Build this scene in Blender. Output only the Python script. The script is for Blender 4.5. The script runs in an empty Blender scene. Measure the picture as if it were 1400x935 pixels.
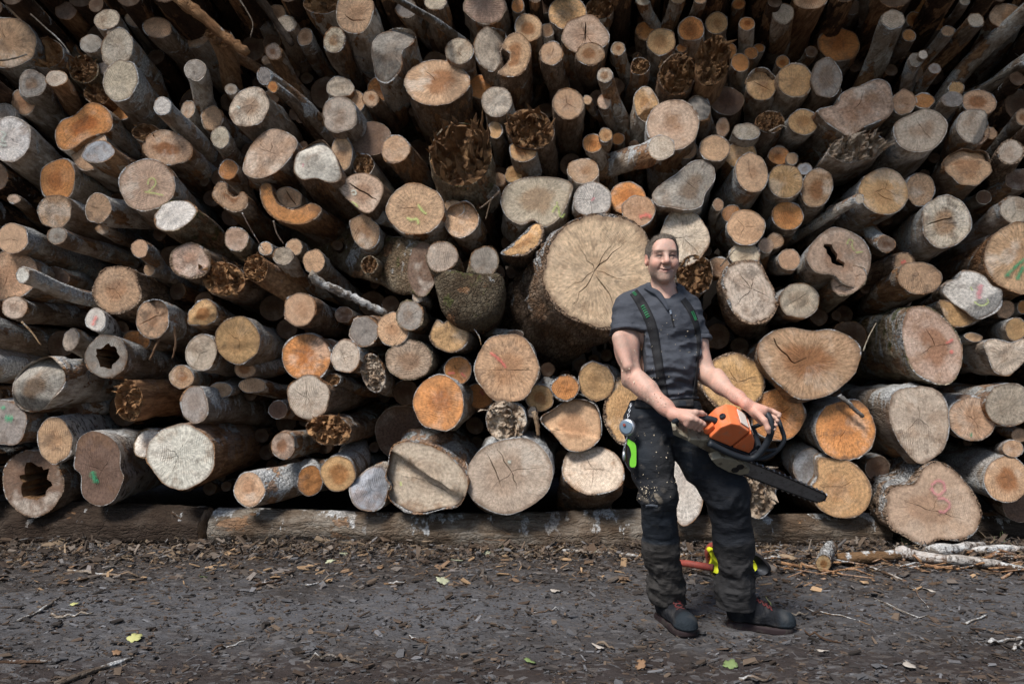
import bpy, bmesh, math, random
import numpy as np
from mathutils import Vector, Matrix, noise as mnoise

sc = bpy.context.scene
COL = sc.collection
R = math.radians

# ---------------------------------------------------------------- camera
F, PW, PH, HZ, CAMZ = 933.0, 1400.0, 935.0, 520.0, 1.128      # focal length in photo pixels, photo size, horizon row, eye height
PITCH = math.atan((HZ - PH / 2) / F)
cam_d = bpy.data.cameras.new('camera')
cam_d.sensor_width = 36.0
cam_d.lens = F / PW * 36.0
cam_d.clip_start = 0.05
cam_d.clip_end = 500.0
cam_d.dof.use_dof = True
cam_d.dof.focus_distance = 3.25
cam_d.dof.aperture_fstop = 2.8
cam = bpy.data.objects.new('camera', cam_d)
COL.objects.link(cam)
cam.location = (0, 0, CAMZ)
cam.rotation_euler = (R(90) + PITCH, 0, 0)
sc.camera = cam

# ---------------------------------------------------------------- sky, sun, exposure
SUN_EL, SUN_AZ = R(54), R(218)          # sun behind the camera, high, slightly to the left; azimuth clockwise from +Y
world = bpy.data.worlds.new('World')
sc.world = world
world.use_nodes = True
wn = world.node_tree
for n in list(wn.nodes):
    wn.nodes.remove(n)
sky = wn.nodes.new('ShaderNodeTexSky')
sky.sky_type = 'NISHITA'
sky.sun_disc = False
sky.sun_elevation = SUN_EL
sky.sun_rotation = SUN_AZ
sky.air_density = 1.0
sky.dust_density = 1.2
bg = wn.nodes.new('ShaderNodeBackground')
bg.inputs['Strength'].default_value = 0.075
wo = wn.nodes.new('ShaderNodeOutputWorld')
wn.links.new(sky.outputs[0], bg.inputs[0])
wn.links.new(bg.outputs[0], wo.inputs[0])
sun_d = bpy.data.lights.new('sun', 'SUN')
sun_d.energy = 3.3
sun_d.angle = R(16)
sun_d.color = (1.0, 0.965, 0.92)
sun = bpy.data.objects.new('sun', sun_d)
COL.objects.link(sun)
sd = Vector((math.sin(SUN_AZ) * math.cos(SUN_EL), math.cos(SUN_AZ) * math.cos(SUN_EL), math.sin(SUN_EL)))
sun.rotation_euler = sd.to_track_quat('Z', 'Y').to_euler()
sun.location = sd * 30
sc.view_settings.view_transform = 'Standard'
sc.view_settings.look = 'None'
sc.view_settings.gamma = 1.0
sc.view_settings.exposure = 0.66
sc.view_settings.use_curve_mapping = False
sc.cycles.use_denoising = True
sc.cycles.use_adaptive_sampling = True
sc.cycles.adaptive_threshold = 0.02
sc.cycles.max_bounces = 5
sc.cycles.diffuse_bounces = 3
sc.cycles.glossy_bounces = 2
sc.cycles.transparent_max_bounces = 6

# ---------------------------------------------------------------- helpers
_c, _s = math.cos(PITCH), math.sin(PITCH)
def ray(px, py):
    px = np.asarray(px, float); py = np.asarray(py, float)
    u = px - PW / 2; v = PH / 2 - py
    return np.stack([u, F * _c - v * _s, F * _s + v * _c], -1)
def at(px, py, Y):
    """world point seen at photo pixel (px, py) on the plane at distance Y in front of the camera"""
    d = ray(px, py)
    t = np.asarray(Y, float) / d[..., 1]
    return d * t[..., None] + np.array([0, 0, CAMZ])
def V(p):
    return Vector((float(p[0]), float(p[1]), float(p[2])))

def link_mesh(name, verts, faces, mat, parent=None, loc=None, smooth=True):
    me = bpy.data.meshes.new(name)
    me.from_pydata(np.asarray(verts).tolist(), [], faces if isinstance(faces, list) else faces.tolist())
    if smooth:
        me.polygons.foreach_set('use_smooth', np.ones(len(me.polygons), bool))
    me.materials.append(mat)
    o = bpy.data.objects.new(name, me)
    COL.objects.link(o)
    if parent is not None:
        o.parent = parent
    if loc is not None:
        o.location = loc
    return o
def link_bm(name, bm, mat, parent=None, loc=None, smooth=True):
    me = bpy.data.meshes.new(name)
    bm.to_mesh(me); bm.free()
    if smooth:
        me.polygons.foreach_set('use_smooth', np.ones(len(me.polygons), bool))
    me.materials.append(mat)
    o = bpy.data.objects.new(name, me)
    COL.objects.link(o)
    if parent is not None:
        o.parent = parent
    if loc is not None:
        o.location = loc
    return o
def empty(name, loc, label=None, cat=None, group=None):
    o = bpy.data.objects.new(name, None)
    COL.objects.link(o)
    o.location = loc
    o.empty_display_size = 0.05
    return tag(o, label, cat, group)
def tag(o, label=None, cat=None, group=None, kind=None):
    if label: o['label'] = label
    if cat: o['category'] = cat
    if group: o['group'] = group
    if kind: o['kind'] = kind
    return o

class NT:
    """small node-tree writer"""
    def __init__(self, name):
        self.m = bpy.data.materials.new(name)
        self.m.use_nodes = True
        self.t = self.m.node_tree
        self.b = self.t.nodes['Principled BSDF']
        self.b.inputs['Roughness'].default_value = 0.85
        self.b.inputs['Specular IOR Level'].default_value = 0.25
    def n(self, typ, **kw):
        nd = self.t.nodes.new('ShaderNode' + typ)
        for k, v in kw.items():
            setattr(nd, k, v)
        return nd
    def set(self, nd, idx, v):
        if hasattr(v, 'is_linked') or isinstance(v, bpy.types.NodeSocket):
            self.t.links.new(v, nd.inputs[idx])
        elif v is not None:
            nd.inputs[idx].default_value = v
    def math(self, op, a, b=None, c=None, clamp=False):
        nd = self.n('Math', operation=op); nd.use_clamp = clamp
        self.set(nd, 0, a)
        if b is not None: self.set(nd, 1, b)
        if c is not None: self.set(nd, 2, c)
        return nd.outputs[0]
    def vmath(self, op, a, b=None, scale=None):
        nd = self.n('VectorMath', operation=op)
        self.set(nd, 0, a)
        if b is not None: self.set(nd, 1, b)
        if scale is not None: self.set(nd, 'Scale', scale)
        return nd.outputs['Value'] if op in ('LENGTH', 'DOT_PRODUCT', 'DISTANCE') else nd.outputs[0]
    def noise(self, vec, scale, detail=3, rough=0.55, dist=0.0, dim='3D'):
        nd = self.n('TexNoise'); nd.noise_dimensions = dim
        self.set(nd, 'Vector', vec)
        nd.inputs['Scale'].default_value = scale
        nd.inputs['Detail'].default_value = detail
        nd.inputs['Roughness'].default_value = rough
        nd.inputs['Distortion'].default_value = dist
        return nd.outputs['Fac']
    def voronoi(self, vec, scale, feature='F1', out='Distance', rnd=1.0):
        nd = self.n('TexVoronoi', feature=feature)
        self.set(nd, 'Vector', vec)
        nd.inputs['Scale'].default_value = scale
        nd.inputs['Randomness'].default_value = rnd
        return nd.outputs[out]
    def step(self, v, lo, hi, a=0.0, b=1.0):
        nd = self.n('MapRange'); nd.interpolation_type = 'SMOOTHSTEP'
        self.set(nd, 0, v)
        nd.inputs[1].default_value = lo; nd.inputs[2].default_value = hi
        nd.inputs[3].default_value = a; nd.inputs[4].default_value = b
        return nd.outputs[0]
    def mix(self, f, a, b, mode='MIX'):
        nd = self.n('Mix', data_type='RGBA', blend_type=mode)
        self.set(nd, 0, f)
        for i, v in ((6, a), (7, b)):
            if isinstance(v, tuple):
                v = v if len(v) == 4 else v + (1.0,)
            self.set(nd, i, v)
        return nd.outputs[2]
    def scale_col(self, col, f):
        return self.vmath('SCALE', col, scale=f)
    def bump(self, h, strength=0.5, dist=0.01):
        nd = self.n('Bump')
        nd.inputs['Strength'].default_value = strength
        nd.inputs['Distance'].default_value = dist
        self.set(nd, 'Height', h)
        self.t.links.new(nd.outputs[0], self.b.inputs['Normal'])
    def color(self, c):
        if isinstance(c, tuple):
            self.b.inputs['Base Color'].default_value = c if len(c) == 4 else c + (1.0,)
        else:
            self.t.links.new(c, self.b.inputs['Base Color'])
        return self
    def rough(self, v):
        self.set(self.b, 'Roughness', v); return self

def add_tube(vs, fs, pts, r, n=8, closed=False, cap=True):
    pts = [np.asarray(p, float) for p in pts]; m = len(pts)
    rs = r if hasattr(r, '__len__') else [r] * m
    up = np.array([.13, .21, .97]); base = len(vs)
    for i, p in enumerate(pts):
        a = pts[(i - 1) % m] if (i or closed) else p; b = pts[(i + 1) % m] if (i < m - 1 or closed) else p
        t = b - a; t /= np.linalg.norm(t) + 1e-9
        u = np.cross(t, up); u /= np.linalg.norm(u) + 1e-9; w = np.cross(u, t)
        for k in range(n):
            an = 2 * math.pi * k / n
            vs.append(p + (u * math.cos(an) + w * math.sin(an)) * rs[i])
    for i in range(m if closed else m - 1):
        for k in range(n):
            a = base + i * n; b = base + ((i + 1) % m) * n
            fs.append([a + k, a + (k + 1) % n, b + (k + 1) % n, b + k])
    if cap and not closed:
        fs.append([base + k for k in range(n)][::-1]); fs.append([base + (m - 1) * n + k for k in range(n)])
# ---------------------------------------------------------------- wood materials
def mat_cut(name='cut_wood'):
    """sawn log end: tone from the object's colour, growth rings, radial streaks, heartwood, stains and saw marks"""
    k = NT(name)
    att = k.n('Attribute', attribute_name='fc')         # x, z from the pith in metres, rho
    oi = k.n('ObjectInfo')
    base, heart, rnd = oi.outputs['Color'], oi.outputs['Alpha'], oi.outputs['Random']
    sep = k.n('SeparateXYZ'); k.set(sep, 0, att.outputs['Vector'])
    x, z, rho = sep.outputs
    co = k.n('CombineXYZ'); k.set(co, 0, x); k.set(co, 1, z); k.set(co, 2, k.math('MULTIPLY', rnd, 37.0))
    p = co.outputs[0]
    rad = k.math('SQRT', k.math('ADD', k.math('MULTIPLY', x, x), k.math('MULTIPLY', z, z)))
    ang = k.math('ARCTAN2', z, x)
    # rings follow the outline: blend metres and rho
    wob = k.noise(p, 9.0, 2)
    rm = k.math('ADD', k.math('ADD', rad, k.math('MULTIPLY', rho, 0.10)), k.math('MULTIPLY', wob, 0.05))
    ring = k.math('SINE', k.math('MULTIPLY', rm, 420.0))
    ring2 = k.math('SINE', k.math('MULTIPLY', rm, 150.0))
    def vary(f, lo, hi):
        return k.math('ADD', lo, k.math('MULTIPLY', k.math('FRACT', k.math('MULTIPLY', rnd, f)), hi - lo))
    rings = k.math('MULTIPLY', k.math('ADD', k.math('MULTIPLY', ring, 0.5), k.math('MULTIPLY', ring2, 0.6)), vary(7.31, .15, 2.0))
    # radial rays
    rc = k.n('CombineXYZ')
    k.set(rc, 0, k.math('COSINE', ang)); k.set(rc, 1, k.math('SINE', ang)); k.set(rc, 2, k.math('MULTIPLY', rho, 0.25))
    rays = k.noise(k.vmath('ADD', rc.outputs[0], co.outputs[0]), 13.0, 3, 0.7)
    rays_f = k.noise(k.vmath('ADD', rc.outputs[0], co.outputs[0]), 42.0, 2, 0.7)
    # saw marks: bands in a direction that differs from log to log
    a2 = k.math('MULTIPLY', rnd, 19.0)
    sx = k.math('ADD', k.math('MULTIPLY', x, k.math('COSINE', a2)), k.math('MULTIPLY', z, k.math('SINE', a2)))
    bend = k.noise(p, 5.0, 1)
    saw = k.math('SINE', k.math('MULTIPLY', k.math('ADD', sx, k.math('MULTIPLY', bend, 0.06)), 560.0))
    sawamt = k.step(k.noise(p, 6.0, 2), 0.42, 0.7)
    blot = k.noise(p, 11.0, 4, 0.65)
    blot2 = k.noise(k.vmath('ADD', p, (5.3, 1.7, 0.0)), 5.0, 3, 0.6)
    fine = k.noise(p, 150.0, 3, 0.7)
    grain = k.noise(p, 48.0, 4, 0.75)
    c = base
    # heartwood: browner core with a ragged, blotchy edge
    hm = k.step(k.math('ADD', rho, k.math('MULTIPLY', k.math('SUBTRACT', blot2, 0.5), 0.9)), 0.62, 0.30)
    hm = k.math('MULTIPLY', hm, heart)
    c = k.mix(hm, c, k.mix(1.0, c, (0.64, 0.45, 0.32), 'MULTIPLY'))
    # pale bleached core or sapwood patches
    pm = k.math('MULTIPLY', k.step(blot2, 0.50, 0.66), vary(23.1, .0, .9))
    c = k.mix(pm, c, k.mix(0.55, c, (0.74, 0.66, 0.56)))
    # grey weather stain and brown stain
    c = k.mix(k.math('MULTIPLY', k.step(blot, 0.50, 0.64), vary(17.9, .0, .9)), c, k.mix(0.6, c, (0.13, 0.095, 0.07)))
    c = k.mix(k.math('MULTIPLY', k.step(k.noise(k.vmath('ADD', p, (9.1, 3.3, 2.0)), 7.0, 4, 0.65), 0.50, 0.66), vary(3.77, .0, .8)), c, k.mix(0.65, c, (0.27, 0.14, 0.065)))
    v = k.math('ADD', 0.92, k.math('MULTIPLY', rings, 0.07))
    v = k.math('ADD', v, k.math('MULTIPLY', k.math('SUBTRACT', rays, 0.5), vary(13.7, .3, 2.2)))
    v = k.math('ADD', v, k.math('MULTIPLY', k.math('SUBTRACT', rays_f, 0.5), vary(29.3, .2, 1.8)))
    v = k.math('ADD', v, k.math('MULTIPLY', k.math('SUBTRACT', grain, 0.5), 1.2))
    v = k.math('ADD', v, k.math('MULTIPLY', k.math('SUBTRACT', fine, 0.5), 0.7))
    v = k.math('ADD', v, k.math('MULTIPLY', k.math('MULTIPLY', saw, sawamt), vary(5.1, .02, .22)))
    c = k.scale_col(c, v)
    # cambium: darker, redder rim of uneven width
    cam_ = k.step(k.math('ADD', rho, k.math('MULTIPLY', k.math('SUBTRACT', blot, 0.5), 0.16)), 0.90, 0.99)
    c = k.mix(k.math('MULTIPLY', cam_, 0.75), c, k.mix(0.75, c, (0.13, 0.075, 0.045)))
    # checks: fine dark radial hairlines opening from the pith
    hair = k.noise(k.vmath('ADD', rc.outputs[0], k.vmath('SCALE', p, scale=1.5)), 7.0, 2, 0.5)
    hl = k.math('ABSOLUTE', k.math('SUBTRACT', hair, 0.5))
    hl = k.step(k.math('DIVIDE', hl, k.math('SUBTRACT', 1.12, rho)), 0.013, 0.0)
    c = k.mix(k.math('MULTIPLY', hl, vary(8.7, .35, .9)), c, (0.06, 0.042, 0.03))
    k.color(c)
    h = k.math('ADD', k.math('MULTIPLY', rays_f, 0.5), k.math('ADD', k.math('MULTIPLY', grain, 0.8), k.math('MULTIPLY', k.math('MULTIPLY', saw, sawamt), 0.35)))
    h = k.math('SUBTRACT', h, hl)
    k.bump(h, 0.55, 0.006)
    k.rough(0.82)
    return k.m

def mat_bark(name, lichen=0.5, moss=0.0, rough=0.4, bare=0.3, axis='Y', birch=0.0):
    """log bark: flaking plates, furrows along the log, torn-off patches of bare wood, pale lichen with sky-lit tops painted in on the upper side"""
    k = NT(name)
    tc = k.n('TexCoord'); oi = k.n('ObjectInfo')
    rnd = oi.outputs['Random']
    off = k.n('CombineXYZ')
    for i, f in enumerate((31.0, 17.0, 53.0)):
        k.set(off, i, k.math('MULTIPLY', rnd, f))
    def vary(f, lo, hi):
        return k.math('ADD', lo, k.math('MULTIPLY', k.math('FRACT', k.math('MULTIPLY', rnd, f)), hi - lo))
    p = k.vmath('ADD', tc.outputs['Object'], off.outputs[0])
    ya = axis == 'Y'
    st = k.vmath('MULTIPLY', p, (1.0, 0.16, 1.0) if ya else (0.16, 1.0, 1.0))
    s2 = k.vmath('MULTIPLY', p, (1.0, 0.42, 1.0) if ya else (0.42, 1.0, 1.0))
    ac = k.vmath('MULTIPLY', p, (0.6, 1.2, 0.6) if ya else (1.2, 0.6, 0.6))
    big = k.noise(p, 3.2, 4, 0.6)
    mid = k.noise(s2, 16.0, 5, 0.68)
    fine = k.noise(p, 75.0, 3, 0.75)
    fib = k.noise(st, 40.0, 4, 0.72)
    wn_ = k.n('TexNoise'); k.set(wn_, 'Vector', p); wn_.inputs['Scale'].default_value = 14.0; wn_.inputs['Detail'].default_value = 2.0
    crk = k.voronoi(k.vmath('ADD', st, k.vmath('SCALE', k.vmath('SUBTRACT', wn_.outputs['Color'], (.5, .5, .5)), scale=.06)), 34.0, 'DISTANCE_TO_EDGE')
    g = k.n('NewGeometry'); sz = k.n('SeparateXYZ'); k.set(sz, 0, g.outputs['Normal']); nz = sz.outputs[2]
    base = oi.outputs['Color']
    c = k.mix(k.step(big, 0.38, 0.60), k.mix(1.0, base, (0.58, 0.50, 0.43), 'MULTIPLY'), base)
    c = k.mix(k.math('MULTIPLY', k.step(mid, 0.46, 0.60), 0.75), c, k.mix(1.0, c, (0.52, 0.45, 0.38), 'MULTIPLY'))
    c = k.mix(k.math('MULTIPLY', k.step(fib, 0.47, 0.62), 0.6), c, k.mix(1.0, c, (0.52, 0.45, 0.39), 'MULTIPLY'))
    # bark torn off in ragged patches: bare brown wood beneath
    bn = k.math('ADD', k.noise(s2, 5.5, 6, 0.62), vary(11.3, -.07, .05))
    bm_ = k.step(bn, 0.60 - 0.14 * bare, 0.615 - 0.14 * bare)
    bm_ = k.math('MULTIPLY', bm_, min(1.0, bare * 3))
    c = k.mix(bm_, c, k.mix(k.step(fib, .35, .65), (0.38, 0.215, 0.11), (0.17, 0.085, 0.042)))
    # pale lichen crust, thickened on upward faces to paint in their sky light
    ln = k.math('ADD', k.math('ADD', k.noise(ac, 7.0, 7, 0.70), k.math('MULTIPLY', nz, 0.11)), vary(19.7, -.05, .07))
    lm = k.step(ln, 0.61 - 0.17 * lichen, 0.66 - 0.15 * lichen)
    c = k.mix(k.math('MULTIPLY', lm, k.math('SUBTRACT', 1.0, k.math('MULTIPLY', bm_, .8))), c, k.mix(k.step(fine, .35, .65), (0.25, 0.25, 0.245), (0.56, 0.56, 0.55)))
    if birch:
        dash = k.step(k.noise(ac, 26.0, 3, 0.6), 0.54, 0.60)
        c = k.mix(k.math('MULTIPLY', birch, k.step(k.noise(p, 6.0, 4, .65), .40, .52)), c, k.mix(dash, k.mix(mid, (0.38, 0.38, 0.37), (0.70, 0.69, 0.67)), (0.07, 0.06, 0.055)))
    mn = k.math('ADD', k.math('ADD', k.noise(p, 9.0, 6, 0.72), k.math('MULTIPLY', nz, 0.06)), vary(41.9, -.05, .05))
    mm = k.step(mn, 0.70 - 0.22 * moss, 0.75 - 0.20 * moss)
    c = k.mix(k.math('MULTIPLY', mm, 0.85), c, k.mix(k.noise(p, 90.0, 3, .7), (0.030, 0.040, 0.010), (0.14, 0.14, 0.045)))
    # damp brown dirt
    c = k.mix(k.math('MULTIPLY', k.step(k.noise(p, 2.1, 3), 0.5, 0.66), 0.6), c, k.mix(1.0, c, (0.60, 0.48, 0.38), 'MULTIPLY'))
    c = k.scale_col(c, k.math('ADD', 0.35, k.math('ADD', k.math('MULTIPLY', fine, 0.75), k.math('MULTIPLY', mid, 0.55))))
    if rough > 0.3:
        c = k.mix(k.math('MULTIPLY', k.step(crk, 0.09, 0.0), rough * .6), c, (0.028, 0.02, 0.015))
    k.color(c)
    h = k.math('ADD', k.math('MULTIPLY', mid, 1.0), k.math('ADD', k.math('MULTIPLY', fine, 0.35), k.math('MULTIPLY', fib, 0.6 + rough)))
    h = k.math('ADD', h, k.math('MULTIPLY', k.step(crk, 0.0, 0.16), rough))
    h = k.math('SUBTRACT', h, k.math('MULTIPLY', bm_, 0.8))
    k.bump(h, 0.9, 0.014 + 0.012 * rough)
    k.rough(0.9)
    return k.m

def mat_rot(name, a, b, axis='Y'):
    """torn, rotten wood fibre"""
    k = NT(name)
    tc = k.n('TexCoord'); oi = k.n('ObjectInfo')
    off = k.n('CombineXYZ')
    for i, f in enumerate((31.0, 17.0, 53.0)):
        k.set(off, i, k.math('MULTIPLY', oi.outputs['Random'], f))
    p = k.vmath('ADD', tc.outputs['Object'], off.outputs[0])
    st = k.vmath('MULTIPLY', p, (1, .2, 1))
    f1 = k.noise(st, 30.0, 5, 0.7); f2 = k.noise(p, 12.0, 4, 0.6); f3 = k.noise(p, 110.0, 3, .7)
    c = k.mix(k.step(f2, 0.35, 0.65), a, b)
    c = k.mix(1.0, c, oi.outputs['Color'], 'MULTIPLY')
    c = k.mix(k.step(f1, 0.5, 0.75), c, (0.045, 0.027, 0.016))
    c = k.mix(k.math('MULTIPLY', k.step(f3, 0.58, 0.75), 0.6), c, (0.42, 0.35, 0.28))
    k.color(c)
    k.bump(k.math('ADD', f1, f3), 0.9, 0.02)
    return k.m

M = {}
M['cut'] = mat_cut()
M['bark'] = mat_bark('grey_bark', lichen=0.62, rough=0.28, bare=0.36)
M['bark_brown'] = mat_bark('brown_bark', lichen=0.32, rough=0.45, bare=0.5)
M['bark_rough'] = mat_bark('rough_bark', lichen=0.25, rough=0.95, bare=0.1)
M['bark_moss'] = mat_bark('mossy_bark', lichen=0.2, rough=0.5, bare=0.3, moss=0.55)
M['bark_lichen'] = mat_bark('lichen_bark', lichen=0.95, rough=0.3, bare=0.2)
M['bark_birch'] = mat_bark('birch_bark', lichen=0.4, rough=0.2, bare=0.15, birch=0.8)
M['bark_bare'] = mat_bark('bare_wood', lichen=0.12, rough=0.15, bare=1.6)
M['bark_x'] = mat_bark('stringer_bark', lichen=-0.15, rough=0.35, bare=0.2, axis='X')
M['rot'] = mat_rot('rotten_wood', (0.20, 0.10, 0.045), (0.36, 0.20, 0.09))
M['rot_pale'] = mat_rot('torn_pale_wood', (0.30, 0.21, 0.14), (0.52, 0.44, 0.35))

def mat_paint(name, col):
    k = NT(name)
    tc = k.n('TexCoord'); fd = k.n('Attribute', attribute_name='fade')
    f = k.noise(tc.outputs['Object'], 55.0, 5, 0.75)
    k.color(k.mix(f, tuple(c * 0.75 for c in col), col))
    a = k.step(k.math('ADD', k.math('MULTIPLY', fd.outputs['Fac'], .75), k.math('MULTIPLY', k.math('SUBTRACT', f, .5), 1.1)), 0.15, 0.80, 0.0, 0.62)
    k.set(k.b, 'Alpha', a)
    k.rough(0.6)
    return k.m
PAINT = {'y': mat_paint('yellow_spray_paint', (0.62, 0.72, 0.25)), 'r': mat_paint('pink_spray_paint', (0.85, 0.20, 0.17)),
         'g': mat_paint('green_spray_paint', (0.05, 0.42, 0.20)), 'w': mat_paint('white_spray_paint', (0.66, 0.72, 0.62)),
         'p': mat_paint('rose_spray_paint', (0.80, 0.32, 0.34))}
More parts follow.
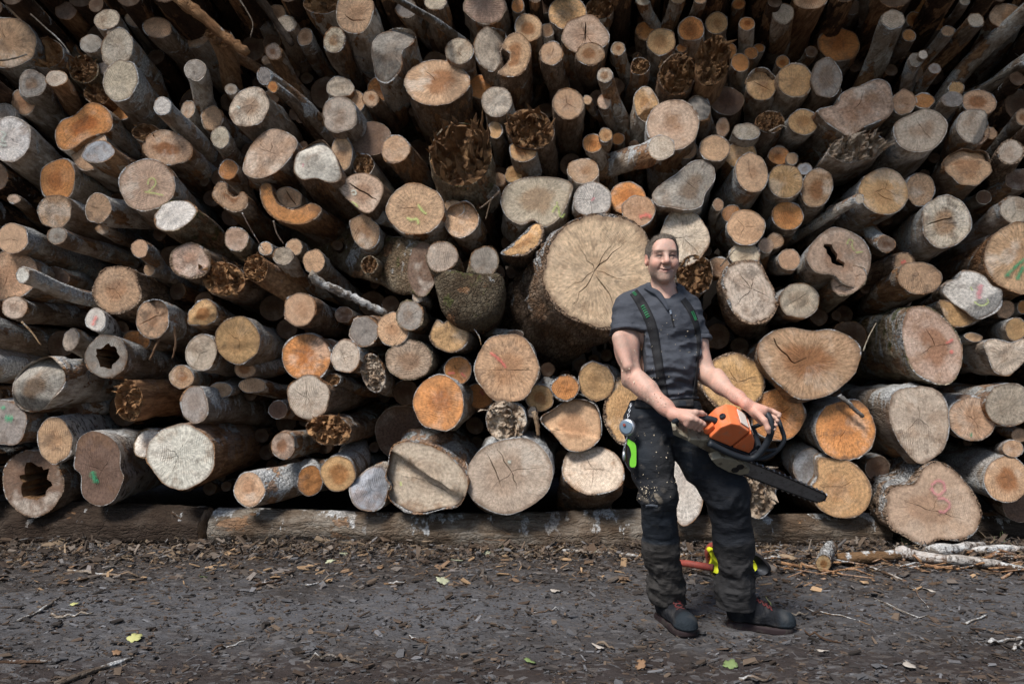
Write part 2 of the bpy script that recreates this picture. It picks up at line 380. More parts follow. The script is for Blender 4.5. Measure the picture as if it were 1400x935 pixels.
# ---------------------------------------------------------------- the log pile: one row per log
# id  x y a b rot  depth tone  features      (place and half-axes of the sawn end as read from the photograph; depth = metres behind the pile's front)
ROWS = """
1 23 15 17 15 0 .30 T c1
2 8 58 42 33 10 .08 T c1 bl n.06
3 62 73 24 20 0 .16 O s
4 146 27 17 13 -15 0 P c1 H.1
5 124 60 14 12 0 .15 G
6 160 65 21 25 10 .02 P c2 H.2 n.06
7 142 93 8 8 0 .20 G
8 115 95 19 19 0 .20 B s bm
9 43 114 20 18 0 .05 G n.05
10 76 107 13 11 -20 0 P bw
11 32 139 17 17 0 .15 T c1
12 133 128 17 15 0 .22 B s
13 165 110 22 28 22 0 P H0 n.05
14 222 145 11 12 0 -.06 W c2 H0
15 215 38 19 14 5 .10 T br
16 267 96 14 14 -10 .02 G c1
17 186 26 15 11 10 .32 T
18 237 14 15 10 15 .38 T bw
19 113 172 39 29 -22 .12 O n.12 H.9
20 165 155 12 10 0 .32 O
21 5 155 16 13 0 .12 G
22 12 190 29 29 0 0 W H.2 c1
23 122 204 26 28 0 .14 T
24 134 208 22 14 -10 0 S H0
25 200 182 18 12 0 .12 B s
26 229 203 32 23 10 .10 T H1 n.06
27 257 150 9 12 10 .28 T
28 290 162 14 16 0 .26 T
29 201 253 36 34 0 0 K H.2 n.04
30 79 246 24 27 -10 .08 O H.6 n.05
31 75 289 22 22 0 .02 T c2 n.06
32 134 285 17 20 10 0 T c1
33 140 313 9 7 0 .15 T
34 238 294 28 19 -25 -.05 W H0 bm
35 260 357 27 23 0 0 K bR H.5 c1
36 17 326 20 20 0 0 T c2 bl
37 78 322 13 11 -15 -.03 G
38 19 272 9 6 10 .10 K br
40 191 340 11 12 0 0 T
41 204 369 7 8 0 .16 T
42 13 376 36 33 0 .10 T H.3 c1
43 31 376 9 10 0 -.25 W H0 n.08
44 20 420 17 15 -8 0 K c1 br
45 77 378 17 12 20 .30 B
46 160 396 32 32 0 .05 T bR c3 H.6 n.05
47 131 437 13 15 0 -.03 W H0 bb
48 97 464 10 15 15 .05 P H0
49 145 487 28 28 0 -.05 G h.55
50 -42 493 30 24 0 -.06 G bl
51 -35 452 26 22 0 .02 G br
52 47 525 37 35 -10 -.10 G H.9 n.06
53 209 436 22 26 10 0 T S35,.35,.03 H.5
54 276 428 21 15 -35 .05 A n.08 br
55 275 482 20 24 20 0 P c3 H0
56 248 515 16 15 0 .10 T
57 187 465 18 12 15 .22 O
58 176 548 18 26 0 -.03 A s bw
59 266 553 18 24 0 0 G H.3 n.08
60 6 578 29 30 0 0 G c1 n.05
61 75 602 23 30 -8 0 T c1 bb H.3
62 135 640 33 50 -8 0 B c3 bb
63 45 660 41 43 0 .08 B h.52 c2 br
64 203 607 22 20 0 .10 W n.1 bm
65 248 623 45 42 0 -.05 W c5 H0 bw
66 300 52 15 12 20 .05 O s bw
67 289 48 9 7 20 .02 B s bw D=355,115
68 361 104 9 11 0 0 G D=450,170
69 373 119 7 8 0 -.02 O br D=440,165
70 341 147 28 24 -35 0 P c4 H.6 n.05
71 378 17 12 10 0 .32 T
72 390 33 15 11 -8 .20 P c1 br
73 417 51 10 12 10 .25 T
74 374 71 11 11 0 .18 K br
75 365 82 7 6 0 .32 T
76 457 55 14 18 20 0 P c1 br
77 486 20 27 25 -10 .02 T c1 H.3
78 527 71 20 37 22 -.05 G H.4 n.08
79 465 119 18 14 -20 .10 P n.06
80 486 139 12 15 0 .15 T
81 507 135 11 11 0 .10 T br
82 520 122 17 15 30 .30 O
83 464 157 23 24 0 0 P c2 H.3 n.05
84 507 190 27 22 0 .15 B n.05
85 541 204 19 18 -15 0 T c1 br
86 316 122 8 7 0 .10 P
88 301 188 12 14 5 -.03 P bl
90 368 211 38 32 -25 0 K c3 H.2
91 430 217 32 32 0 -.08 W H.1 br
92 467 210 14 23 0 .10 T H.3
93 312 232 13 13 0 .06 O c1
94 314 276 25 20 0 0 T br
95 398 282 42 28 0 .05 O br
195 395 270 18 13 15 .12 T c2
96 494 265 30 28 0 0 K br
97 497 225 14 14 0 .12 B s
98 568 286 38 33 0 -.02 T H.3 c1
99 499 317 20 25 0 .05 T n.09 H.5
100 519 297 9 8 0 .12 G bl D=640,345
101 323 327 16 16 0 0 K bm n.05
102 363 340 9 9 0 .10 T
103 350 367 16 17 0 .02 A s bw D=420,415
104 387 350 13 12 10 0 P D=430,400
105 402 338 11 11 0 .10 T
106 429 357 14 16 0 0 T bl
107 505 362 11 12 0 .02 B s bm
108 577 368 20 35 0 0 B bm D=480,345 H.3
109 605 352 22 21 -10 -.10 P bm H0 D=640,440
209 663 357 20 19 0 -.09 G bm H0 n.03 D=640,440
110 571 406 7 7 0 0 P
111 306 382 28 22 15 .03 A s br
112 410 423 21 22 0 0 T br H.3
113 325 465 29 31 0 -.02 A H.2 c2 bl
114 419 488 32 30 0 .08 O H.5
115 472 487 19 22 10 0 P c3 H0
116 498 453 19 20 0 .02 G
117 537 450 21 22 0 0 T c1
118 560 431 18 20 0 -.03 G c1 bm H.3
119 559 492 30 27 0 0 K H.5 bm
120 510 510 15 26 -15 .03 W s
121 422 543 28 29 0 -.02 P c5 H0 br
122 335 505 14 11 0 .16 T
123 302 533 15 10 0 .20 T
223 345 527 18 10 0 .20 T
124 455 519 10 8 0 .10 B s
125 450 588 29 20 10 -.02 A s br
126 387 609 15 18 0 0 K c1
127 424 657 17 20 0 .05 O n.06
128 462 647 23 23 0 0 A H.9
129 341 669 21 22 0 -.02 T D=440,653
130 503 667 26 31 15 0 S c4 H0
131 583 655 53 48 0 -.05 P c2 H.2 br S238,-.15,.06
132 695 651 58 51 0 -.08 P c4 H.3 bl n.04
133 812 652 43 38 0 0 P c5 H.2 br D=812,692
134 783 581 41 35 0 0 T S80,-.35,.035 H.4
135 552 592 37 36 0 .60 B
136 600 551 33 36 0 -.05 O H.7 bl
137 626 506 18 18 0 .10 O c1
138 615 459 27 25 0 0 A c1 br
139 693 503 41 45 0 -.05 T H.5 c2 bl
140 657 541 18 17 0 .35 O
141 692 575 27 26 0 -.05 W s
142 738 544 18 18 0 .02 A
143 728 563 7 8 0 .02 P br
144 773 530 18 18 0 -.02 O c4 bR
145 815 521 23 26 0 0 A H.1
146 855 560 28 45 0 .02 A H.2 bR
147 705 458 10 7 0 .12 B D=640,458
148 816 371 75 78 0 -.20 L c7 H0 bR D=778,412 n.025
149 714 325 32 18 -30 0 A H.5 bR
150 732 277 49 35 -5 .05 P H.6
151 810 273 25 23 0 0 W c3 H0
152 797 234 20 17 0 .06 T H.5
153 702 239 12 11 0 .15 A
154 681 246 10 9 0 .15 T c1
155 671 261 11 9 0 .10 P s
156 715 206 18 15 10 0 A c1 H.9
157 858 271 24 21 0 .10 O
158 873 288 22 20 0 .03 T
159 904 202 18 16 0 -.10 P c2 H0 D=826,250
160 631 300 22 24 20 0 T S70,.0,.06
260 620 285 14 11 0 .08 T
161 630 212 42 40 0 -.10 B s bm D=640,280
162 597 113 42 31 -5 0 T H.9 br c1
163 628 70 18 17 0 .02 P c3 H0
164 663 10 28 22 0 .10 K
165 595 3 15 11 0 0 P br
166 670 67 21 35 12 0 P H0 br
167 706 84 23 31 10 .02 T br
168 722 38 18 18 0 .10 T H1
169 748 42 8 9 0 .15 T
170 754 73 15 16 0 0 T c2 br
171 776 18 25 22 0 .10 A c1
172 800 48 30 25 0 .05 K c6 H.3 n.08
173 807 74 19 15 0 0 T H.9 br
174 845 67 9 9 0 .10 T
175 827 103 10 10 0 -.03 P c1 D=850,190
176 777 142 20 21 0 0 T c3 br
177 679 139 20 20 0 .03 P c2 H.1
178 657 119 16 16 0 .22 O
179 725 177 32 26 10 0 B s br
180 677 178 9 11 0 .10 A
181 826 139 9 10 0 .10 O
182 803 137 6 6 0 .10 T
183 828 185 9 9 0 .08 A
184 810 196 13 12 0 .14 O
185 883 43 13 13 0 .32 O
186 904 57 18 18 0 .15 A
187 932 66 7 6 0 .30 O
188 945 40 17 16 -15 .20 O
189 980 32 15 14 0 .20 A
190 1021 33 10 9 0 .15 O
191 879 2 9 6 0 .05 P
192 927 -2 10 7 0 .10 T
193 958 -1 8 6 0 .10 T
194 1071 19 14 14 0 .05 P c1 br
196 1108 -2 23 14 0 0 T bw
197 1045 22 12 22 0 .50 B
198 998 70 9 10 0 .30 O
199 1012 86 12 12 0 .25 O
200 1027 73 9 8 0 .30 O
201 1038 66 7 6 0 .35 O
202 1070 85 9 9 0 .30 O
203 1147 61 27 22 0 .35 O H.6
204 1109 71 8 7 0 .30 B
205 1087 110 23 22 0 .05 A
206 1041 115 20 22 0 .10 A S95,.2,.05
207 1130 107 20 26 0 0 G n.05 H.6
208 926 102 23 28 15 0 B s br
210 975 84 22 34 15 -.05 B s bw
211 875 91 12 12 0 .10 B s
212 884 143 16 24 -10 .10 A S-60,.4,.04
213 920 171 34 33 0 -.02 K H.5
214 957 145 16 20 0 0 G H0
215 994 138 22 18 0 .20 B
216 988 174 9 12 10 .10 T n.1
217 1020 180 18 11 5 0 P c1
218 1053 167 19 14 0 .05 B s
219 1098 167 20 17 0 0 A
220 977 203 20 17 0 0 T
221 1012 211 22 17 -10 .10 A H.4
222 1028 236 21 26 -18 -.05 T c2 H.4 bl
224 938 204 15 13 0 .10 T
225 934 253 45 27 -25 -.03 G H.7 bb
226 1065 213 14 12 0 .15 O
227 1083 217 8 8 0 .12 T
228 1100 231 10 8 0 .08 S
229 1074 248 23 22 0 0 A H.2 n.05
230 1117 257 21 26 15 .02 T n.05
231 1077 295 20 19 0 .08 O H.4
232 1020 311 26 22 0 0 T c3 H.1 n.05
233 1000 292 13 11 -15 .15 O
234 982 280 7 8 0 .03 T bl
235 935 325 34 36 0 0 P c6 H0 n.05
236 950 376 24 26 0 -.02 B s
237 983 365 15 13 10 .10 T
238 1047 336 10 10 0 .06 K
239 1060 329 11 10 0 .12 T
240 1018 349 20 17 0 .03 P c1
241 1025 401 37 43 -12 -.08 P c6 bR H.2
242 1079 355 14 14 0 -.02 T bl
243 1093 411 26 23 0 0 P c4 H.3
244 1145 352 46 42 0 -.05 K
245 1160 383 25 18 -30 -.02 K c1 bm
246 1105 497 70 49 0 -.10 T H.9
247 1003 523 41 38 0 .03 A c4 H.3 bR
248 1063 567 36 34 0 .05 O c3 H.6
249 1156 587 39 40 0 0 O H.3 c1 bl
250 1256 580 41 53 -8 -.06 P H.1 c3
251 1329 572 32 28 15 0 T c5 H.2
252 1380 553 32 28 0 -.02 P c1 H.1
253 1385 613 14 11 0 .02 T bb
254 1376 655 29 30 0 -.02 T H1 c1 bl
255 1277 690 65 57 10 -.10 K c4 H.4 bR
256 1148 665 43 42 0 0 A c2 H.4
257 1276 472 41 56 -14 -.08 K c3 H.8 bm
258 1258 381 29 22 0 -.02 T c2
259 1235 358 14 13 0 .05 T bR
261 1330 407 42 35 20 -.05 W H0
262 1310 434 28 14 15 .03 A
263 1375 423 12 12 0 .10 T
264 1389 450 14 15 0 0 A
265 1378 487 36 27 0 -.02 P c3 H.1
266 1331 461 12 6 10 .06 T
267 1392 352 44 46 0 -.05 T H.3 br
268 1293 303 33 34 0 -.03 P c1 H.9
269 1208 262 33 30 0 0 A c3 H.3
270 1258 259 19 22 0 .08 T H.2
271 1175 272 6 7 0 -.12 P c0 D=1095,308
272 1212 334 12 11 0 0 B D=1165,318
273 1324 228 28 26 0 0 T S100,.2,.04 n.1 H.6
274 1382 208 18 16 0 -.03 P H.3 bR
275 1388 287 20 18 0 0 P c3 H0
276 1258 178 36 30 -8 0 P c2 H.6
277 1168 148 53 37 -12 -.05 K H.6
278 1172 203 38 18 -8 -.06 W s
279 1236 140 15 17 0 .05 T c1 n.07
280 1263 138 14 10 0 .10 O
281 1302 136 14 10 0 .04 G
282 1307 121 10 9 0 .10 A n.1
283 1339 140 23 16 10 .08 T H1
284 1332 172 24 22 -15 0 P H.2
285 1354 183 9 8 0 .06 T
286 1221 27 16 12 5 -.04 P D=1180,110
287 1243 49 9 8 0 .10 O
288 1275 20 24 24 0 .35 O
289 1250 27 11 10 0 .32 O
290 1296 43 9 7 0 .10 T
291 1334 28 11 9 10 0 P br D=1270,100
292 1377 23 23 17 0 .10 T H.4
293 1319 2 7 5 0 .03 P
294 1262 75 6 6 0 0 P
295 1252 82 9 9 0 .03 G
296 1278 94 8 7 0 0 G
297 1420 2 13 11 0 -.06 G D=1310,105
298 1425 72 12 11 0 -.02 G D=1320,130
299 1398 160 9 11 0 .02 T
300 940 655 36 52 0 .02 W H.1 bw
301 1036 672 24 34 0 .0 T s
302 1108 640 22 26 0 .16 S bl
303 1398 420 7 9 0 .1 O
304 655 450 8 8 0 .30 B
305 845 190 8 8 0 .3 O
306 555 12 14 12 0 .15 G D=585,60
307 440 5 24 14 0 .10 B s
308 340 10 14 12 0 .3 B
309 265 45 22 20 0 .35 T
310 708 8 8 10 0 .12 O
311 820 12 18 14 0 .15 B s
312 745 8 13 10 0 .3 B
313 845 12 10 9 0 .3 B
314 1165 10 12 10 0 .3 B
315 1010 6 9 7 0 .2 O
316 90 15 14 12 0 .25 B bw
317 60 40 9 9 0 .3 B
318 1395 245 20 14 0 .1 B
319 1360 330 12 10 0 .2 B
320 1345 270 10 9 0 .25 B
321 1195 205 9 9 0 .3 B
322 1140 290 10 9 0 .25 B
323 640 240 8 8 0 .35 B
324 470 430 12 10 0 .3 B
325 380 560 12 12 0 .3 B
326 100 560 14 10 0 .3 B
327 450 470 8 7 0 .2 B
328 880 620 26 30 0 .25 B
329 1200 640 16 16 0 .25 B
330 1395 595 12 9 0 .1 T
331 1395 690 24 22 0 .15 B br
"""
TONE = {'P': (0.58, 0.47, 0.36), 'G': (0.31, 0.27, 0.23), 'T': (0.54, 0.34, 0.205), 'O': (0.60, 0.26, 0.09), 'B': (0.175, 0.11, 0.078),
        'K': (0.52, 0.36, 0.26), 'W': (0.70, 0.635, 0.56), 'S': (0.36, 0.365, 0.385), 'A': (0.60, 0.362, 0.172), 'L': (0.58, 0.42, 0.28)}
TWORD = {'P': 'pale', 'G': 'grey', 'T': 'tan', 'O': 'orange', 'B': 'brown', 'K': 'pinkish', 'W': 'whitish', 'S': 'bluish grey', 'A': 'golden', 'L': 'tan'}
BARKS = {'br': 'bark_brown', 'bR': 'bark_rough', 'bm': 'bark_moss', 'bl': 'bark_lichen', 'bb': 'bark_birch', 'bw': 'bark_bare'}
# hand-traced outlines of the ends that are far from round
POLY = {
 19: [(75,182),(84,165),(101,158),(122,141),(143,146),(153,160),(152,178),(135,184),(118,190),(97,205),(80,202)],
 52: [(11,545),(14,520),(32,497),(58,486),(75,498),(82,512),(80,536),(64,552),(44,563),(22,560)],
 62: [(103,625),(108,600),(127,589),(150,597),(163,613),(164,638),(168,655),(155,684),(133,691),(113,677),(111,650),(102,640)],
 77: [(460,20),(465,-4),(488,-8),(510,2),(508,25),(497,44),(478,45),(464,36)],
 78: [(509,85),(508,63),(520,45),(545,34),(565,38),(562,55),(550,70),(548,92),(530,106),(513,101)],
 90: [(332,232),(338,208),(354,186),(375,176),(400,186),(407,198),(396,217),(378,236),(357,244),(340,241)],
 91: [(399,222),(403,207),(418,195),(437,186),(450,200),(462,220),(466,243),(452,250),(432,244),(415,246),(402,237)],
 94: [(290,268),(297,250),(309,250),(312,262),(322,269),(331,262),(339,270),(337,284),(322,290),(306,284)],
 95: [(356,270),(358,252),(371,253),(374,268),(385,281),(405,286),(425,278),(440,286),(430,300),(410,307),(385,303),(366,290)],
 96: [(463,258),(478,241),(499,236),(519,246),(524,262),(514,285),(501,292),(483,280)],
 99: [(478,305),(487,297),(500,292),(510,302),(519,312),(516,333),(500,341),(485,330)],
 109: [(582,352),(590,334),(608,330),(622,338),(627,352),(618,366),(600,372),(588,367)],
 130: [(476,667),(490,652),(505,640),(521,638),(530,655),(528,676),(522,692),(508,698),(486,692)],
 131: [(529,640),(536,612),(552,603),(580,606),(610,620),(636,645),(640,665),(628,690),(600,697),(570,703),(542,692),(530,678),(535,665),(528,655)],
 132: [(637,655),(642,632),(660,612),(690,601),(725,601),(748,620),(756,645),(746,675),(720,695),(690,703),(660,692),(642,675)],
 133: [(768,640),(775,620),(790,613),(820,611),(842,620),(853,640),(850,662),(835,672),(805,676),(785,668),(772,655)],
 134: [(739,573),(755,560),(777,546),(805,548),(818,560),(823,590),(815,606),(797,617),(775,614),(758,595)],
 138: [(588,456),(597,437),(607,442),(618,433),(632,440),(641,455),(637,472),(620,482),(602,478),(590,467)],
 148: [(742,390),(744,360),(752,330),(770,310),(795,297),(822,293),(855,298),(880,315),(892,345),(896,380),(888,415),(870,440),(845,449),(815,447),(785,436),(760,420)],
 149: [(684,347),(700,333),(716,318),(733,300),(743,312),(741,328),(730,340),(712,350)],
 150: [(684,278),(690,258),(708,246),(738,242),(766,244),(782,252),(779,268),(772,288),(758,305),(742,311),(730,300),(712,306),(694,298)],
 166: [(648,60),(655,44),(670,34),(687,35),(690,48),(683,66),(686,82),(675,98),(660,92),(650,78)],
 167: [(680,100),(692,88),(697,74),(687,64),(694,50),(708,44),(722,55),(726,72),(720,92),(708,104),(694,105)],
 225: [(891,268),(900,255),(925,238),(945,222),(965,219),(977,230),(976,248),(964,265),(958,282),(938,287),(915,283),(898,280)],
 241: [(989,392),(990,372),(1005,358),(1035,356),(1048,375),(1060,400),(1062,420),(1045,440),(1018,441),(1000,425)],
 244: [(1102,352),(1112,330),(1135,312),(1160,315),(1182,330),(1191,352),(1187,375),(1170,392),(1152,388),(1141,377),(1129,375),(1112,371)],
 246: [(1037,490),(1040,468),(1060,452),(1085,448),(1110,452),(1135,450),(1158,458),(1176,475),(1171,505),(1155,525),(1130,541),(1095,546),(1070,530),(1050,512)],
 250: [(1215,560),(1220,538),(1238,530),(1265,528),(1285,536),(1296,560),(1297,590),(1288,615),(1265,633),(1250,630),(1232,608),(1220,585)],
 255: [(1211,688),(1218,665),(1250,660),(1262,640),(1282,630),(1308,645),(1330,672),(1342,700),(1335,725),(1315,738),(1285,738),(1262,746),(1240,735),(1215,718)],
 256: [(1108,668),(1118,652),(1118,627),(1140,626),(1165,632),(1184,650),(1192,672),(1185,695),(1165,707),(1140,706),(1118,693)],
 257: [(1232,450),(1240,424),(1262,418),(1285,430),(1305,450),(1316,475),(1314,505),(1298,525),(1275,523),(1252,510),(1238,485)],
 258: [(1228,384),(1232,364),(1252,358),(1272,362),(1288,378),(1280,396),(1262,402),(1244,400)],
 261: [(1292,395),(1300,384),(1312,380),(1312,372),(1325,370),(1345,377),(1356,390),(1372,398),(1376,412),(1368,425),(1345,434),(1325,424),(1308,412)],
 262: [(1284,412),(1295,412),(1312,420),(1330,430),(1340,434),(1330,442),(1312,447),(1296,440)],
 265: [(1346,470),(1362,463),(1385,468),(1408,462),(1414,480),(1395,500),(1378,514),(1360,508),(1352,490)],
 276: [(1222,180),(1228,165),(1250,155),(1265,148),(1285,155),(1295,170),(1290,188),(1275,204),(1250,208),(1230,200)],
 277: [(1117,152),(1130,147),(1146,142),(1150,128),(1175,118),(1200,108),(1216,115),(1221,135),(1219,155),(1200,166),(1180,175),(1162,188),(1148,180),(1130,168)],
 300: [(922,610),(938,604),(955,615),(962,650),(960,690),(950,710),(932,718),(915,690),(910,640)],
}
NGON = {94, 95}
# axe-cut or weathered ends made of several flats: log id -> (direction deg, offset in radii, slope)
FACET = {52: [(100, .25, .9), (40, .45, .8), (-100, .45, .7), (170, .6, .6)], 34: [(60, .2, .5)], 91: [(75, .25, .7), (160, .3, .4)], 130: [(20, .3, .6), (140, .4, .5)],
         166: [(20, .2, 1.2)], 64: [(120, .1, .6)], 149: [(120, .1, .5)], 9: [(200, .2, .4)], 10: [(40, .1, .4)], 79: [(30, .2, .5)], 284: [(-30, .3, .8)], 261: [(200, .2, .6), (-60, .35, .6)], 265: [(90, .3, .3)], 214: [(90, .0, .8), (0, .2, .5), (180, .2, .5)], 78: [(60, .3, .6), (-120, .4, .5)], 54: [(-60, .0, .5)]}
# spray-paint strokes on the sawn ends: log id -> list of (paint, width in photo px, points)
PAINTS = {
 29: [('y', 3, [(203,254),(204,247),(209,244),(214,249),(211,256),(204,262),(198,263)]), ('y', 3, [(198,263),(212,265),(226,268)])],
 22: [('w', 5, [(2,180),(8,184),(4,192),(10,196)]), ('w', 4, [(0,198),(12,200)])],
 98: [('y', 5, [(571,279),(577,288),(584,294)]), ('y', 5, [(556,298),(562,301),(570,300),(572,308)])],
 96: [('y', 3, [(481,276),(486,279),(490,284)]), ('w', 3, [(480,263),(485,261),(487,266),(481,266)])],
 150: [('y', 4, [(754,292),(762,282),(766,297),(773,292)]), ('y', 3, [(762,282),(761,276)])],
 47: [('r', 7, [(133,431),(130,438),(127,446)])],
 60: [('g', 10, [(7,571),(20,572)]), ('g', 6, [(2,558),(9,556)])],
 62: [('g', 9, [(127,643),(131,656),(136,655)])],
 139: [('r', 5, [(669,481),(680,489),(690,500),(689,504)])],
 137: [('r', 4, [(612,510),(623,510)]), ('r', 4, [(630,509),(637,516)])],
 140: [('r', 6, [(656,534),(662,540)])],
 91: [('p', 4, [(415,224),(415,230)])],
 151: [('p', 4, [(808,276),(813,270)])],
 158: [('r', 7, [(873,298),(884,294),(890,299)])],
 244: [('y', 3, [(1157,335),(1160,328),(1165,330),(1164,337),(1168,344)]), ('y', 3, [(1168,346),(1180,344)])],
 259: [('r', 8, [(1230,360),(1238,357)])],
 261: [('p', 8, [(1341,388),(1337,402),(1339,410)]), ('y', 3, [(1330,412),(1340,418),(1350,414),(1348,408)]), ('y', 3, [(1325,392),(1329,398)])],
 257: [('r', 5, [(1292,470),(1303,463)]), ('r', 5, [(1299,478),(1301,484)])],
 267: [('g', 6, [(1372,380),(1386,366),(1402,352)]), ('g', 6, [(1388,384),(1400,362)])],
 251: [('g', 7, [(1325,594),(1328,595)])],
 255: [('p', 5, [(1272,664),(1280,657),(1289,660),(1290,670),(1282,676),(1275,672),(1272,664)]), ('p', 5, [(1279,680),(1292,682),(1297,690),(1290,699),(1281,697)])],
 132: [('w', 6, [(694,630),(699,632)])],
 131: [('y', 5, [(548,657),(549,664)])],
 70: [('w', 5, [(324,146),(329,149)])],
}
# wide dark splits, traced: log id -> (width m, points)
SPLITS = {
 244: (.062, [(1124,335),(1134,341),(1143,353),(1152,366)]),
 96: (.012, [(475,250),(488,258),(503,266),(521,277)]),
 246: (.010, [(1055,452),(1062,472),(1080,490),(1082,498),(1092,494),(1105,488)]),
 195: (.008, [(390,258),(398,272),(407,283)]),
 268: (.010, [(1262,309),(1280,303),(1308,296)]),
 172: (.012, [(801,30),(800,58)]),
 277: (.004, [(1181,120),(1176,140),(1165,152)]),
 206: (.006, [(1030,112),(1042,118),(1054,124)]),
 82: (.004, [(515,118),(524,126)]),
 132: (.007, [(666,620),(678,645),(686,668)]),
 53: (.008, [(190,444),(206,436),(221,428)]),
 245: (.008, [(1142,394),(1162,384),(1180,372)]),
 77: (.010, [(472,20),(482,28),(500,27)]),
 269: (.005, [(1198,262),(1208,270),(1225,275)]),
 225: (.004, [(935,245),(950,258)]),
}
# marks that make a log easy to point at: id -> (short phrase used by its neighbours' labels, full label)
LAND = {
 148: ('huge cracked log', 'huge cracked tan log with deeply furrowed bark behind the man\'s shoulder'),
 29: ('log painted 2', 'pinkish log end spray painted with a yellow figure 2'),
 98: ('yellow-splashed log', 'thick tan log end splashed with two yellow paint strokes in the middle'),
 96: ('black-split log', 'pinkish log crossed by one wide black split, faint yellow paint below it'),
 95: ('orange crescent log', 'bright orange crescent-shaped log shell with a hollow top'),
 195: ('insert of the crescent', 'cracked tan round lying inside the orange crescent log shell'),
 91: ('chipped whitish log', 'chipped whitish log end with a pointed top and pink paint dot'),
 90: ('teardrop log', 'large smooth teardrop-shaped pinkish log end'),
 94: ('notched log', 'tan log end with a U-shaped bite out of its top'),
 13: ('brown-hearted pale log', 'pale oval log end with a brown patch in its heart'),
 19: ('broken orange slab log', 'broken wide orange log end with a ragged slanting outline'),
 24: ('slate grey log', 'slate grey oval log end pointing up out of the pile'),
 22: ('white-painted edge log', 'whitish log with pale paint marks at the left edge of the picture'),
 34: ('bleached slanted log', 'bleached bluish white slanting log end with mossy bark'),
 46: ('rough-barked golden round', 'tan round log with a ragged bark rim, on the white birch stick'),
 47: ('pink-tipped birch', 'short white birch log with pink paint on its end'),
 49: ('rotten hollow snout', 'grey pointed log with a rotten hollow end'),
 52: ('faceted grey log', 'large grey log end cut into several flat facets'),
 58: ('amber split log', 'amber torn log end with its wood split open'),
 60: ('green-dabbed log', 'grey log with a green paint dab at the left edge'),
 62: ('purple-brown tall log', 'tall dark brown log end with a green paint spot, kidney shaped'),
 63: ('open hollow log', 'dark log with a big round hole right through, lowest at left'),
 65: ('big whitish log', 'big whitish log end with fine radial cracks, lower left'),
 70: ('cracked white oval', 'whitish oval log end with star-shaped cracks and a greenish tint'),
 78: ('grey weathered slab', 'tall grey weathered slab-like log end'),
 109: ('twin mossy fork', 'pale left end of the mossy forked log'),
 209: ('fork right end', 'grey right end of the mossy forked log'),
 113: ('golden log with pale heart', 'golden log end with a pale bright heart and lumpy bark'),
 120: ('frayed white stub', 'dark frayed log end flaked with white fibres'),
 121: ('star-cracked grey round', 'grey round log end with a clear star of cracks'),
 130: ('bluish angular block', 'bluish grey angular log end beside the big split log'),
 131: ('big two-piece split log', 'big pale log end split in two pieces on the stringer log'),
 132: ('big grey bottom log', 'big greyish round log end with a long crack, resting on the stringer'),
 133: ('tilted pale stump', 'tilted pale log end showing dark bark below, just left of the man'),
 134: ('stepped triangular log', 'tan triangular log end with a sawn step across it'),
 136: ('orange burly round', 'orange round log with shaggy bark below the red-painted one'),
 139: ('red-slashed log', 'large tan round log end with a red paint slash'),
 141: ('frayed fibre bundle', 'frayed bundle of white wood fibres on a broken log end'),
 150: ('log with rotted pocket', 'wide pale log end with a brown rotted pocket and green painted zigzag'),
 151: ('white round above huge log', 'white round log end with a pink centre, touching the huge log'),
 161: ('rotten jagged stump', 'massive rotten jagged log end standing up in the middle of the pile'),
 162: ('big slanted upper log', 'big slanted log end with a reddish heart high in the middle'),
 225: ('slanted birch slab', 'large slanted dark log end edged with white birch bark'),
 235: ('pale starred log', 'pale log end with starred cracks above the man\'s left shoulder'),
 241: ('grey egg-shaped log', 'grey egg-shaped log with rough bark beside the man\'s left shoulder'),
 244: ('horseshoe log', 'pinkish horseshoe-shaped log end with a dark hole and yellow figure'),
 246: ('wide kidney log', 'very wide kidney-shaped log end, brown blotched, right of the man\'s arm'),
 249: ('bright orange round', 'bright orange round log end with grey bark, right of the chainsaw'),
 250: ('tall oval pale log', 'tall pale oval log end, right of the bright orange round'),
 251: ('green-dotted log', 'tan log end with radial cracks and one bright green dot'),
 254: ('dark-ringed log', 'tan log end with dark heart rings, low at the right edge'),
 255: ('log painted 8', 'broad pinkish log end painted with a pink figure 8, lowest at right'),
 257: ('pink-marked oval', 'tall brown-blotched oval log end with two pink marks'),
 261: ('chalky painted log', 'chalky white ragged log end painted pink and yellow'),
 267: ('green-slashed log', 'big tan log with green paint slashes at the right edge'),
 268: ('orange-split round', 'pale round log end with an orange heart split crosswise'),
 269: ('golden wide round', 'golden wide log end with fine cracks above the horseshoe log'),
 277: ('upper kidney log', 'wide kidney-shaped greyish pink log end, upper right'),
 278: ('white-streaked hollow', 'rotten log end with a white streak, under the upper kidney log'),
 276: ('knobbly pale log', 'thick pale log end with a brown stain, right of the upper kidney log'),
 213: ('big round above shoulder', 'large pinkish round log end high above the man\'s head'),
 176: ('plain tan post', 'smooth tan post-like log with its shaft in view below the end'),
 210: ('jagged brown splinter', 'tall jagged brown splintered log standing out of the upper pile'),
 166: ('left split half', 'pale left half of a log split in two, top centre'),
 167: ('bitten right half', 'tan right half of a split log with a rotten bite, top centre'),
 300: ('log between the legs', 'pale smooth log seen between the man\'s legs'),
 301: ('layered log', 'tan layered broken log end behind the man\'s left knee'),
 256: ('log behind the bar', 'tan log end behind the tip of the chainsaw bar'),
 247: ('log under the arm', 'golden cracked log end behind the man\'s left forearm'),
 248: ('log behind the saw', 'orange log end with curved cracks behind the chainsaw handle'),
 159: ('grey reclining log', 'smooth grey log leaning left with its pale end up, above the man'),
}
# ---------------------------------------------------------------- log builder
from mathutils.geometry import delaunay_2d_cdt
FRONT = 4.68
rng = np.random.default_rng(11)

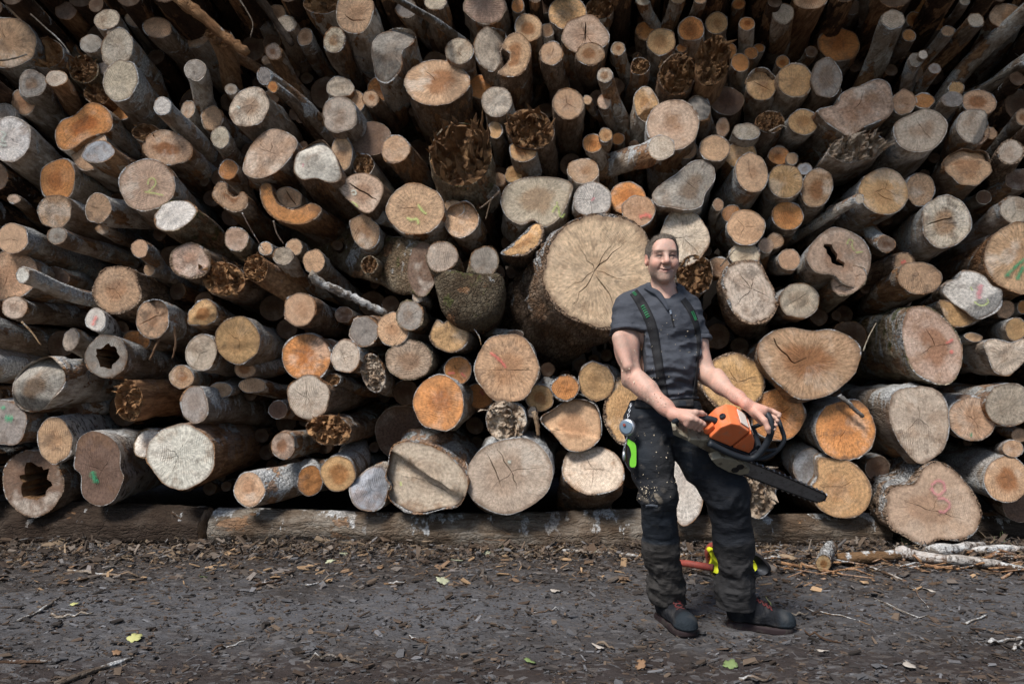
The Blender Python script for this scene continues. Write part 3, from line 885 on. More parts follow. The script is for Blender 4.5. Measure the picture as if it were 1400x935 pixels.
def in_poly(p, poly):
    x, y = p[:, 0], p[:, 1]
    r = np.zeros(len(p), bool)
    x1, y1 = poly[:, 0], poly[:, 1]
    x2, y2 = np.roll(x1, -1), np.roll(y1, -1)
    for a, b, c, d in zip(x1, y1, x2, y2):
        if b != d:
            r ^= ((b > y) != (d > y)) & (x < (c - a) * (y - b) / (d - b) + a)
    return r
def catmull(pts, n, closed=True):
    P = np.asarray(pts, float); m = len(P)
    out = []
    seg = m if closed else m - 1
    for i in range(seg):
        if closed:
            p0, p1, p2, p3 = P[i - 1], P[i], P[(i + 1) % m], P[(i + 2) % m]
        else:
            p0, p1, p2, p3 = P[max(i - 1, 0)], P[i], P[i + 1], P[min(i + 2, m - 1)]
        for t in np.linspace(0, 1, 8, endpoint=False):
            out.append(0.5 * ((2 * p1) + (p2 - p0) * t + (2 * p0 - 5 * p1 + 4 * p2 - p3) * t * t + (3 * p1 - p0 - 3 * p2 + p3) * t ** 3))
    if not closed:
        out.append(P[-1])
    out = np.array(out)
    q = np.vstack([out, out[:1]]) if closed else out
    L = np.concatenate([[0], np.cumsum(np.linalg.norm(np.diff(q, axis=0), axis=1))])
    t = np.linspace(0, L[-1], n, endpoint=not closed)
    return np.stack([np.interp(t, L, q[:, k]) for k in range(q.shape[1])], 1)
def loop_noise(n, amp, kmax=9, r=rng):
    t = np.linspace(0, 2 * np.pi, n, endpoint=False)
    v = np.zeros(n)
    for k in range(2, kmax):
        v += r.normal() / k ** 0.8 * np.sin(k * t + r.uniform(0, 6.28))
    return v * amp
def smooth_noise2(p, scale, seed):
    """cheap smooth 2-D noise from summed sines"""
    r = np.random.default_rng(seed)
    v = np.zeros(len(p))
    for i in range(7):
        d = r.normal(size=2); d /= np.linalg.norm(d)
        f = scale * r.uniform(0.5, 2.2)
        v += np.sin(p @ d * f + r.uniform(0, 6.28)) / 7 * 2
    return v
def poly_area(p):
    return 0.5 * np.sum(p[:, 0] * np.roll(p[:, 1], -1) - np.roll(p[:, 0], -1) * p[:, 1])
def ribbon_poly(pts, widths):
    pts = np.asarray(pts, float)
    d = np.gradient(pts, axis=0); d /= np.linalg.norm(d, axis=1)[:, None] + 1e-9
    n = np.stack([-d[:, 1], d[:, 0]], 1) * np.asarray(widths)[:, None] / 2
    return np.vstack([pts + n, (pts - n)[::-1]])

def build_face(outl, plane, r, cracks=(), hollow=None, step=None, splinter=0.0, seed=0, dirv=None, dense=1.0, relief=0.003, facets=()):
    """triangulated log end in its own plane; returns verts, faces, fc attribute, hollow wall (verts, faces)"""
    rg = np.random.default_rng(seed)
    Rm = math.sqrt(abs(poly_area(outl)) / math.pi)
    cen = outl.mean(0)
    pts = [outl]; edges = []
    n0 = len(outl)
    edges += [(i, (i + 1) % n0) for i in range(n0)]
    holes = []
    for cpts in cracks:
        k = sum(len(a) for a in pts); m = len(cpts)
        pts.append(cpts); edges += [(k + i, k + (i + 1) % m) for i in range(m)]
        holes.append(cpts)
    if hollow is not None:
        k = sum(len(a) for a in pts); m = len(hollow)
        pts.append(hollow); edges += [(k + i, k + (i + 1) % m) for i in range(m)]
        holes.append(hollow)
    if step is not None:
        ang, off, dep = step
        nrm = np.array([math.cos(ang), math.sin(ang)]); tan = np.array([-nrm[1], nrm[0]])
        for e in (0.0, 0.006):
            k = sum(len(a) for a in pts)
            b = cen + nrm * (off * Rm + e)
            line = np.array([b + tan * t + nrm * 0.006 * math.sin(t * 40 + seed) for t in np.linspace(-1.6 * Rm, 1.6 * Rm, 9)])
            pts.append(line); edges += [(k + i, k + i + 1) for i in range(8)]
    sp = Rm / (5.0 * dense)
    lo, hi = outl.min(0), outl.max(0)
    gx, gy = np.meshgrid(np.arange(lo[0], hi[0], sp), np.arange(lo[1], hi[1], sp))
    g = np.stack([gx.ravel(), gy.ravel()], 1) + rg.uniform(-.3, .3, (gx.size, 2)) * sp
    g = g[in_poly(g, cen + (outl - cen) * 0.95)]
    pts.append(g)
    P = np.vstack(pts)
    res = delaunay_2d_cdt([Vector(p) for p in P.tolist()], edges, [], 0, 1e-6)
    vv = np.array([tuple(v) for v in res[0]]); tri = np.array([f for f in res[2] if len(f) == 3], int)
    ctr = vv[tri].mean(1)
    keep = in_poly(ctr, outl)
    for h in holes:
        keep &= ~in_poly(ctr, h)
    tri = tri[keep]
    used = np.unique(tri)
    rem = -np.ones(len(vv), int); rem[used] = np.arange(len(used))
    vv = vv[used]; tri = rem[tri]
    # orient so that normals face the camera (-Y); local coords (x, z) with y depth
    a, b, c = vv[tri[:, 0]], vv[tri[:, 1]], vv[tri[:, 2]]
    ar = (b[:, 0] - a[:, 0]) * (c[:, 1] - a[:, 1]) - (b[:, 1] - a[:, 1]) * (c[:, 0] - a[:, 0])
    tri[ar < 0] = tri[ar < 0][:, ::-1]
    tx, tz = plane
    y = tx * vv[:, 0] + tz * vv[:, 1]
    pith = cen + rg.uniform(-.16, .16, 2) * Rm
    d = vv - pith; ang = np.arctan2(d[:, 1], d[:, 0]); rad = np.linalg.norm(d, axis=1)
    od = outl - pith; oa = np.arctan2(od[:, 1], od[:, 0]); orr = np.linalg.norm(od, axis=1)
    o = np.argsort(oa)
    Ra = np.interp(ang, np.concatenate([oa[o] - 2 * np.pi, oa[o], oa[o] + 2 * np.pi]), np.tile(orr[o], 3))
    rho = np.clip(rad / np.maximum(Ra, 1e-4), 0, 1)
    inner = 1 - np.clip(rho, 0, 1) ** 8
    y = y + smooth_noise2(vv, 6.0 / Rm, seed + 1) * relief * inner
    for fa, fo, fs_ in facets:
        y = y + fs_ * np.maximum(0, (vv - cen) @ np.array([math.cos(R(fa)), math.sin(R(fa))]) - fo * Rm)
    if step is not None:
        sd_ = (vv - cen) @ nrm - off * Rm
        y = y + np.where(sd_ > 0.003 + 0.006 * np.sin((vv - cen) @ tan * 40 + seed), dep, 0)
    if splinter:
        h = np.round(smooth_noise2(vv * [1.0, 0.6], 6.0 / Rm, seed + 3) * 2.2) / 2.2 * 0.55 + rg.normal(size=len(vv)) * 0.16
        y = y - np.where(rho < 0.97, h, h * 0.4) * splinter * Rm + 0.25 * splinter * Rm * inner
    verts = np.stack([vv[:, 0], y, vv[:, 1]], 1)
    fc = np.stack([d[:, 0], d[:, 1], rho], 1)
    faces = tri.tolist()
    # walls of cracks and hollows: boundary edges that are not on the outline
    ed = {}
    for f in faces:
        for i in range(3):
            e = (f[i], f[(i + 1) % 3]); ed[e] = 1
    bnd = [e for e in ed if (e[1], e[0]) not in ed]
    hv, hf = [], []
    nv = len(verts); add = []; addfc = []; mp = {}
    for e in bnd:
        mid = vv[list(e)].mean(0)
        if hollow is not None and in_poly((cen + (mid - cen) * 0.93)[None], hollow)[0] and rho[e[0]] < 0.93:
            i = len(hv)
            p, q = verts[e[0]], verts[e[1]]
            hv += [p, q, q + dirv * 0.16 + rg.normal(size=3) * .008, p + dirv * 0.16 + rg.normal(size=3) * .008,
                   q * [.9, 1, .9] + dirv * 0.5, p * [.9, 1, .9] + dirv * 0.5]
            hf += [[i + 1, i, i + 3, i + 2], [i + 2, i + 3, i + 5, i + 4]]
        elif rho[e[0]] < 0.985 or rho[e[1]] < 0.985:
            w = []
            for q in e:
                if q not in mp:
                    mp[q] = nv + len(add)
                    add += [verts[q], verts[q] + dirv * 0.05]; addfc += [fc[q], fc[q]]
                w.append(mp[q])
            faces.append([w[1], w[0], w[0] + 1, w[1] + 1])
    if add:
        verts = np.vstack([verts, add]); fc = np.vstack([fc, addfc])
    return verts, faces, fc, (np.array(hv), hf), pith, Rm

def spikes(n, Rm, outl, dirv, lenr, rg, base_y=0.0, spread=0.25, thick=0.06):
    """slender torn splinters standing out of a broken end"""
    V_, F_ = [], []
    cen = outl.mean(0)
    for _ in range(n):
        t = rg.integers(len(outl)); q = cen + (outl[t] - cen) * math.sqrt(rg.uniform(0.03, 0.95))
        L = Rm * rg.uniform(*lenr); w = Rm * thick * rg.uniform(.5, 1.6); w2 = w * rg.uniform(.12, .5)
        d = -dirv + np.array([rg.normal(), 0, rg.normal()]) * spread
        d /= np.linalg.norm(d)
        p = np.array([q[0], base_y + 0.03, q[1]])
        a = rg.uniform(0, 6.28); u = np.array([math.cos(a), 0, math.sin(a)]) * w; v = np.array([-math.sin(a), 0, math.cos(a)]) * w2
        i = len(V_)
        for s_, k in ((0, 1.0), (.6, .75), (1, .12)):
            c = p + d * L * s_ + np.array([rg.normal(), 0, rg.normal()]) * w * .5 * s_
            V_ += [c + u * k, c + v * k, c - u * k, c - v * k]
        for s_ in (0, 4):
            for j in range(4):
                F_.append([i + s_ + j, i + s_ + (j + 1) % 4, i + s_ + 4 + (j + 1) % 4, i + s_ + 4 + j])
        F_.append([i + 8, i + 9, i + 10, i + 11])
    return V_, F_

def vanish(x, y):
    vx = np.interp(x, [150, 400, 700, 1000, 1400], [650, 750, 800, 850, 910])
    vy = np.interp(y, [150, 400, 560, 680], [640, 570, 530, 512])
    return vx, vy

LOGS = {}
for line in ROWS.strip().splitlines():
    t = line.split()
    i = int(t[0])
    d = dict(id=i, x=float(t[1]), y=float(t[2]), a=float(t[3]), b=float(t[4]), rot=float(t[5]), dep=float(t[6]), tone=t[7],
             cr=0, s=False, h=None, bark='bark', H=None, D=None, S=None, n=0.03)
    for f in t[8:]:
        if f in BARKS: d['bark'] = BARKS[f]
        elif f == 's': d['s'] = True
        elif f[0] == 'c': d['cr'] = int(f[1:])
        elif f[0] == 'h': d['h'] = float(f[1:])
        elif f[0] == 'H': d['H'] = float(f[1:])
        elif f[0] == 'n': d['n'] = float(f[1:])
        elif f[0] == 'D': d['D'] = tuple(float(q) for q in f[2:].split(','))
        elif f[0] == 'S': d['S'] = tuple(float(q) for q in f[1:].split(','))
    if i in POLY:
        q = np.array(POLY[i], float)
        lo, hi = q.min(0), q.max(0)
        d['x'], d['y'] = (lo + hi) / 2; d['a'], d['b'] = (hi - lo) / 2
    LOGS[i] = d

def log_geometry(d):
    """outline of the end in photo px -> real geometry at the log's own distance"""
    i = d['id']; rg = np.random.default_rng(1000 + i)
    size = max(d['a'], d['b'])
    n = int(np.clip(size * 1.1, 22, 84))
    if i in POLY:
        q = catmull(POLY[i], max(n, 44))
        if i not in NGON:
            c = q.mean(0); rr = 1 + loop_noise(len(q), 0.006, 14, rg)
            q = c + (q - c) * rr[:, None]
    else:
        t = np.linspace(0, 2 * np.pi, n, endpoint=False)
        rr = 1 + loop_noise(n, (d['n'] + .012) * 0.8, 8, rg) + rg.normal(size=n) * .007
        for _ in range(rg.choice([0, 1, 2], p=[.4, .4, .2])):           # chipped rim
            rr -= rg.uniform(.03, .11) * np.exp(-(np.angle(np.exp(1j * (t - rg.uniform(0, 6.28)))) / rg.uniform(.12, .4)) ** 2)
        rr *= 1.055
        e = np.stack([d['a'] * np.cos(t) * rr, d['b'] * np.sin(t) * rr], 1)
        cr_, sr_ = math.cos(R(d['rot'])), math.sin(R(d['rot']))
        q = e @ np.array([[cr_, sr_], [-sr_, cr_]]) + [d['x'], d['y']]
    z0 = at(d['x'], d['y'], FRONT)[2]
    Y0 = FRONT + d['dep'] + 0.03 * (z0 - 1.0)
    tx, tz = rg.uniform(-.22, .22), rg.uniform(-.16, .22)
    if i in (148, 132, 246, 255, 250): tx, tz = tx * .4, tz * .4
    if i in (133, 162): tz = .45
    k = Y0 / F
    Yv = Y0 + tx * (q[:, 0] - d['x']) * k - tz * (q[:, 1] - d['y']) * k
    W = at(q[:, 0], q[:, 1], Yv)
    c = W.mean(0); c[1] = Y0
    L2 = (W - c)[:, [0, 2]]
    if poly_area(L2) < 0:
        L2 = L2[::-1]
    if d['D']:
        # leaning log: the shaft shows from the end towards this point of the photo
        far = at(d['D'][0], d['D'][1], Y0 + 0.55)
        dv = far - c
    else:
        vx, vy = vanish(d['x'], d['y'])
        jt = 1.0 if size > 24 else 2.3
        dv = ray(vx + rg.normal() * 28 * jt, vy + rg.normal() * 20 * jt)
    dv = dv / np.linalg.norm(dv)
    d.update(c=c, out=L2, tilt=(tx, tz), dir=dv, Y0=Y0, r=math.sqrt(abs(poly_area(L2)) / math.pi))
    return d
for d in LOGS.values():
    log_geometry(d)

def px_local(d, pts):
    """photo px on this log's end -> local (x, z)"""
    q = np.asarray(pts, float); k = d['Y0'] / F
    Yv = d['Y0'] + d['tilt'][0] * (q[:, 0] - d['x']) * k - d['tilt'][1] * (q[:, 1] - d['y']) * k
    return (at(q[:, 0], q[:, 1], Yv) - d['c'])[:, [0, 2]]

BARKCOL = {'bark': [(0.205, 0.18, 0.155), (0.165, 0.135, 0.108), (0.245, 0.225, 0.20)], 'bark_brown': [(0.14, 0.105, 0.078), (0.17, 0.135, 0.105)],
           'bark_rough': [(0.17, 0.125, 0.09)], 'bark_moss': [(0.15, 0.125, 0.09)], 'bark_lichen': [(0.20, 0.18, 0.155)],
           'bark_birch': [(0.22, 0.20, 0.18)], 'bark_bare': [(0.22, 0.14, 0.085)], 'bark_x': [(0.16, 0.12, 0.085)]}

def bark_mesh(outl, inner, plane, dirv, L, rg, rough, taper, nseg):
    n = len(outl)
    Rm = math.sqrt(abs(poly_area(outl)) / math.pi)
    tx, tz = plane
    th = np.linspace(0, 2 * np.pi, n, endpoint=False)
    s = L * (np.linspace(0, 1, nseg) ** 1.7)
    ph = rg.uniform(0, 6.28, (10,)); kk = rg.integers(2, 9, 10)
    rings = [np.stack([inner[:, 0], tx * inner[:, 0] + tz * inner[:, 1], inner[:, 1]], 1)]
    cen = outl.mean(0)
    bend = rg.normal(size=3) * [1, 0, 1] * 0.05
    knots = [(rg.uniform(0, 6.28), rg.uniform(.05, .8), rg.uniform(.25, .5), rg.uniform(.03, .07), rg.choice([-.06, .09, .13])) for _ in range(6)]
    wv = rg.uniform(0, 6.28, 4)
    crook = rg.uniform(.03, .075) if Rm < .10 else rg.uniform(.0, .03)
    for j, sj in enumerate(s):
        b = np.zeros(n)
        for q in range(10):
            b += np.sin(kk[q] * th + ph[q] + sj * rg.choice([0, 1.5, 4]) * 0) * 0.006
        b += np.sin(3 * th + ph[0] + sj * 5) * 0.015 + np.sin(2 * th + ph[1] - sj * 7) * 0.015
        b += rg.normal(size=n) * (0.004 + 0.022 * rough)
        for ka, ks, kw, kl, kh in knots:
            da = np.angle(np.exp(1j * (th - ka)))
            b += kh * np.exp(-(da / kw) ** 2 - ((sj - ks) / kl) ** 2)
        b += .03 * np.sin(2 * th + wv[0] + sj * 9) * np.sin(sj * 13 + wv[1]) + .022 * np.sin(5 * th + wv[2] - sj * 16)
        b *= min(1.0, 0.25 + sj * 6)
        o = (outl - cen) * (1 - taper * sj)
        o = cen + o * (1 + b)[:, None]
        # oblique front eases into a square cross-section
        y = (tx * o[:, 0] + tz * o[:, 1]) * max(0.0, 1 - sj / max(L, .01))
        p = np.stack([o[:, 0], y, o[:, 1]], 1) + dirv * sj + bend * (sj * sj) + np.array([math.sin(sj * 4.2 + wv[3]) - math.sin(wv[3]), 0, math.sin(sj * 3.1 + wv[0]) - math.sin(wv[0])]) * crook * min(1.0, sj * 3)
        rings.append(p)
        if j == 0: rings.append(p.copy())           # the sawn edge stays crisp
    Vv = np.vstack(rings); m = len(rings)
    F_ = []
    for j in [q for q in range(m - 1) if q != 1]:
        for i in range(n):
            a, b_ = j * n + i, j * n + (i + 1) % n
            F_.append([a, a + n, b_ + n, b_])
    F_.append([(m - 1) * n + i for i in range(n)])
    return Vv, F_

def set_fc(o, fc):
    at_ = o.data.attributes.new('fc', 'FLOAT_VECTOR', 'POINT')
    at_.data.foreach_set('vector', fc.astype(np.float32).ravel())

def make_log(d, root=None):
    i = d['id']; rg = np.random.default_rng(5000 + i)
    outl, plane, dv = d['out'], d['tilt'], d['dir']
    n = len(outl); Rm = d['r']
    nm = 'broken_log' if d['s'] else ('hollow_log' if d['h'] else 'log')
    own = root is None
    if own:
        root = empty(nm, V(d['c']))
    loc = V(d['c']) - root.location
    rough = {'bark_rough': 0.9, 'bark_moss': .5, 'bark_brown': .35}.get(d['bark'], 0.15)
    th = (0.013 if d['bark'] == 'bark_rough' and Rm > .1 else 0.009 if d['bark'] == 'bark_rough' else 0.0045) * rg.uniform(.7, 1.3)
    if d['bark'] in ('bark_bare', 'bark_birch', 'bark_lichen'): th = 0.0012
    if d['bark'] == 'bark': th *= .6
    tg = np.roll(outl, -1, 0) - np.roll(outl, 1, 0); tg /= np.linalg.norm(tg, axis=1)[:, None] + 1e-9
    nr = np.stack([tg[:, 1], -tg[:, 0]], 1)
    inner = outl - nr * th * (1 + 0.5 * rg.normal(size=(n, 1)).clip(-1, 1))
    d['inner'] = inner
    Lg = rg.uniform(2.2, 2.9) if i not in (109, 209) else .30
    if d['D']: Lg = min(Lg, 1.8)
    taper = rg.uniform(-.02, .06)
    fl = np.clip(loop_noise(n, 1.0, 12, rg), 0, 1.2) * rg.uniform(.0, .007) + np.abs(rg.normal(size=n)) * .0012
    vb, fb = bark_mesh(outl + nr * fl[:, None], inner, plane, dv, Lg, rg, rough, taper, 22 if Rm > .1 else 16)
    for fa, fo, fs_ in FACET.get(i, ()):
        for r_ in range(4):
            sl = slice(r_ * n, (r_ + 1) * n); q2 = vb[sl][:, [0, 2]] - outl.mean(0)
            vb[sl, 1] += (1.0 if r_ < 3 else .6) * fs_ * np.maximum(0, q2 @ np.array([math.cos(R(fa)), math.sin(R(fa))]) - fo * Rm)
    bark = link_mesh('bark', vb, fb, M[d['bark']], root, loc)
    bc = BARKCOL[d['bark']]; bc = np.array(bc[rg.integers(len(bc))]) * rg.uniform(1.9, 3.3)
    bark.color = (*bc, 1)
    # cracks from the pith, and traced splits
    cr = []
    cen = inner.mean(0)
    if d['cr'] and not d['s']:
        a0 = rg.uniform(0, 6.28)
        p0 = cen + rg.uniform(-.12, .12, 2) * Rm
        for k in range(d['cr']):
            a = a0 + k * 6.283 / d['cr'] + rg.normal() * .35
            r1 = Rm * rg.uniform(.45, .88); m = 6
            rr = np.linspace(0.0, r1, m)
            zz = rg.normal(size=m) * .022 * Rm; zz[0] = 0
            pts = p0 + np.stack([np.cos(a) * rr - np.sin(a) * zz, np.sin(a) * rr + np.cos(a) * zz], 1)
            w = np.interp(np.linspace(0, 1, m), [0, .25, 1], [.35, 1, .12]) * rg.uniform(.0022, .0042) * (0.6 + Rm * 4)
            rp = ribbon_poly(pts, w)
            if in_poly(rp, cen + (inner - cen) * .97).all():
                cr.append(rp)
    if i in SPLITS:
        w, pts = SPLITS[i]
        q = catmull(px_local(d, pts), 9, False)
        q += rg.normal(size=q.shape) * w * .18
        ww = np.interp(np.linspace(0, 1, 9), [0, .3, .7, 1], [.35, 1, .9, .2]) * w
        rp = ribbon_poly(q, ww)
        rp = rp[in_poly(rp, cen + (inner - cen) * .985)]
        if len(rp) > 6: cr.append(rp)
    hol = None
    if d['h']:
        m = 30; t = np.linspace(0, 6.283, m, endpoint=False)
        f = d['h'] * (1 + loop_noise(m, .17, 9, rg) + rg.normal(size=m) * .08)
        hol = cen + np.array([.04, .02]) * Rm + np.stack([np.interp(t, np.linspace(0, 6.283, n), np.linalg.norm(inner - cen, axis=1)) * f * np.cos(t) * .95,
                                     np.interp(t, np.linspace(0, 6.283, n), np.linalg.norm(inner - cen, axis=1)) * f * np.sin(t)], 1)
    stp = (R(d['S'][0]), d['S'][1], d['S'][2]) if d['S'] else None
    spl = rg.uniform(.35, .6) if d['s'] else 0.0
    fv, ff, fc, hw, pith, _ = build_face(inner, plane, Rm, cr, hol, stp, spl, 77 + i, dv, facets=FACET.get(i, ()), dense=1.9 if d['s'] or i in FACET else 1.0 + .3 * (Rm > .12), relief=.004 if Rm > .08 else .002)
    col = np.array(TONE[d['tone']]) * rg.uniform(.88, 1.10) * (1 + rg.normal(size=3) * [.012, .008, .02])
    heart = d['H'] if d['H'] is not None else float(rg.choice([0, .2, .5, .9], p=[.3, .3, .25, .15]))
    if d['s']:
        pale = d['tone'] in 'WPT'
        sv, sf = spikes(16 + int(Rm * 170), Rm, inner, dv, (.25, 1.0), rg, thick=.12, spread=.3)
        k = len(fv)
        fv = np.vstack([fv, sv]); ff = ff + [[a + k for a in f] for f in sf]
        ce = link_mesh('broken_end', fv, ff, M['rot_pale' if pale else 'rot'], root, loc, smooth=False)
        tint = {'W': 1.25, 'O': 1.2, 'A': 1.35, 'T': 1.1, 'B': .9}.get(d['tone'], 1.0)
        ce.color = (tint, tint, tint, 1)
    else:
        ce = link_mesh('cut_end', fv, ff, M['cut'], root, loc)
        set_fc(ce, fc)
        ce.color = (*np.clip(col, .03, .75), heart)
        if len(hw[1]):
            h_ = link_mesh('hollow_wall', hw[0], hw[1], M['rot'], root, loc, smooth=False)
            h_.color = (.8, .8, .8, 1)
    d['cen2'] = cen
    for pk, w, pts in PAINTS.get(i, []):
        q = catmull(px_local(d, pts), max(6, len(pts) * 4), False)
        wm = 1.75 * w * d['Y0'] / F
        ww = wm * (0.85 + .3 * rg.random(len(q))); ww[0] *= .5; ww[-1] *= .5
        m = len(q); rp = ribbon_poly(q, ww)
        rp = np.vstack([rp[:m], q, rp[m:][::-1]])
        tx, tz = plane
        P3 = np.stack([rp[:, 0], tx * rp[:, 0] + tz * rp[:, 1] - 0.009, rp[:, 1]], 1)
        fq = [[o_ + k, o_ + k + 1, o_ + m + k + 1, o_ + m + k] for o_ in (0, m) for k in range(m - 1)]
        po = link_mesh('paint_mark', P3, fq, PAINT[pk], ce)
        fa = po.data.attributes.new('fade', 'FLOAT', 'POINT')
        fd = np.zeros(3 * m, np.float32); fd[m:2 * m] = 1; fd[m] = fd[2 * m - 1] = .4
        fa.data.foreach_set('value', fd)
    return root

# ---------------------------------------------------------------- labels: every log is pointed out by its look and by a landmark log near it
def dir_word(dx, dy):
    a = math.degrees(math.atan2(-dy, dx)) % 360
    return ['right of', 'above right of', 'above', 'above left of', 'left of', 'below left of', 'below', 'below right of'][int((a + 22.5) // 45) % 8]
def size_word(r):
    return 'thin' if r < .05 else 'slim' if r < .075 else 'medium' if r < .105 else 'thick' if r < .17 else 'very thick'
def look(d):
    w = [size_word(d['r']), TWORD[d['tone']]]
    if d['s']: w.append('splintered')
    elif d['S']: w.append('stepped')
    elif d['cr'] >= 2: w.append('cracked')
    if d['bark'] == 'bark_moss': w.append('mossy')
    return ' '.join(w)
LAB = {}
for i, (ph, lb) in LAND.items():
    LAB[i] = lb
LAB[109] = 'mossy forked log with two pale round ends side by side'
seen = set(LAB.values())
for d in sorted(LOGS.values(), key=lambda q: -q['r']):
    i = d['id']
    if i in LAB or i == 209: continue
    near = sorted((l for l in LAND if l not in (209, 195)), key=lambda l: math.hypot(LOGS[l]['x'] - d['x'], LOGS[l]['y'] - d['y']))
    lab = None
    cands = []
    for l in near[:3]:
        e = LOGS[l]; dw = dir_word(d['x'] - e['x'], d['y'] - e['y'])
        gap = math.hypot(d['x'] - e['x'], d['y'] - e['y']) - (d['a'] + d['b'] + e['a'] + e['b']) / 2
        cands.append(f"{look(d)} log {'just ' if gap < 14 else ''}{dw} the {LAND[l][0]}")
    for a in range(3):
        for b in range(3):
            if a != b:
                e = LOGS[near[b]]; dw = dir_word(d['x'] - e['x'], d['y'] - e['y'])
                cands.append(cands[a] + f", {dw} the {LAND[near[b]][0]}")
    for cnd in cands:
        if cnd not in seen and len(cnd.split()) <= 16:
            lab = cnd; break
    if lab is None:
        lab = f"{look(d)} log end nearest to the {LAND[near[0]][0]} on its {'left' if d['x'] < LOGS[near[0]]['x'] else 'right'}"
    seen.add(lab); LAB[i] = lab

roots = {}
for i, d in LOGS.items():
    if i == 209: continue
    o = make_log(d)
    tag(o, LAB[i], 'log', 'logs stacked in the pile')
    roots[i] = o
make_log(LOGS[209], roots[109])
# ---------------------------------------------------------------- ground
def ground_h(x, y):
    """height of the trodden ground: almost flat, small ruts"""
    return (0.012 * np.sin(x * 1.3 + y * 2.1) + 0.010 * np.sin(x * 3.1 - y * 1.7 + 1) + 0.006 * np.sin(x * 7.3 + y * 5.9 + 2)
            + 0.004 * np.sin(x * 13.0 - y * 17.0)) * np.clip((y - 1.0) / 1.5, 0, 1) - 0.014
def mat_soil():
    k = NT('forest_soil')
    tc = k.n('TexCoord'); p = tc.outputs['Object']
    st = k.vmath('MULTIPLY', p, (.55, 1, 1))
    a = k.noise(p, 1.1, 4, .6); b = k.noise(st, 14.0, 5, .7); c_ = k.noise(st, 60.0, 4, .75); v = k.voronoi(st, 45.0, 'F1', 'Color'); e = k.voronoi(st, 45.0, 'DISTANCE_TO_EDGE')
    vb = k.n('SeparateXYZ'); k.set(vb, 0, v)
    c = k.mix(k.step(a, .35, .65), (0.040, 0.035, 0.033), (0.080, 0.079, 0.083))
    c = k.mix(k.math('MULTIPLY', k.step(b, .45, .65), .6), c, (0.032, 0.024, 0.019))
    # trodden bands along the pile: damp brown wheel tracks, dusty grey crown between them
    sy = k.n('SeparateXYZ'); k.set(sy, 0, p)
    yy = k.math('ADD', sy.outputs[1], k.math('MULTIPLY', k.math('SUBTRACT', k.noise(k.vmath('MULTIPLY', p, (.5, 1, 1)), 2.2, 4, .6), .5), .9))
    def band(y0, w, amt, col, c):
        return k.mix(k.math('MULTIPLY', k.step(k.math('ABSOLUTE', k.math('SUBTRACT', yy, y0)), w, w * .2), amt), c, col)
    c = band(2.70, .36, .8, (0.030, 0.021, 0.018), c)
    c = band(3.45, .42, .6, (0.098, 0.099, 0.107), c)
    c = band(4.35, .40, .6, (0.045, 0.034, 0.027), c)
    c = k.mix(k.math('MULTIPLY', k.step(vb.outputs[0], .55, .95), .75), c, k.mix(vb.outputs[1], (0.092, 0.078, 0.068), (0.128, 0.126, 0.130)))
    c = k.scale_col(c, k.math('ADD', .45, k.math('MULTIPLY', c_, 1.1)))
    k.color(c)
    h = k.math('ADD', k.math('MULTIPLY', b, .9), k.math('ADD', k.math('MULTIPLY', c_, .5), k.math('MULTIPLY', vb.outputs[2], .5)))
    k.bump(h, .9, .025)
    k.rough(.92)
    return k.m
def build_ground():
    xs = np.unique(np.concatenate([np.linspace(-60, -6, 14), np.linspace(-6, 6, 241), np.linspace(6, 60, 14)]))
    ys = np.unique(np.concatenate([np.linspace(-60, 1.5, 16), np.linspace(1.5, 5.6, 130), np.linspace(5.6, 70, 16)]))
    X, Y = np.meshgrid(xs, ys)
    Z = ground_h(X, Y)
    nz = np.array([mnoise.noise((x * 9, y * 9, 0)) * .013 + mnoise.noise((x * 27, y * 27, 3)) * .010 if 1.5 < y < 5.6 and -6 < x < 6 else 0 for x, y in zip(X.ravel(), Y.ravel())]).reshape(X.shape)
    Z = Z + nz
    v = np.stack([X.ravel(), Y.ravel(), Z.ravel()], 1)
    w = len(xs)
    idx = np.arange(len(xs) * len(ys)).reshape(len(ys), w)
    f = np.stack([idx[:-1, :-1], idx[:-1, 1:], idx[1:, 1:], idx[1:, :-1]], -1).reshape(-1, 4)
    return tag(link_mesh('ground', v, f, mat_soil()), kind='structure')
build_ground()

# unseen earth slope added to stop sky light leaking through the gaps
def build_added_bank():
    k = NT('dark_earth'); tc = k.n('TexCoord')
    k.color(k.mix(k.noise(tc.outputs['Object'], 3.0, 5, .7), (0.025, 0.02, 0.015), (0.06, 0.045, 0.032)))
    xs = np.linspace(-14, 14, 40); ts = np.linspace(0, 1, 12)
    v = []; 
    for t in ts:
        for x in xs:
            v.append((x, 7.9 + t * 3.0 + .3 * math.sin(x * 1.3 + t * 4), -0.3 + 8.5 * t ** .7 + .15 * math.sin(x * 2.2)))
    w = len(xs)
    f = [[j * w + i, j * w + i + 1, (j + 1) * w + i + 1, (j + 1) * w + i] for j in range(len(ts) - 1) for i in range(w - 1)]
    tag(link_mesh('added_bank', v, f, k.m), kind='structure')
build_added_bank()

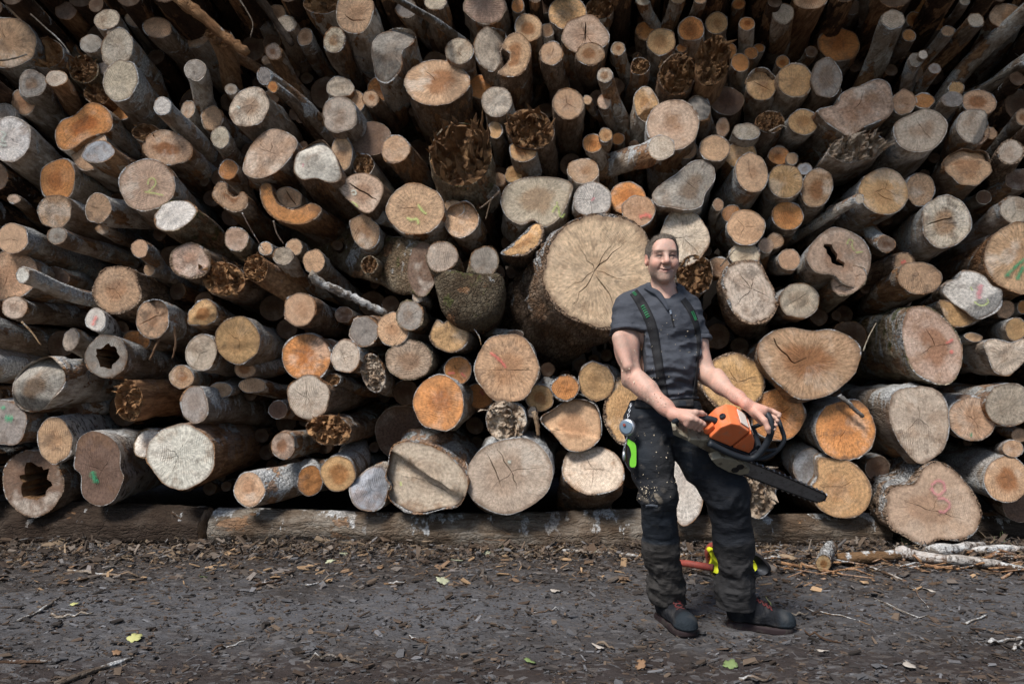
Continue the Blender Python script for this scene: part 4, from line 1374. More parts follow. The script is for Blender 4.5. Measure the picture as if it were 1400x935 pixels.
# ---------------------------------------------------------------- stringer logs the pile stands on
def stringer(x0, x1, ytop, ybot, Y, label, seed, col, mat='bark_x'):
    p0 = at(x0, (ytop + ybot) / 2, Y); p1 = at(x1, (ytop + ybot) / 2, Y)
    r = (at(x0, ytop, Y)[2] - at(x0, ybot, Y)[2]) / 2
    rg = np.random.default_rng(seed)
    c = (p0 + p1) / 2; L = p1[0] - p0[0]
    n, m = 40, int(L * 26)
    th = np.linspace(0, 2 * np.pi, n, endpoint=False)
    ph = rg.uniform(0, 6.28, 6)
    vs = []
    for j in range(m + 1):
        u = j / m; x = (u - .5) * L
        rr = r * (1 + .04 * np.sin(3 * th + ph[0] + x * 1.5) + .05 * np.sin(2 * th + ph[1] - x * 2.3) + .03 * np.sin(9 * th + ph[2] + .8 * x) + .018 * rg.normal(size=n) + .02 * np.sin(17 * th + ph[3]))
        dz = .012 * math.sin(x * 1.7 + ph[4]); dy = .02 * math.sin(x * 1.1 + ph[5])
        vs.append(np.stack([np.full(n, x), dy + rr * np.cos(th), dz + rr * np.sin(th)], 1))
    v = np.vstack(vs)
    f = [[j * n + i, j * n + (i + 1) % n, (j + 1) * n + (i + 1) % n, (j + 1) * n + i] for j in range(m) for i in range(n)]
    root = empty('stringer_log', V(c), label, 'log', 'stringer logs lying under the pile')
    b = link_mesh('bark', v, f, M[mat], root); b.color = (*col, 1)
    for e, s in ((0, -1), (m, 1)):
        ring = vs[e] ; o2 = ring[:, [1, 2]] * .985
        if poly_area(o2) < 0: o2 = o2[::-1]
        fv, ff, fc, _, _, _ = build_face(o2, (0, 0), r, seed=seed + e, dirv=np.array([0, 0, 0.]), relief=.003)
        P3 = np.stack([fv[:, 1] * -s + (s * L / 2) , fv[:, 0], fv[:, 2]], 1)
        if s < 0: ff = [q[::-1] for q in ff]
        ce = link_mesh('cut_end', P3, ff, M['cut'], root); set_fc(ce, fc); ce.color = (.34, .25, .17, .5)
    return root
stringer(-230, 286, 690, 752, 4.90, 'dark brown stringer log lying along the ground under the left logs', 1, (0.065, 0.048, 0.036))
stringer(294, 905, 698, 751, 4.84, 'long greyish stringer log lying under the middle of the pile', 2, (0.23, 0.20, 0.165))
stringer(910, 1208, 703, 749, 4.86, 'tan stringer log lying behind the man\'s boots and right of them', 3, (0.20, 0.165, 0.13))
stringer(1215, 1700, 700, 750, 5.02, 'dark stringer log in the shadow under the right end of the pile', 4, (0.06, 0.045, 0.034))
# trunk of the forked mossy log
def fork_trunk():
    d = LOGS[109]; rg = np.random.default_rng(9)
    Y = FRONT - .06
    q = np.array([(594, 372), (612, 364), (640, 372), (664, 368), (686, 374), (690, 400), (682, 430), (655, 448), (625, 446), (604, 424), (596, 398)], float)
    W = at(catmull(q, 54)[:, 0], catmull(q, 54)[:, 1], Y); c = W.mean(0)
    o2 = (W - c)[:, [0, 2]]
    if poly_area(o2) < 0: o2 = o2[::-1]
    dv = ray(690, 600); dv /= np.linalg.norm(dv)
    rings = []
    for s, k in ((-.035, .02), (-.033, .35), (-.02, .7), (.01, .92), (.05, 1.0), (.12, 1.02), (.25, 1.0), (.45, .98), (.8, .95), (1.3, .92), (2.2, .9)):
        kk = k * (1 + loop_noise(len(o2), .03, 10, rg))
        P = o2 * kk[:, None]
        rings.append(np.stack([P[:, 0], np.zeros(len(P)), P[:, 1]], 1) + dv * s)
    n = len(o2); v = np.vstack(rings); m = len(rings)
    f = [[j * n + i, (j + 1) * n + i, (j + 1) * n + (i + 1) % n, j * n + (i + 1) % n] for j in range(m - 1) for i in range(n)]
    f.append(list(range(n)))
    o = link_mesh('bark', v, f, M['bark_moss'], roots[109], V(c) - roots[109].location); o.color = (.15, .12, .08, 1)
fork_trunk()

# ---------------------------------------------------------------- the rest of the pile: logs set back in the gaps and the pile beyond the picture
def fill_pile():
    rg = np.random.default_rng(5)
    C = np.array([d['c'] for d in LOGS.values()]); D = np.array([d['dir'] for d in LOGS.values()]); RR = np.array([d['r'] for d in LOGS.values()])
    AX = np.array([max(d['a'], d['b']) * d['Y0'] / F for d in LOGS.values()])
    Rad = np.maximum(RR, AX * .9)
    fc_, fd_, fr_, fy_ = [], [], [], []
    FX = np.zeros((0, 2)); FRd = np.zeros(0)
    placed = []
    def try_place(x, z, r, Yf, dv, shrink):
        nonlocal FX, FRd
        for Yp in (Yf, Yf + .35):
            t = (Yp - C[:, 1]) / D[:, 1]
            X = C[:, 0] + D[:, 0] * t; Z = C[:, 2] + D[:, 2] * t
            px = x + dv[0] / dv[1] * (Yp - Yf); pz = z + dv[2] / dv[1] * (Yp - Yf)
            hit = (np.hypot(X - px, Z - pz) < r + Rad * shrink) & (t > -0.02) & (t < 2.2)
            if hit.any(): return False
        if len(FX) and (np.hypot(FX[:, 0] - x, FX[:, 1] - z) < r + FRd).any(): return False
        FX = np.vstack([FX, [[x, z]]]); FRd = np.append(FRd, r)
        placed.append((x, Yf, z, r, dv))
        return True
    for rlo, rhi, n in ((.10, .17, 5000), (.06, .10, 9000), (.03, .06, 14000)):
        xs = rg.uniform(-5.6, 5.6, n); zs = rg.uniform(.26, 5.3, n); rs = rg.uniform(rlo, rhi, n)
        for x, z, r in zip(xs, zs, rs):
            px = 700 + x / FRONT * F; py = HZ - (z - CAMZ) / FRONT * F
            inside = -25 < px < 1425 and py > -22
            if z - r < .24: continue
            if inside:
                Yf = FRONT + rg.uniform(.40, .95)
                if r < .036: continue
            else:
                if r < .05: continue
                Yf = FRONT + rg.uniform(-.05, .3)
            vx, vy = vanish(px, py)
            dv = ray(vx, vy); dv /= np.linalg.norm(dv)
            try_place(x, z, r, Yf, dv, .93)
    n = 16; th = np.linspace(0, 2 * np.pi, n, endpoint=False)
    vs, fs, mi, fcv = [], [], [], []
    for x, Yf, z, r, dv in placed:
        k = len(vs) * 0 + sum(0 for _ in ()) 
        base = len(fcv)
        e = 1 + loop_noise(n, .04, 6, rg)
        o = np.stack([np.cos(th) * e * r, np.zeros(n), np.sin(th) * e * r], 1)
        o[:, 1] = rg.uniform(-.2, .2) * o[:, 0] + rg.uniform(-.15, .2) * o[:, 2]
        c = np.array([x, Yf, z])
        L = rg.uniform(1.6, 2.4)
        pts = [c + o, c + o * .95, c[None], c + o, c + o + dv * .4, c + o * .95 + dv * L]
        fr = [[np.cos(a) * r * 1.0, np.sin(a) * r, 1.0] for a in th]
        fi = [[np.cos(a) * r * .95, np.sin(a) * r * .95, .95] for a in th]
        fcv += fr + fi + [[0, 0, 0]] + fr + fr + fr
        vs.append(np.vstack(pts))
        for i in range(n):
            j = (i + 1) % n
            fs.append([base + i, base + j, base + n + j, base + n + i]); mi.append(0)
            fs.append([base + n + i, base + n + j, base + 2 * n]); mi.append(1)
            b = base + 2 * n + 1
            for q in (0, n):
                fs.append([b + q + i, b + q + n + i, b + q + n + j, b + q + j]); mi.append(0)
    V_ = np.vstack(vs)
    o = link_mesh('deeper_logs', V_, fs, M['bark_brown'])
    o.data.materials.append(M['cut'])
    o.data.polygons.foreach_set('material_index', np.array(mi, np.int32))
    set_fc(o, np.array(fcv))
    o.color = (.11, .066, .04, .6)  # shade of the gaps put into the colour, darker than the front logs
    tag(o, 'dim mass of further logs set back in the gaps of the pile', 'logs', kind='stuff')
    return len(placed)
NFILL = fill_pile()
# ---------------------------------------------------------------- litter on the ground
def mat_chip():
    k = NT('wood_litter')
    a = k.n('Attribute', attribute_name='tint')
    tc = k.n('TexCoord')
    f = k.noise(tc.outputs['Object'], 80.0, 3, .7)
    k.color(k.scale_col(a.outputs['Color'], k.math('ADD', .55, k.math('MULTIPLY', f, .9))))
    k.rough(.9)
    return k.m
def gz(x, y):
    x = np.asarray(x, float); y = np.asarray(y, float)
    b = ground_h(x, y)
    return b
def scatter_chips(n, seed, ylo, yhi, ypow, smin, smax, pal, name, label, lift=.006, tilt=.35, xr=4.6):
    rg = np.random.default_rng(seed)
    y = ylo + (yhi - ylo) * rg.random(n) ** ypow
    x = rg.uniform(-1, 1, n) * (xr * y / 4.7 + .2)
    L = smin + (smax - smin) * rg.random(n) ** 2.6
    W = L * np.where(rg.random(n) < .45, rg.uniform(.05, .14, n), rg.uniform(.2, .7, n)); T = np.minimum(W * .3, .006) * rg.uniform(.5, 1.5, n) + .0008
    a = rg.uniform(0, 6.28, n); a = np.where(rg.random(n) < .5, rg.normal(0, .5, n), a)
    p = rg.normal(0, tilt, n); q = rg.normal(0, tilt * .7, n)
    base = np.array([[-1, -1, -1], [1, -.7, -1], [1.0, .8, -1], [-.8, 1, -1], [-1, -1, 1], [1, -.7, 1], [1.0, .8, 1], [-.8, 1, 1]]) * .5
    b = np.repeat(base[None], n, 0) * (1 + rg.uniform(-.35, .35, (n, 8, 3)))
    b = b * np.stack([L, W, T], 1)[:, None, :]
    ca, sa = np.cos(a), np.sin(a); cp, sp_ = np.cos(p), np.sin(p); cq, sq = np.cos(q), np.sin(q)
    X, Y, Z = b[..., 0], b[..., 1], b[..., 2]
    Y, Z = Y * cq[:, None] - Z * sq[:, None], Y * sq[:, None] + Z * cq[:, None]
    X, Z = X * cp[:, None] - Z * sp_[:, None], X * sp_[:, None] + Z * cp[:, None]
    X, Y = X * ca[:, None] - Y * sa[:, None], X * sa[:, None] + Y * ca[:, None]
    X += x[:, None]; Y += y[:, None]
    zg = gz(x, y) + lift * rg.uniform(.2, 1.2, n) + np.abs(np.sin(p)) * L * .25
    Z = Z + zg[:, None]
    v = np.stack([X, Y, Z], -1).reshape(-1, 3)
    fb = np.array([[0, 3, 2, 1], [4, 5, 6, 7], [0, 1, 5, 4], [1, 2, 6, 5], [2, 3, 7, 6], [3, 0, 4, 7]])
    f = (fb[None] + (np.arange(n) * 8)[:, None, None]).reshape(-1, 4)
    o = link_mesh(name, v, f, M['chip'], smooth=False)
    pal = np.array(pal); ci = rg.integers(len(pal), size=n)
    col = pal[ci] * rg.uniform(.7, 1.25, (n, 1))
    at_ = o.data.attributes.new('tint', 'FLOAT_COLOR', 'POINT')
    c4 = np.ones((n, 8, 4), np.float32); c4[..., :3] = col[:, None, :]
    at_.data.foreach_set('color', c4.ravel())
    return tag(o, label, 'litter', kind='stuff')
M['chip'] = mat_chip()
GREYP = [(.038, .033, .031), (.064, .060, .059), (.088, .086, .089), (.13, .128, .133), (.028, .023, .020), (.085, .060, .044), (.052, .038, .029), (.12, .088, .064), (.065, .045, .033)]
HEAPP = [(.11, .08, .058), (.075, .055, .042), (.16, .13, .105), (.05, .037, .028), (.20, .145, .095), (.13, .12, .115), (.09, .06, .04)]
WARMP = [(.18, .115, .07), (.32, .21, .12), (.10, .065, .042), (.14, .12, .105), (.07, .05, .038), (.06, .045, .035), (.17, .15, .14), (.11, .09, .075)]
scatter_chips(48000, 1, 2.35, 4.85, 1.0, .003, .024, GREYP, 'bark_crumbs', 'grey-brown bark crumbs trodden into the forest track', .003, .25)
scatter_chips(8000, 2, 2.35, 4.85, .9, .008, .055, GREYP, 'bark_flakes', 'grey bark flakes strewn over the track', .006, .2)
scatter_chips(6500, 3, 3.75, 4.85, .55, .008, .070, WARMP, 'wood_chips', 'wood chips and bark scraps along the foot of the pile', .012, .35)

# bark and chips heaped against the stringers, and a tangle of brushwood at the right
scatter_chips(3200, 4, 4.34, 4.76, .8, .015, .085, HEAPP, 'bark_heap', 'heap of bark scraps and chips against the foot of the pile', .055, .45)
scatter_chips(6000, 6, 4.26, 4.80, .8, .005, .045, HEAPP, 'chip_heap', 'fine chips heaped against the foot of the pile', .045, .5)

def stick(px0, py0, px1, py1, r, label, col, seed, cat='stick', name='stick', mat='bark_bare', lift=0.0, wob=.05):
    """twig or branch lying on the ground between two photo pixels"""
    def g(px, py):
        dd = ray(px, py); t = -(CAMZ - .0) / dd[2]
        return np.array([dd[0] * t, dd[1] * t, 0.0])
    a, b = g(px0, py0), g(px1, py1)
    rg = np.random.default_rng(seed)
    Ls = np.linalg.norm(b - a); m = 7
    ax = (b - a) / Ls; sd_ = np.array([-ax[1], ax[0], 0])
    th = np.linspace(0, 2 * np.pi, 8, endpoint=False)
    c = (a + b) / 2; vs = []
    off = np.cumsum(rg.normal(size=m + 1)) * wob * Ls / 4; off -= np.linspace(off[0], off[-1], m + 1)
    for j in range(m + 1):
        u = j / m; p = a + (b - a) * u + sd_ * off[j]
        rr = r * (1 - .35 * u) * (1 + .12 * rg.normal())
        if j in (0, m): rr *= .75
        z = float(gz(p[0], p[1])) + r * .8 + lift + .012 * max(0, rg.normal()) * (r < .01)
        vs.append(p[None] - c + np.array([0, 0, z]) + rr * (np.cos(th)[:, None] * sd_ + np.sin(th)[:, None] * np.array([0, 0, 1])))
    v = np.vstack(vs); n = 8
    # object axes: x along the stick so that the fibre texture runs with it
    yaw = math.atan2(ax[1], ax[0])
    rot = np.array([[math.cos(yaw), math.sin(yaw), 0], [-math.sin(yaw), math.cos(yaw), 0], [0, 0, 1]])
    v = v @ rot.T
    f = [[j * n + i, j * n + (i + 1) % n, (j + 1) * n + (i + 1) % n, (j + 1) * n + i] for j in range(m) for i in range(n)]
    f += [list(range(n))[::-1], [m * n + i for i in range(n)]]
    o = link_mesh(name, v, f, M[mat], loc=V(c)); o.rotation_euler.z = yaw; o.color = (*col, 1)
    return tag(o, label, cat, 'sticks and scraps lying on the ground')
M['stick_x'] = mat_bark('stick_bark', lichen=.0, rough=.2, bare=.05, axis='X')
M['birch_x'] = mat_bark('birch_stick_bark', lichen=.5, rough=.2, bare=.25, axis='X', birch=.6)
GY, BN, TN, PL = (.20, .18, .16), (.12, .08, .055), (.28, .19, .11), (.33, .29, .24)
STICKS = [
 (75,930,182,895,.014,'long grey stick lying diagonally in the lower left corner',GY), (25,845,82,812,.010,'grey stick near the left edge below the dark stringer',GY),
 (70,841,128,838,.008,'pale short stick near the left edge',PL), (0,905,65,900,.010,'dark flat stick at the lower left edge',BN),
 (93,776,190,784,.009,'pale split lath at the foot of the left stringer',PL), (300,757,385,745,.012,'weathered lath leaning on the foot of the grey stringer',GY),
 (415,898,470,893,.008,'flat grey chip stick left of the picture middle',GY), (455,892,490,905,.008,'forked grey stick piece left of the picture middle',GY),
 (418,800,468,782,.006,'straw-coloured twig below the grey stringer',PL), (350,800,384,792,.010,'brown twig below the grey stringer at left',BN),
 (525,798,555,797,.008,'tan short stick under the big two-piece split log',TN), (600,750,690,749,.012,'grey lath along the foot of the stringer, centre',GY),
 (700,757,765,752,.012,'bluish grey stick left of the man at the stringer foot',GY), (765,752,880,760,.013,'long pale birch stick at the stringer foot left of the boots',PL),
 (770,730,800,742,.010,'brown stick leaning against the stringer left of the man',TN), (730,840,765,836,.005,'thin brown twig on the track left of the boots',BN),
 (930,843,965,838,.006,'thin twig between the two boots',TN), (815,878,840,882,.008,'pale chip stick in front of the left boot',PL),
 (1100,830,1190,855,.004,'long straw twig right of the boots',TN), (1195,815,1270,848,.007,'curved dark twig right of the boots',GY),
 (1240,800,1275,835,.004,'thin forked twig right of the curved dark twig',BN), (1320,850,1350,838,.006,'pale twig piece at the right',GY),
 (1352,885,1400,872,.009,'grey forked branch at the right edge',GY), (1385,890,1402,878,.007,'short branch tip at the right edge',GY),
 (1075,838,1105,839,.006,'pale short stick touching the right boot toe',PL), (1030,744,1205,741,.017,'long tan lath along the stringer right of the man',TN),
 (880,757,1005,753,.017,'tan stripped pole behind the man\'s boots',TN), (1050,757,1090,756,.010,'pale short pole piece behind the right boot',PL),
 (1100,866,1150,877,.006,'brown bark strip on the dark track at right',BN), (1010,922,1055,926,.008,'grey bark strip at the lower edge right of middle',GY),
 (560,866,585,875,.007,'small brown stick in the middle of the track',BN), (290,880,335,868,.006,'brown twig in the left half of the track',BN),
]
for j, (a, b, c_, d_, r_, lb, col) in enumerate(STICKS):
    stick(a, b, c_, d_, r_, lb, col, 300 + j, mat='birch_x' if 'birch' in lb else 'stick_x')
BR = [(1145,767,1232,770,.030,'brown split branch on the ground at the right',TN,'stick_x'), (1225,766,1295,776,.030,'white birch branch piece lying in the middle of the right branches',PL,'birch_x'),
      (1290,775,1370,777,.026,'birch branch with brown bark lying furthest forward at right',BN,'birch_x'), (1270,763,1345,757,.030,'mottled grey branch behind the birch pieces at right',GY,'birch_x'),
      (1330,762,1405,758,.024,'pale branch end running out of the picture at right',PL,'birch_x'), (1365,778,1405,784,.018,'dark branch at the right edge in front of the birch pieces',BN,'stick_x'),
      (1318,748,1342,762,.018,'short brown stub crossing the mottled grey branch',BN,'stick_x')]
for j, (a, b, c_, d_, r_, lb, col, mt) in enumerate(BR):
    stick(a, b, c_, d_, r_ * 1.35, lb, col, 400 + j, 'branch', 'branch', mt, lift=.02, wob=.06)

def brush_heap():
    rg = np.random.default_rng(77); vs, fs = [], []
    for _ in range(70):
        x = rg.uniform(1.6, 3.5); y = rg.uniform(4.05, 4.5); a = rg.normal(0, .55); L = rg.uniform(.08, .38); r = rg.uniform(.003, .011); z = float(gz(x, y)) + rg.uniform(.005, .05)
        d_ = np.array([math.cos(a), math.sin(a), rg.normal() * .12]); n_ = rg.normal(size=3) * .02
        add_tube(vs, fs, [np.array([x, y, z]) - d_ * L / 2, np.array([x, y, z]) + n_, np.array([x, y, z]) + d_ * L / 2], [r, r * .9, r * .6], 6)
    o = link_mesh('brushwood', vs, fs, M['bark_bare']); o.color = (.16, .12, .09, 1)
    tag(o, 'tangle of thin brushwood on the ground at the right', 'brushwood', kind='stuff')
brush_heap()

# short offcut with its end towards the camera
def offcut():
    d = dict(id=9001, x=1126, y=784, a=11, b=12, rot=0, dep=0, tone='A', cr=1, s=False, h=None, bark='bark_rough', H=.9, D=None, S=None, n=.06)
    Y = 4.12
    W = at(d['x'] + d['a'] * np.cos(np.linspace(0, 6.283, 26, endpoint=False)), d['y'] + d['b'] * np.sin(np.linspace(0, 6.283, 26, endpoint=False)), Y)
    c = W.mean(0); o2 = (W - c)[:, [0, 2]]
    if poly_area(o2) < 0: o2 = o2[::-1]
    c[2] = 0.045
    dv = np.array([.22, .45, .02]); dv /= np.linalg.norm(dv)
    rg = np.random.default_rng(3)
    root = empty('offcut_log', V(c), 'short rough-barked offcut log with a ringed end on the ground, right of the boots', 'log')
    vb, fb = bark_mesh(o2, o2 * .92, (0, 0), dv, .28, rg, .8, .1, 9)
    b = link_mesh('bark', vb, fb, M['bark_rough'], root); b.color = (.16, .12, .09, 1)
    fv, ff, fc, _, _, _ = build_face(o2 * .92, (0, 0), .05, seed=5, dirv=dv)
    ce = link_mesh('cut_end', fv, ff, M['cut'], root); set_fc(ce, fc); ce.color = (.36, .24, .12, 1)
offcut()

# leaves and pale chips that stand out
def mat_leaf(name, a, b):
    k = NT(name); tc = k.n('TexCoord')
    k.color(k.mix(k.noise(tc.outputs['Object'], 40.0, 3, .6), a, b)); k.rough(.7)
    return k.m
LEAFM = {'y': mat_leaf('yellow_leaf', (.34, .34, .12), (.46, .45, .20)), 'g': mat_leaf('green_leaf', (.12, .17, .06), (.20, .26, .11)),
         'p': mat_leaf('pale_leaf', (.32, .34, .22), (.46, .47, .33)), 'b': mat_leaf('brown_leaf', (.16, .09, .05), (.26, .16, .09)), 'w': mat_leaf('white_flake', (.30, .26, .22), (.46, .42, .37))}
def leaf(px, py, size, kind, label, seed, lobes=5, lift=.012):
    dd = ray(px, py); t = -CAMZ / dd[2]
    x, y = dd[0] * t, dd[1] * t
    rg = np.random.default_rng(seed)
    n = 30; th = np.linspace(0, 2 * np.pi, n, endpoint=False)
    rr = size * (.62 + .34 * np.abs(np.cos(th * lobes / 2)) ** .7 + .05 * rg.normal(size=n))
    if lobes < 3: rr = size * (.30 + .62 * np.abs(np.cos(th)) ** 1.3) * (1 + .12 * rg.normal(size=n))
    X, Y = rr * np.cos(th), rr * np.sin(th)
    ring = np.stack([X, Y, .16 * size * np.sin(2 * th + rg.uniform(0, 6)) * .5 + .02 * size * rg.normal(size=n)], 1)
    mid = ring * [.5, .5, .4]
    top = np.vstack([ring, mid, [[0, 0, size * .08]]])
    bot = top - [0, 0, .0018]
    v = np.vstack([top, bot]); k = 2 * n + 1
    f = []
    for i in range(n):
        j = (i + 1) % n
        f += [[i, j, n + j, n + i], [n + i, n + j, 2 * n], [k + j, k + i, k + n + i, k + n + j], [k + n + j, k + n + i, k + 2 * n], [j, i, k + i, k + j]]
    o = link_mesh('fallen_leaf' if kind != 'w' else 'wood_flake', v, f, LEAFM[kind], loc=(x, y, float(gz(x, y)) + lift))
    o.rotation_euler = (rg.normal() * .25, rg.normal() * .25, rg.uniform(0, 6.28))
    return tag(o, label, 'leaf' if kind != 'w' else 'wood flake', 'leaves and flakes on the ground')
for j, (a, b, s_, kd, lb, lo_) in enumerate([
    (184,870,.035,'y','bright yellow-green leaf on the track in the lower left',5), (102,822,.022,'y','small yellow leaf near the left edge of the track',5),
    (1052,822,.030,'y','yellow leaf beside the right boot',5), (725,903,.026,'g','green leaf lying alone left of the left boot',2),
    (998,907,.032,'g','green leaf in the dirt in front of the boots',5), (606,793,.050,'p','large pale green withered leaf under the big grey bottom log',5),
    (625,765,.045,'p','pale curled leaf at the foot of the stringer, centre',5), (452,770,.035,'p','pale leaf left of the bluish angular block on the ground',5),
    (470,760,.03,'p','pale leaf at the stringer foot below the orange short logs',5), (665,755,.03,'p','small pale leaf beside the stringer, right of centre',5),
    (278,789,.022,'g','dark green nut-like leaf left of centre at the litter edge',2), (817,881,.032,'w','white wood flake on the track left of the left boot',2),
    (1244,911,.045,'w','broad white wood flake at the lower right',2), (875,905,.028,'b','brown curled leaf in front of the left boot',5),
    (520,777,.035,'b','golden brown bark chip below the bluish angular block',2), (100,770,.035,'b','tan bark chip at the foot of the left stringer',2),
    (760,812,.030,'w','pale square wood chip left of the boots',2), (150,772,.03,'w','pale wood chip beside the pale split lath at left',2),
    (160,887,.02,'b','small rusty leaf in the lower left',5), (1125,890,.025,'w','pale flake on the dark rut at right',2),
    (1270,805,.035,'w','tan wood flake in front of the birch branches',2), (1265,780,.03,'b','rusty bark scrap in front of the birch branches',2)]):
    leaf(a, b, s_, kd, lb, 700 + j, lo_)
# grass blades at the pile's foot on the right
def grass(px, py, n, h, label, seed):
    dd = ray(px, py); t = -CAMZ / dd[2]; x, y = dd[0] * t, dd[1] * t
    rg = np.random.default_rng(seed); v, f = [], []
    for _ in range(n):
        a = rg.uniform(0, 6.28); L = h * rg.uniform(.5, 1.1); w = .003; bx, by = rg.normal(size=2) * .02
        ln = rg.uniform(.1, .5); i = len(v)
        for u in (0, .35, .7, 1):
            cx = bx + math.cos(a) * ln * L * u * u; cy = by + math.sin(a) * ln * L * u * u
            ww = w * (1 - u * .95)
            v += [(cx - math.sin(a) * ww, cy + math.cos(a) * ww, L * u), (cx + math.sin(a) * ww, cy - math.cos(a) * ww, L * u)]
        f += [[i, i + 1, i + 3, i + 2], [i + 2, i + 3, i + 5, i + 4], [i + 4, i + 5, i + 7, i + 6]]
    o = link_mesh('grass_tuft', v, f, LEAFM['g'], loc=(x, y, float(gz(x, y)) - .005))
    tag(o, label, 'grass', 'grass tufts at the foot of the pile')
grass(1238, 752, 14, .10, 'small green grass tuft under the log painted 8', 1)
grass(1372, 752, 18, .12, 'green grass tuft at the right end of the pile foot', 2)
grass(1300, 744, 8, .07, 'tiny grass tuft right of the log painted 8', 3)
grass(685, 752, 8, .06, 'tiny grass tuft at the foot of the grey stringer', 4)

# ---------------------------------------------------------------- loose branches and twigs caught in the pile
def pile_stick(pts, Y, r, label, col, mat='stick_x', name='branch', cat='branch', seed=0):
    """branch through the given photo pixels, at its own distances"""
    rg = np.random.default_rng(seed)
    Ys = np.interp(np.linspace(0, 1, len(pts)), [0, 1], Y) if hasattr(Y, '__len__') else np.full(len(pts), Y)
    W = np.array([at(a, b, y) for (a, b), y in zip(pts, Ys)])
    m = max(8, len(pts) * 5); q = catmull(W, m, False)
    c = q.mean(0); ax = q[-1] - q[0]; L = np.linalg.norm(ax); ax /= L
    rr = r * np.linspace(1.1, .75, m) * (1 + .10 * rg.normal(size=m))
    vs, fs = [], []; add_tube(vs, fs, list(q - c + rg.normal(size=q.shape) * r * .12), list(rr), 9)
    # local x along the branch
    u = np.cross([0, 0, 1.0], ax); u /= np.linalg.norm(u) + 1e-9; w = np.cross(ax, u); Mx = np.stack([ax, u, w], 1)
    o = link_mesh(name, np.array(vs) @ Mx, fs, M[mat], loc=V(c)); o.rotation_euler = Matrix(Mx.tolist()).to_euler(); o.color = (*col, 1)
    return tag(o, label, cat, 'loose branches caught in the pile')
FRT = FRONT
PS = [
 ([(424, 375), (440, 388), (470, 400), (505, 418), (528, 428)], (FRT - .08, FRT + .10), .030, 'pale crooked branch slanting down between the mossy log and the golden log', (.34, .30, .25), 'birch_x'),
 ([(240, -6), (272, 20), (305, 48), (338, 74)], (FRT - .05, FRT + .05), .040, 'split orange-brown timber slanting across the upper left', (.42, .24, .12), 'stick_x'),
 ([(352, -5), (378, 30), (400, 62)], (FRT + .2, FRT + .3), .030, 'dark slanting pole high up between the upper left logs', (.12, .09, .07), 'stick_x'),
 ([(42, 20), (62, 38), (82, 56), (96, 74)], FRT - .04, .005, 'thin pale twig bending down over the upper left logs', (.30, .28, .25), 'stick_x'),
 ([(-3, 83), (16, 81), (36, 75)], FRT - .05, .006, 'thin pale twig at the left edge above the grey ends', (.34, .31, .27), 'stick_x'),
 ([(331, 291), (342, 312), (360, 342)], FRT - .03, .004, 'thin dark twig hanging below the notched log', (.16, .12, .10), 'stick_x'),
 ([(374, 302), (378, 318), (388, 334)], FRT - .03, .005, 'thin twig hanging under the orange crescent log', (.18, .14, .11), 'stick_x'),
 ([(985, 364), (997, 350), (1006, 340)], FRT - .05, .005, 'thin grey twig sticking up right of the man\'s head', (.25, .23, .20), 'stick_x'),
 ([(683, 262), (668, 276), (656, 285)], FRT + .02, .007, 'frayed root hanging left of the log with the rotted pocket', (.32, .25, .19), 'stick_x'),
 ([(672, 270), (667, 288), (664, 300)], FRT + .02, .005, 'thin root below the frayed root left of the rotted pocket', (.30, .24, .18), 'stick_x'),
 ([(648, 450), (655, 460), (658, 472)], FRT - .02, .004, 'straw-coloured splinter left above the red-slashed log', (.45, .34, .20), 'stick_x'),
 ([(30, 440), (44, 455), (56, 472)], FRT - .02, .006, 'straw-coloured splinter on the dark log at the left edge', (.42, .30, .18), 'stick_x'),
 ([(1052, 180), (1068, 172), (1076, 176)], FRT - .06, .006, 'white splinter on the rotten log below the upper golden logs', (.55, .52, .48), 'stick_x'),
 ([(1180, 480), (1188, 460), (1198, 442)], FRT - .22, .004, 'thin pale twig lying on the greenish bark of the pink-marked log', (.40, .36, .28), 'stick_x'),
 ([(1147, 540), (1165, 556), (1180, 570)], FRT - .05, .016, 'bluish grey branch stub above the bright orange round', (.26, .27, .28), 'stick_x'),
 ([(730, 562), (734, 578), (736, 596)], FRT - .04, .016, 'short upright stub right of the frayed fibre bundle', (.36, .27, .18), 'stick_x'),
 ([(235, 700), (250, 712), (262, 722)], FRT + .08, .008, 'dark stick leaning on the left stringer log', (.18, .14, .11), 'stick_x'),
 ([(230, 440), (215, 470), (205, 492)], FRT + .06, .010, 'torn brown bark strip hanging below the stepped log at left', (.24, .15, .09), 'stick_x'),
 ([(238, 446), (240, 470), (236, 490)], FRT + .06, .008, 'second torn bark strip below the stepped log at left', (.30, .20, .13), 'stick_x'),
 ([(1400, 88), (1370, 104), (1332, 128)], (FRT - .08, FRT + .2), .022, 'dark pole running in from the right edge at the top', (.20, .19, .17), 'stick_x'),
 ([(325, -4), (345, 30), (342, 52)], FRT + .02, .005, 'thin white-knobbed twig among the upper left logs', (.42, .39, .35), 'stick_x'),
]
for j, (pts, Y, r_, lb, col, mt) in enumerate(PS):
    pile_stick(pts, Y, r_, lb, col, mt, 'twig' if r_ < .012 else 'branch', 'twig' if r_ < .012 else 'branch', 900 + j)
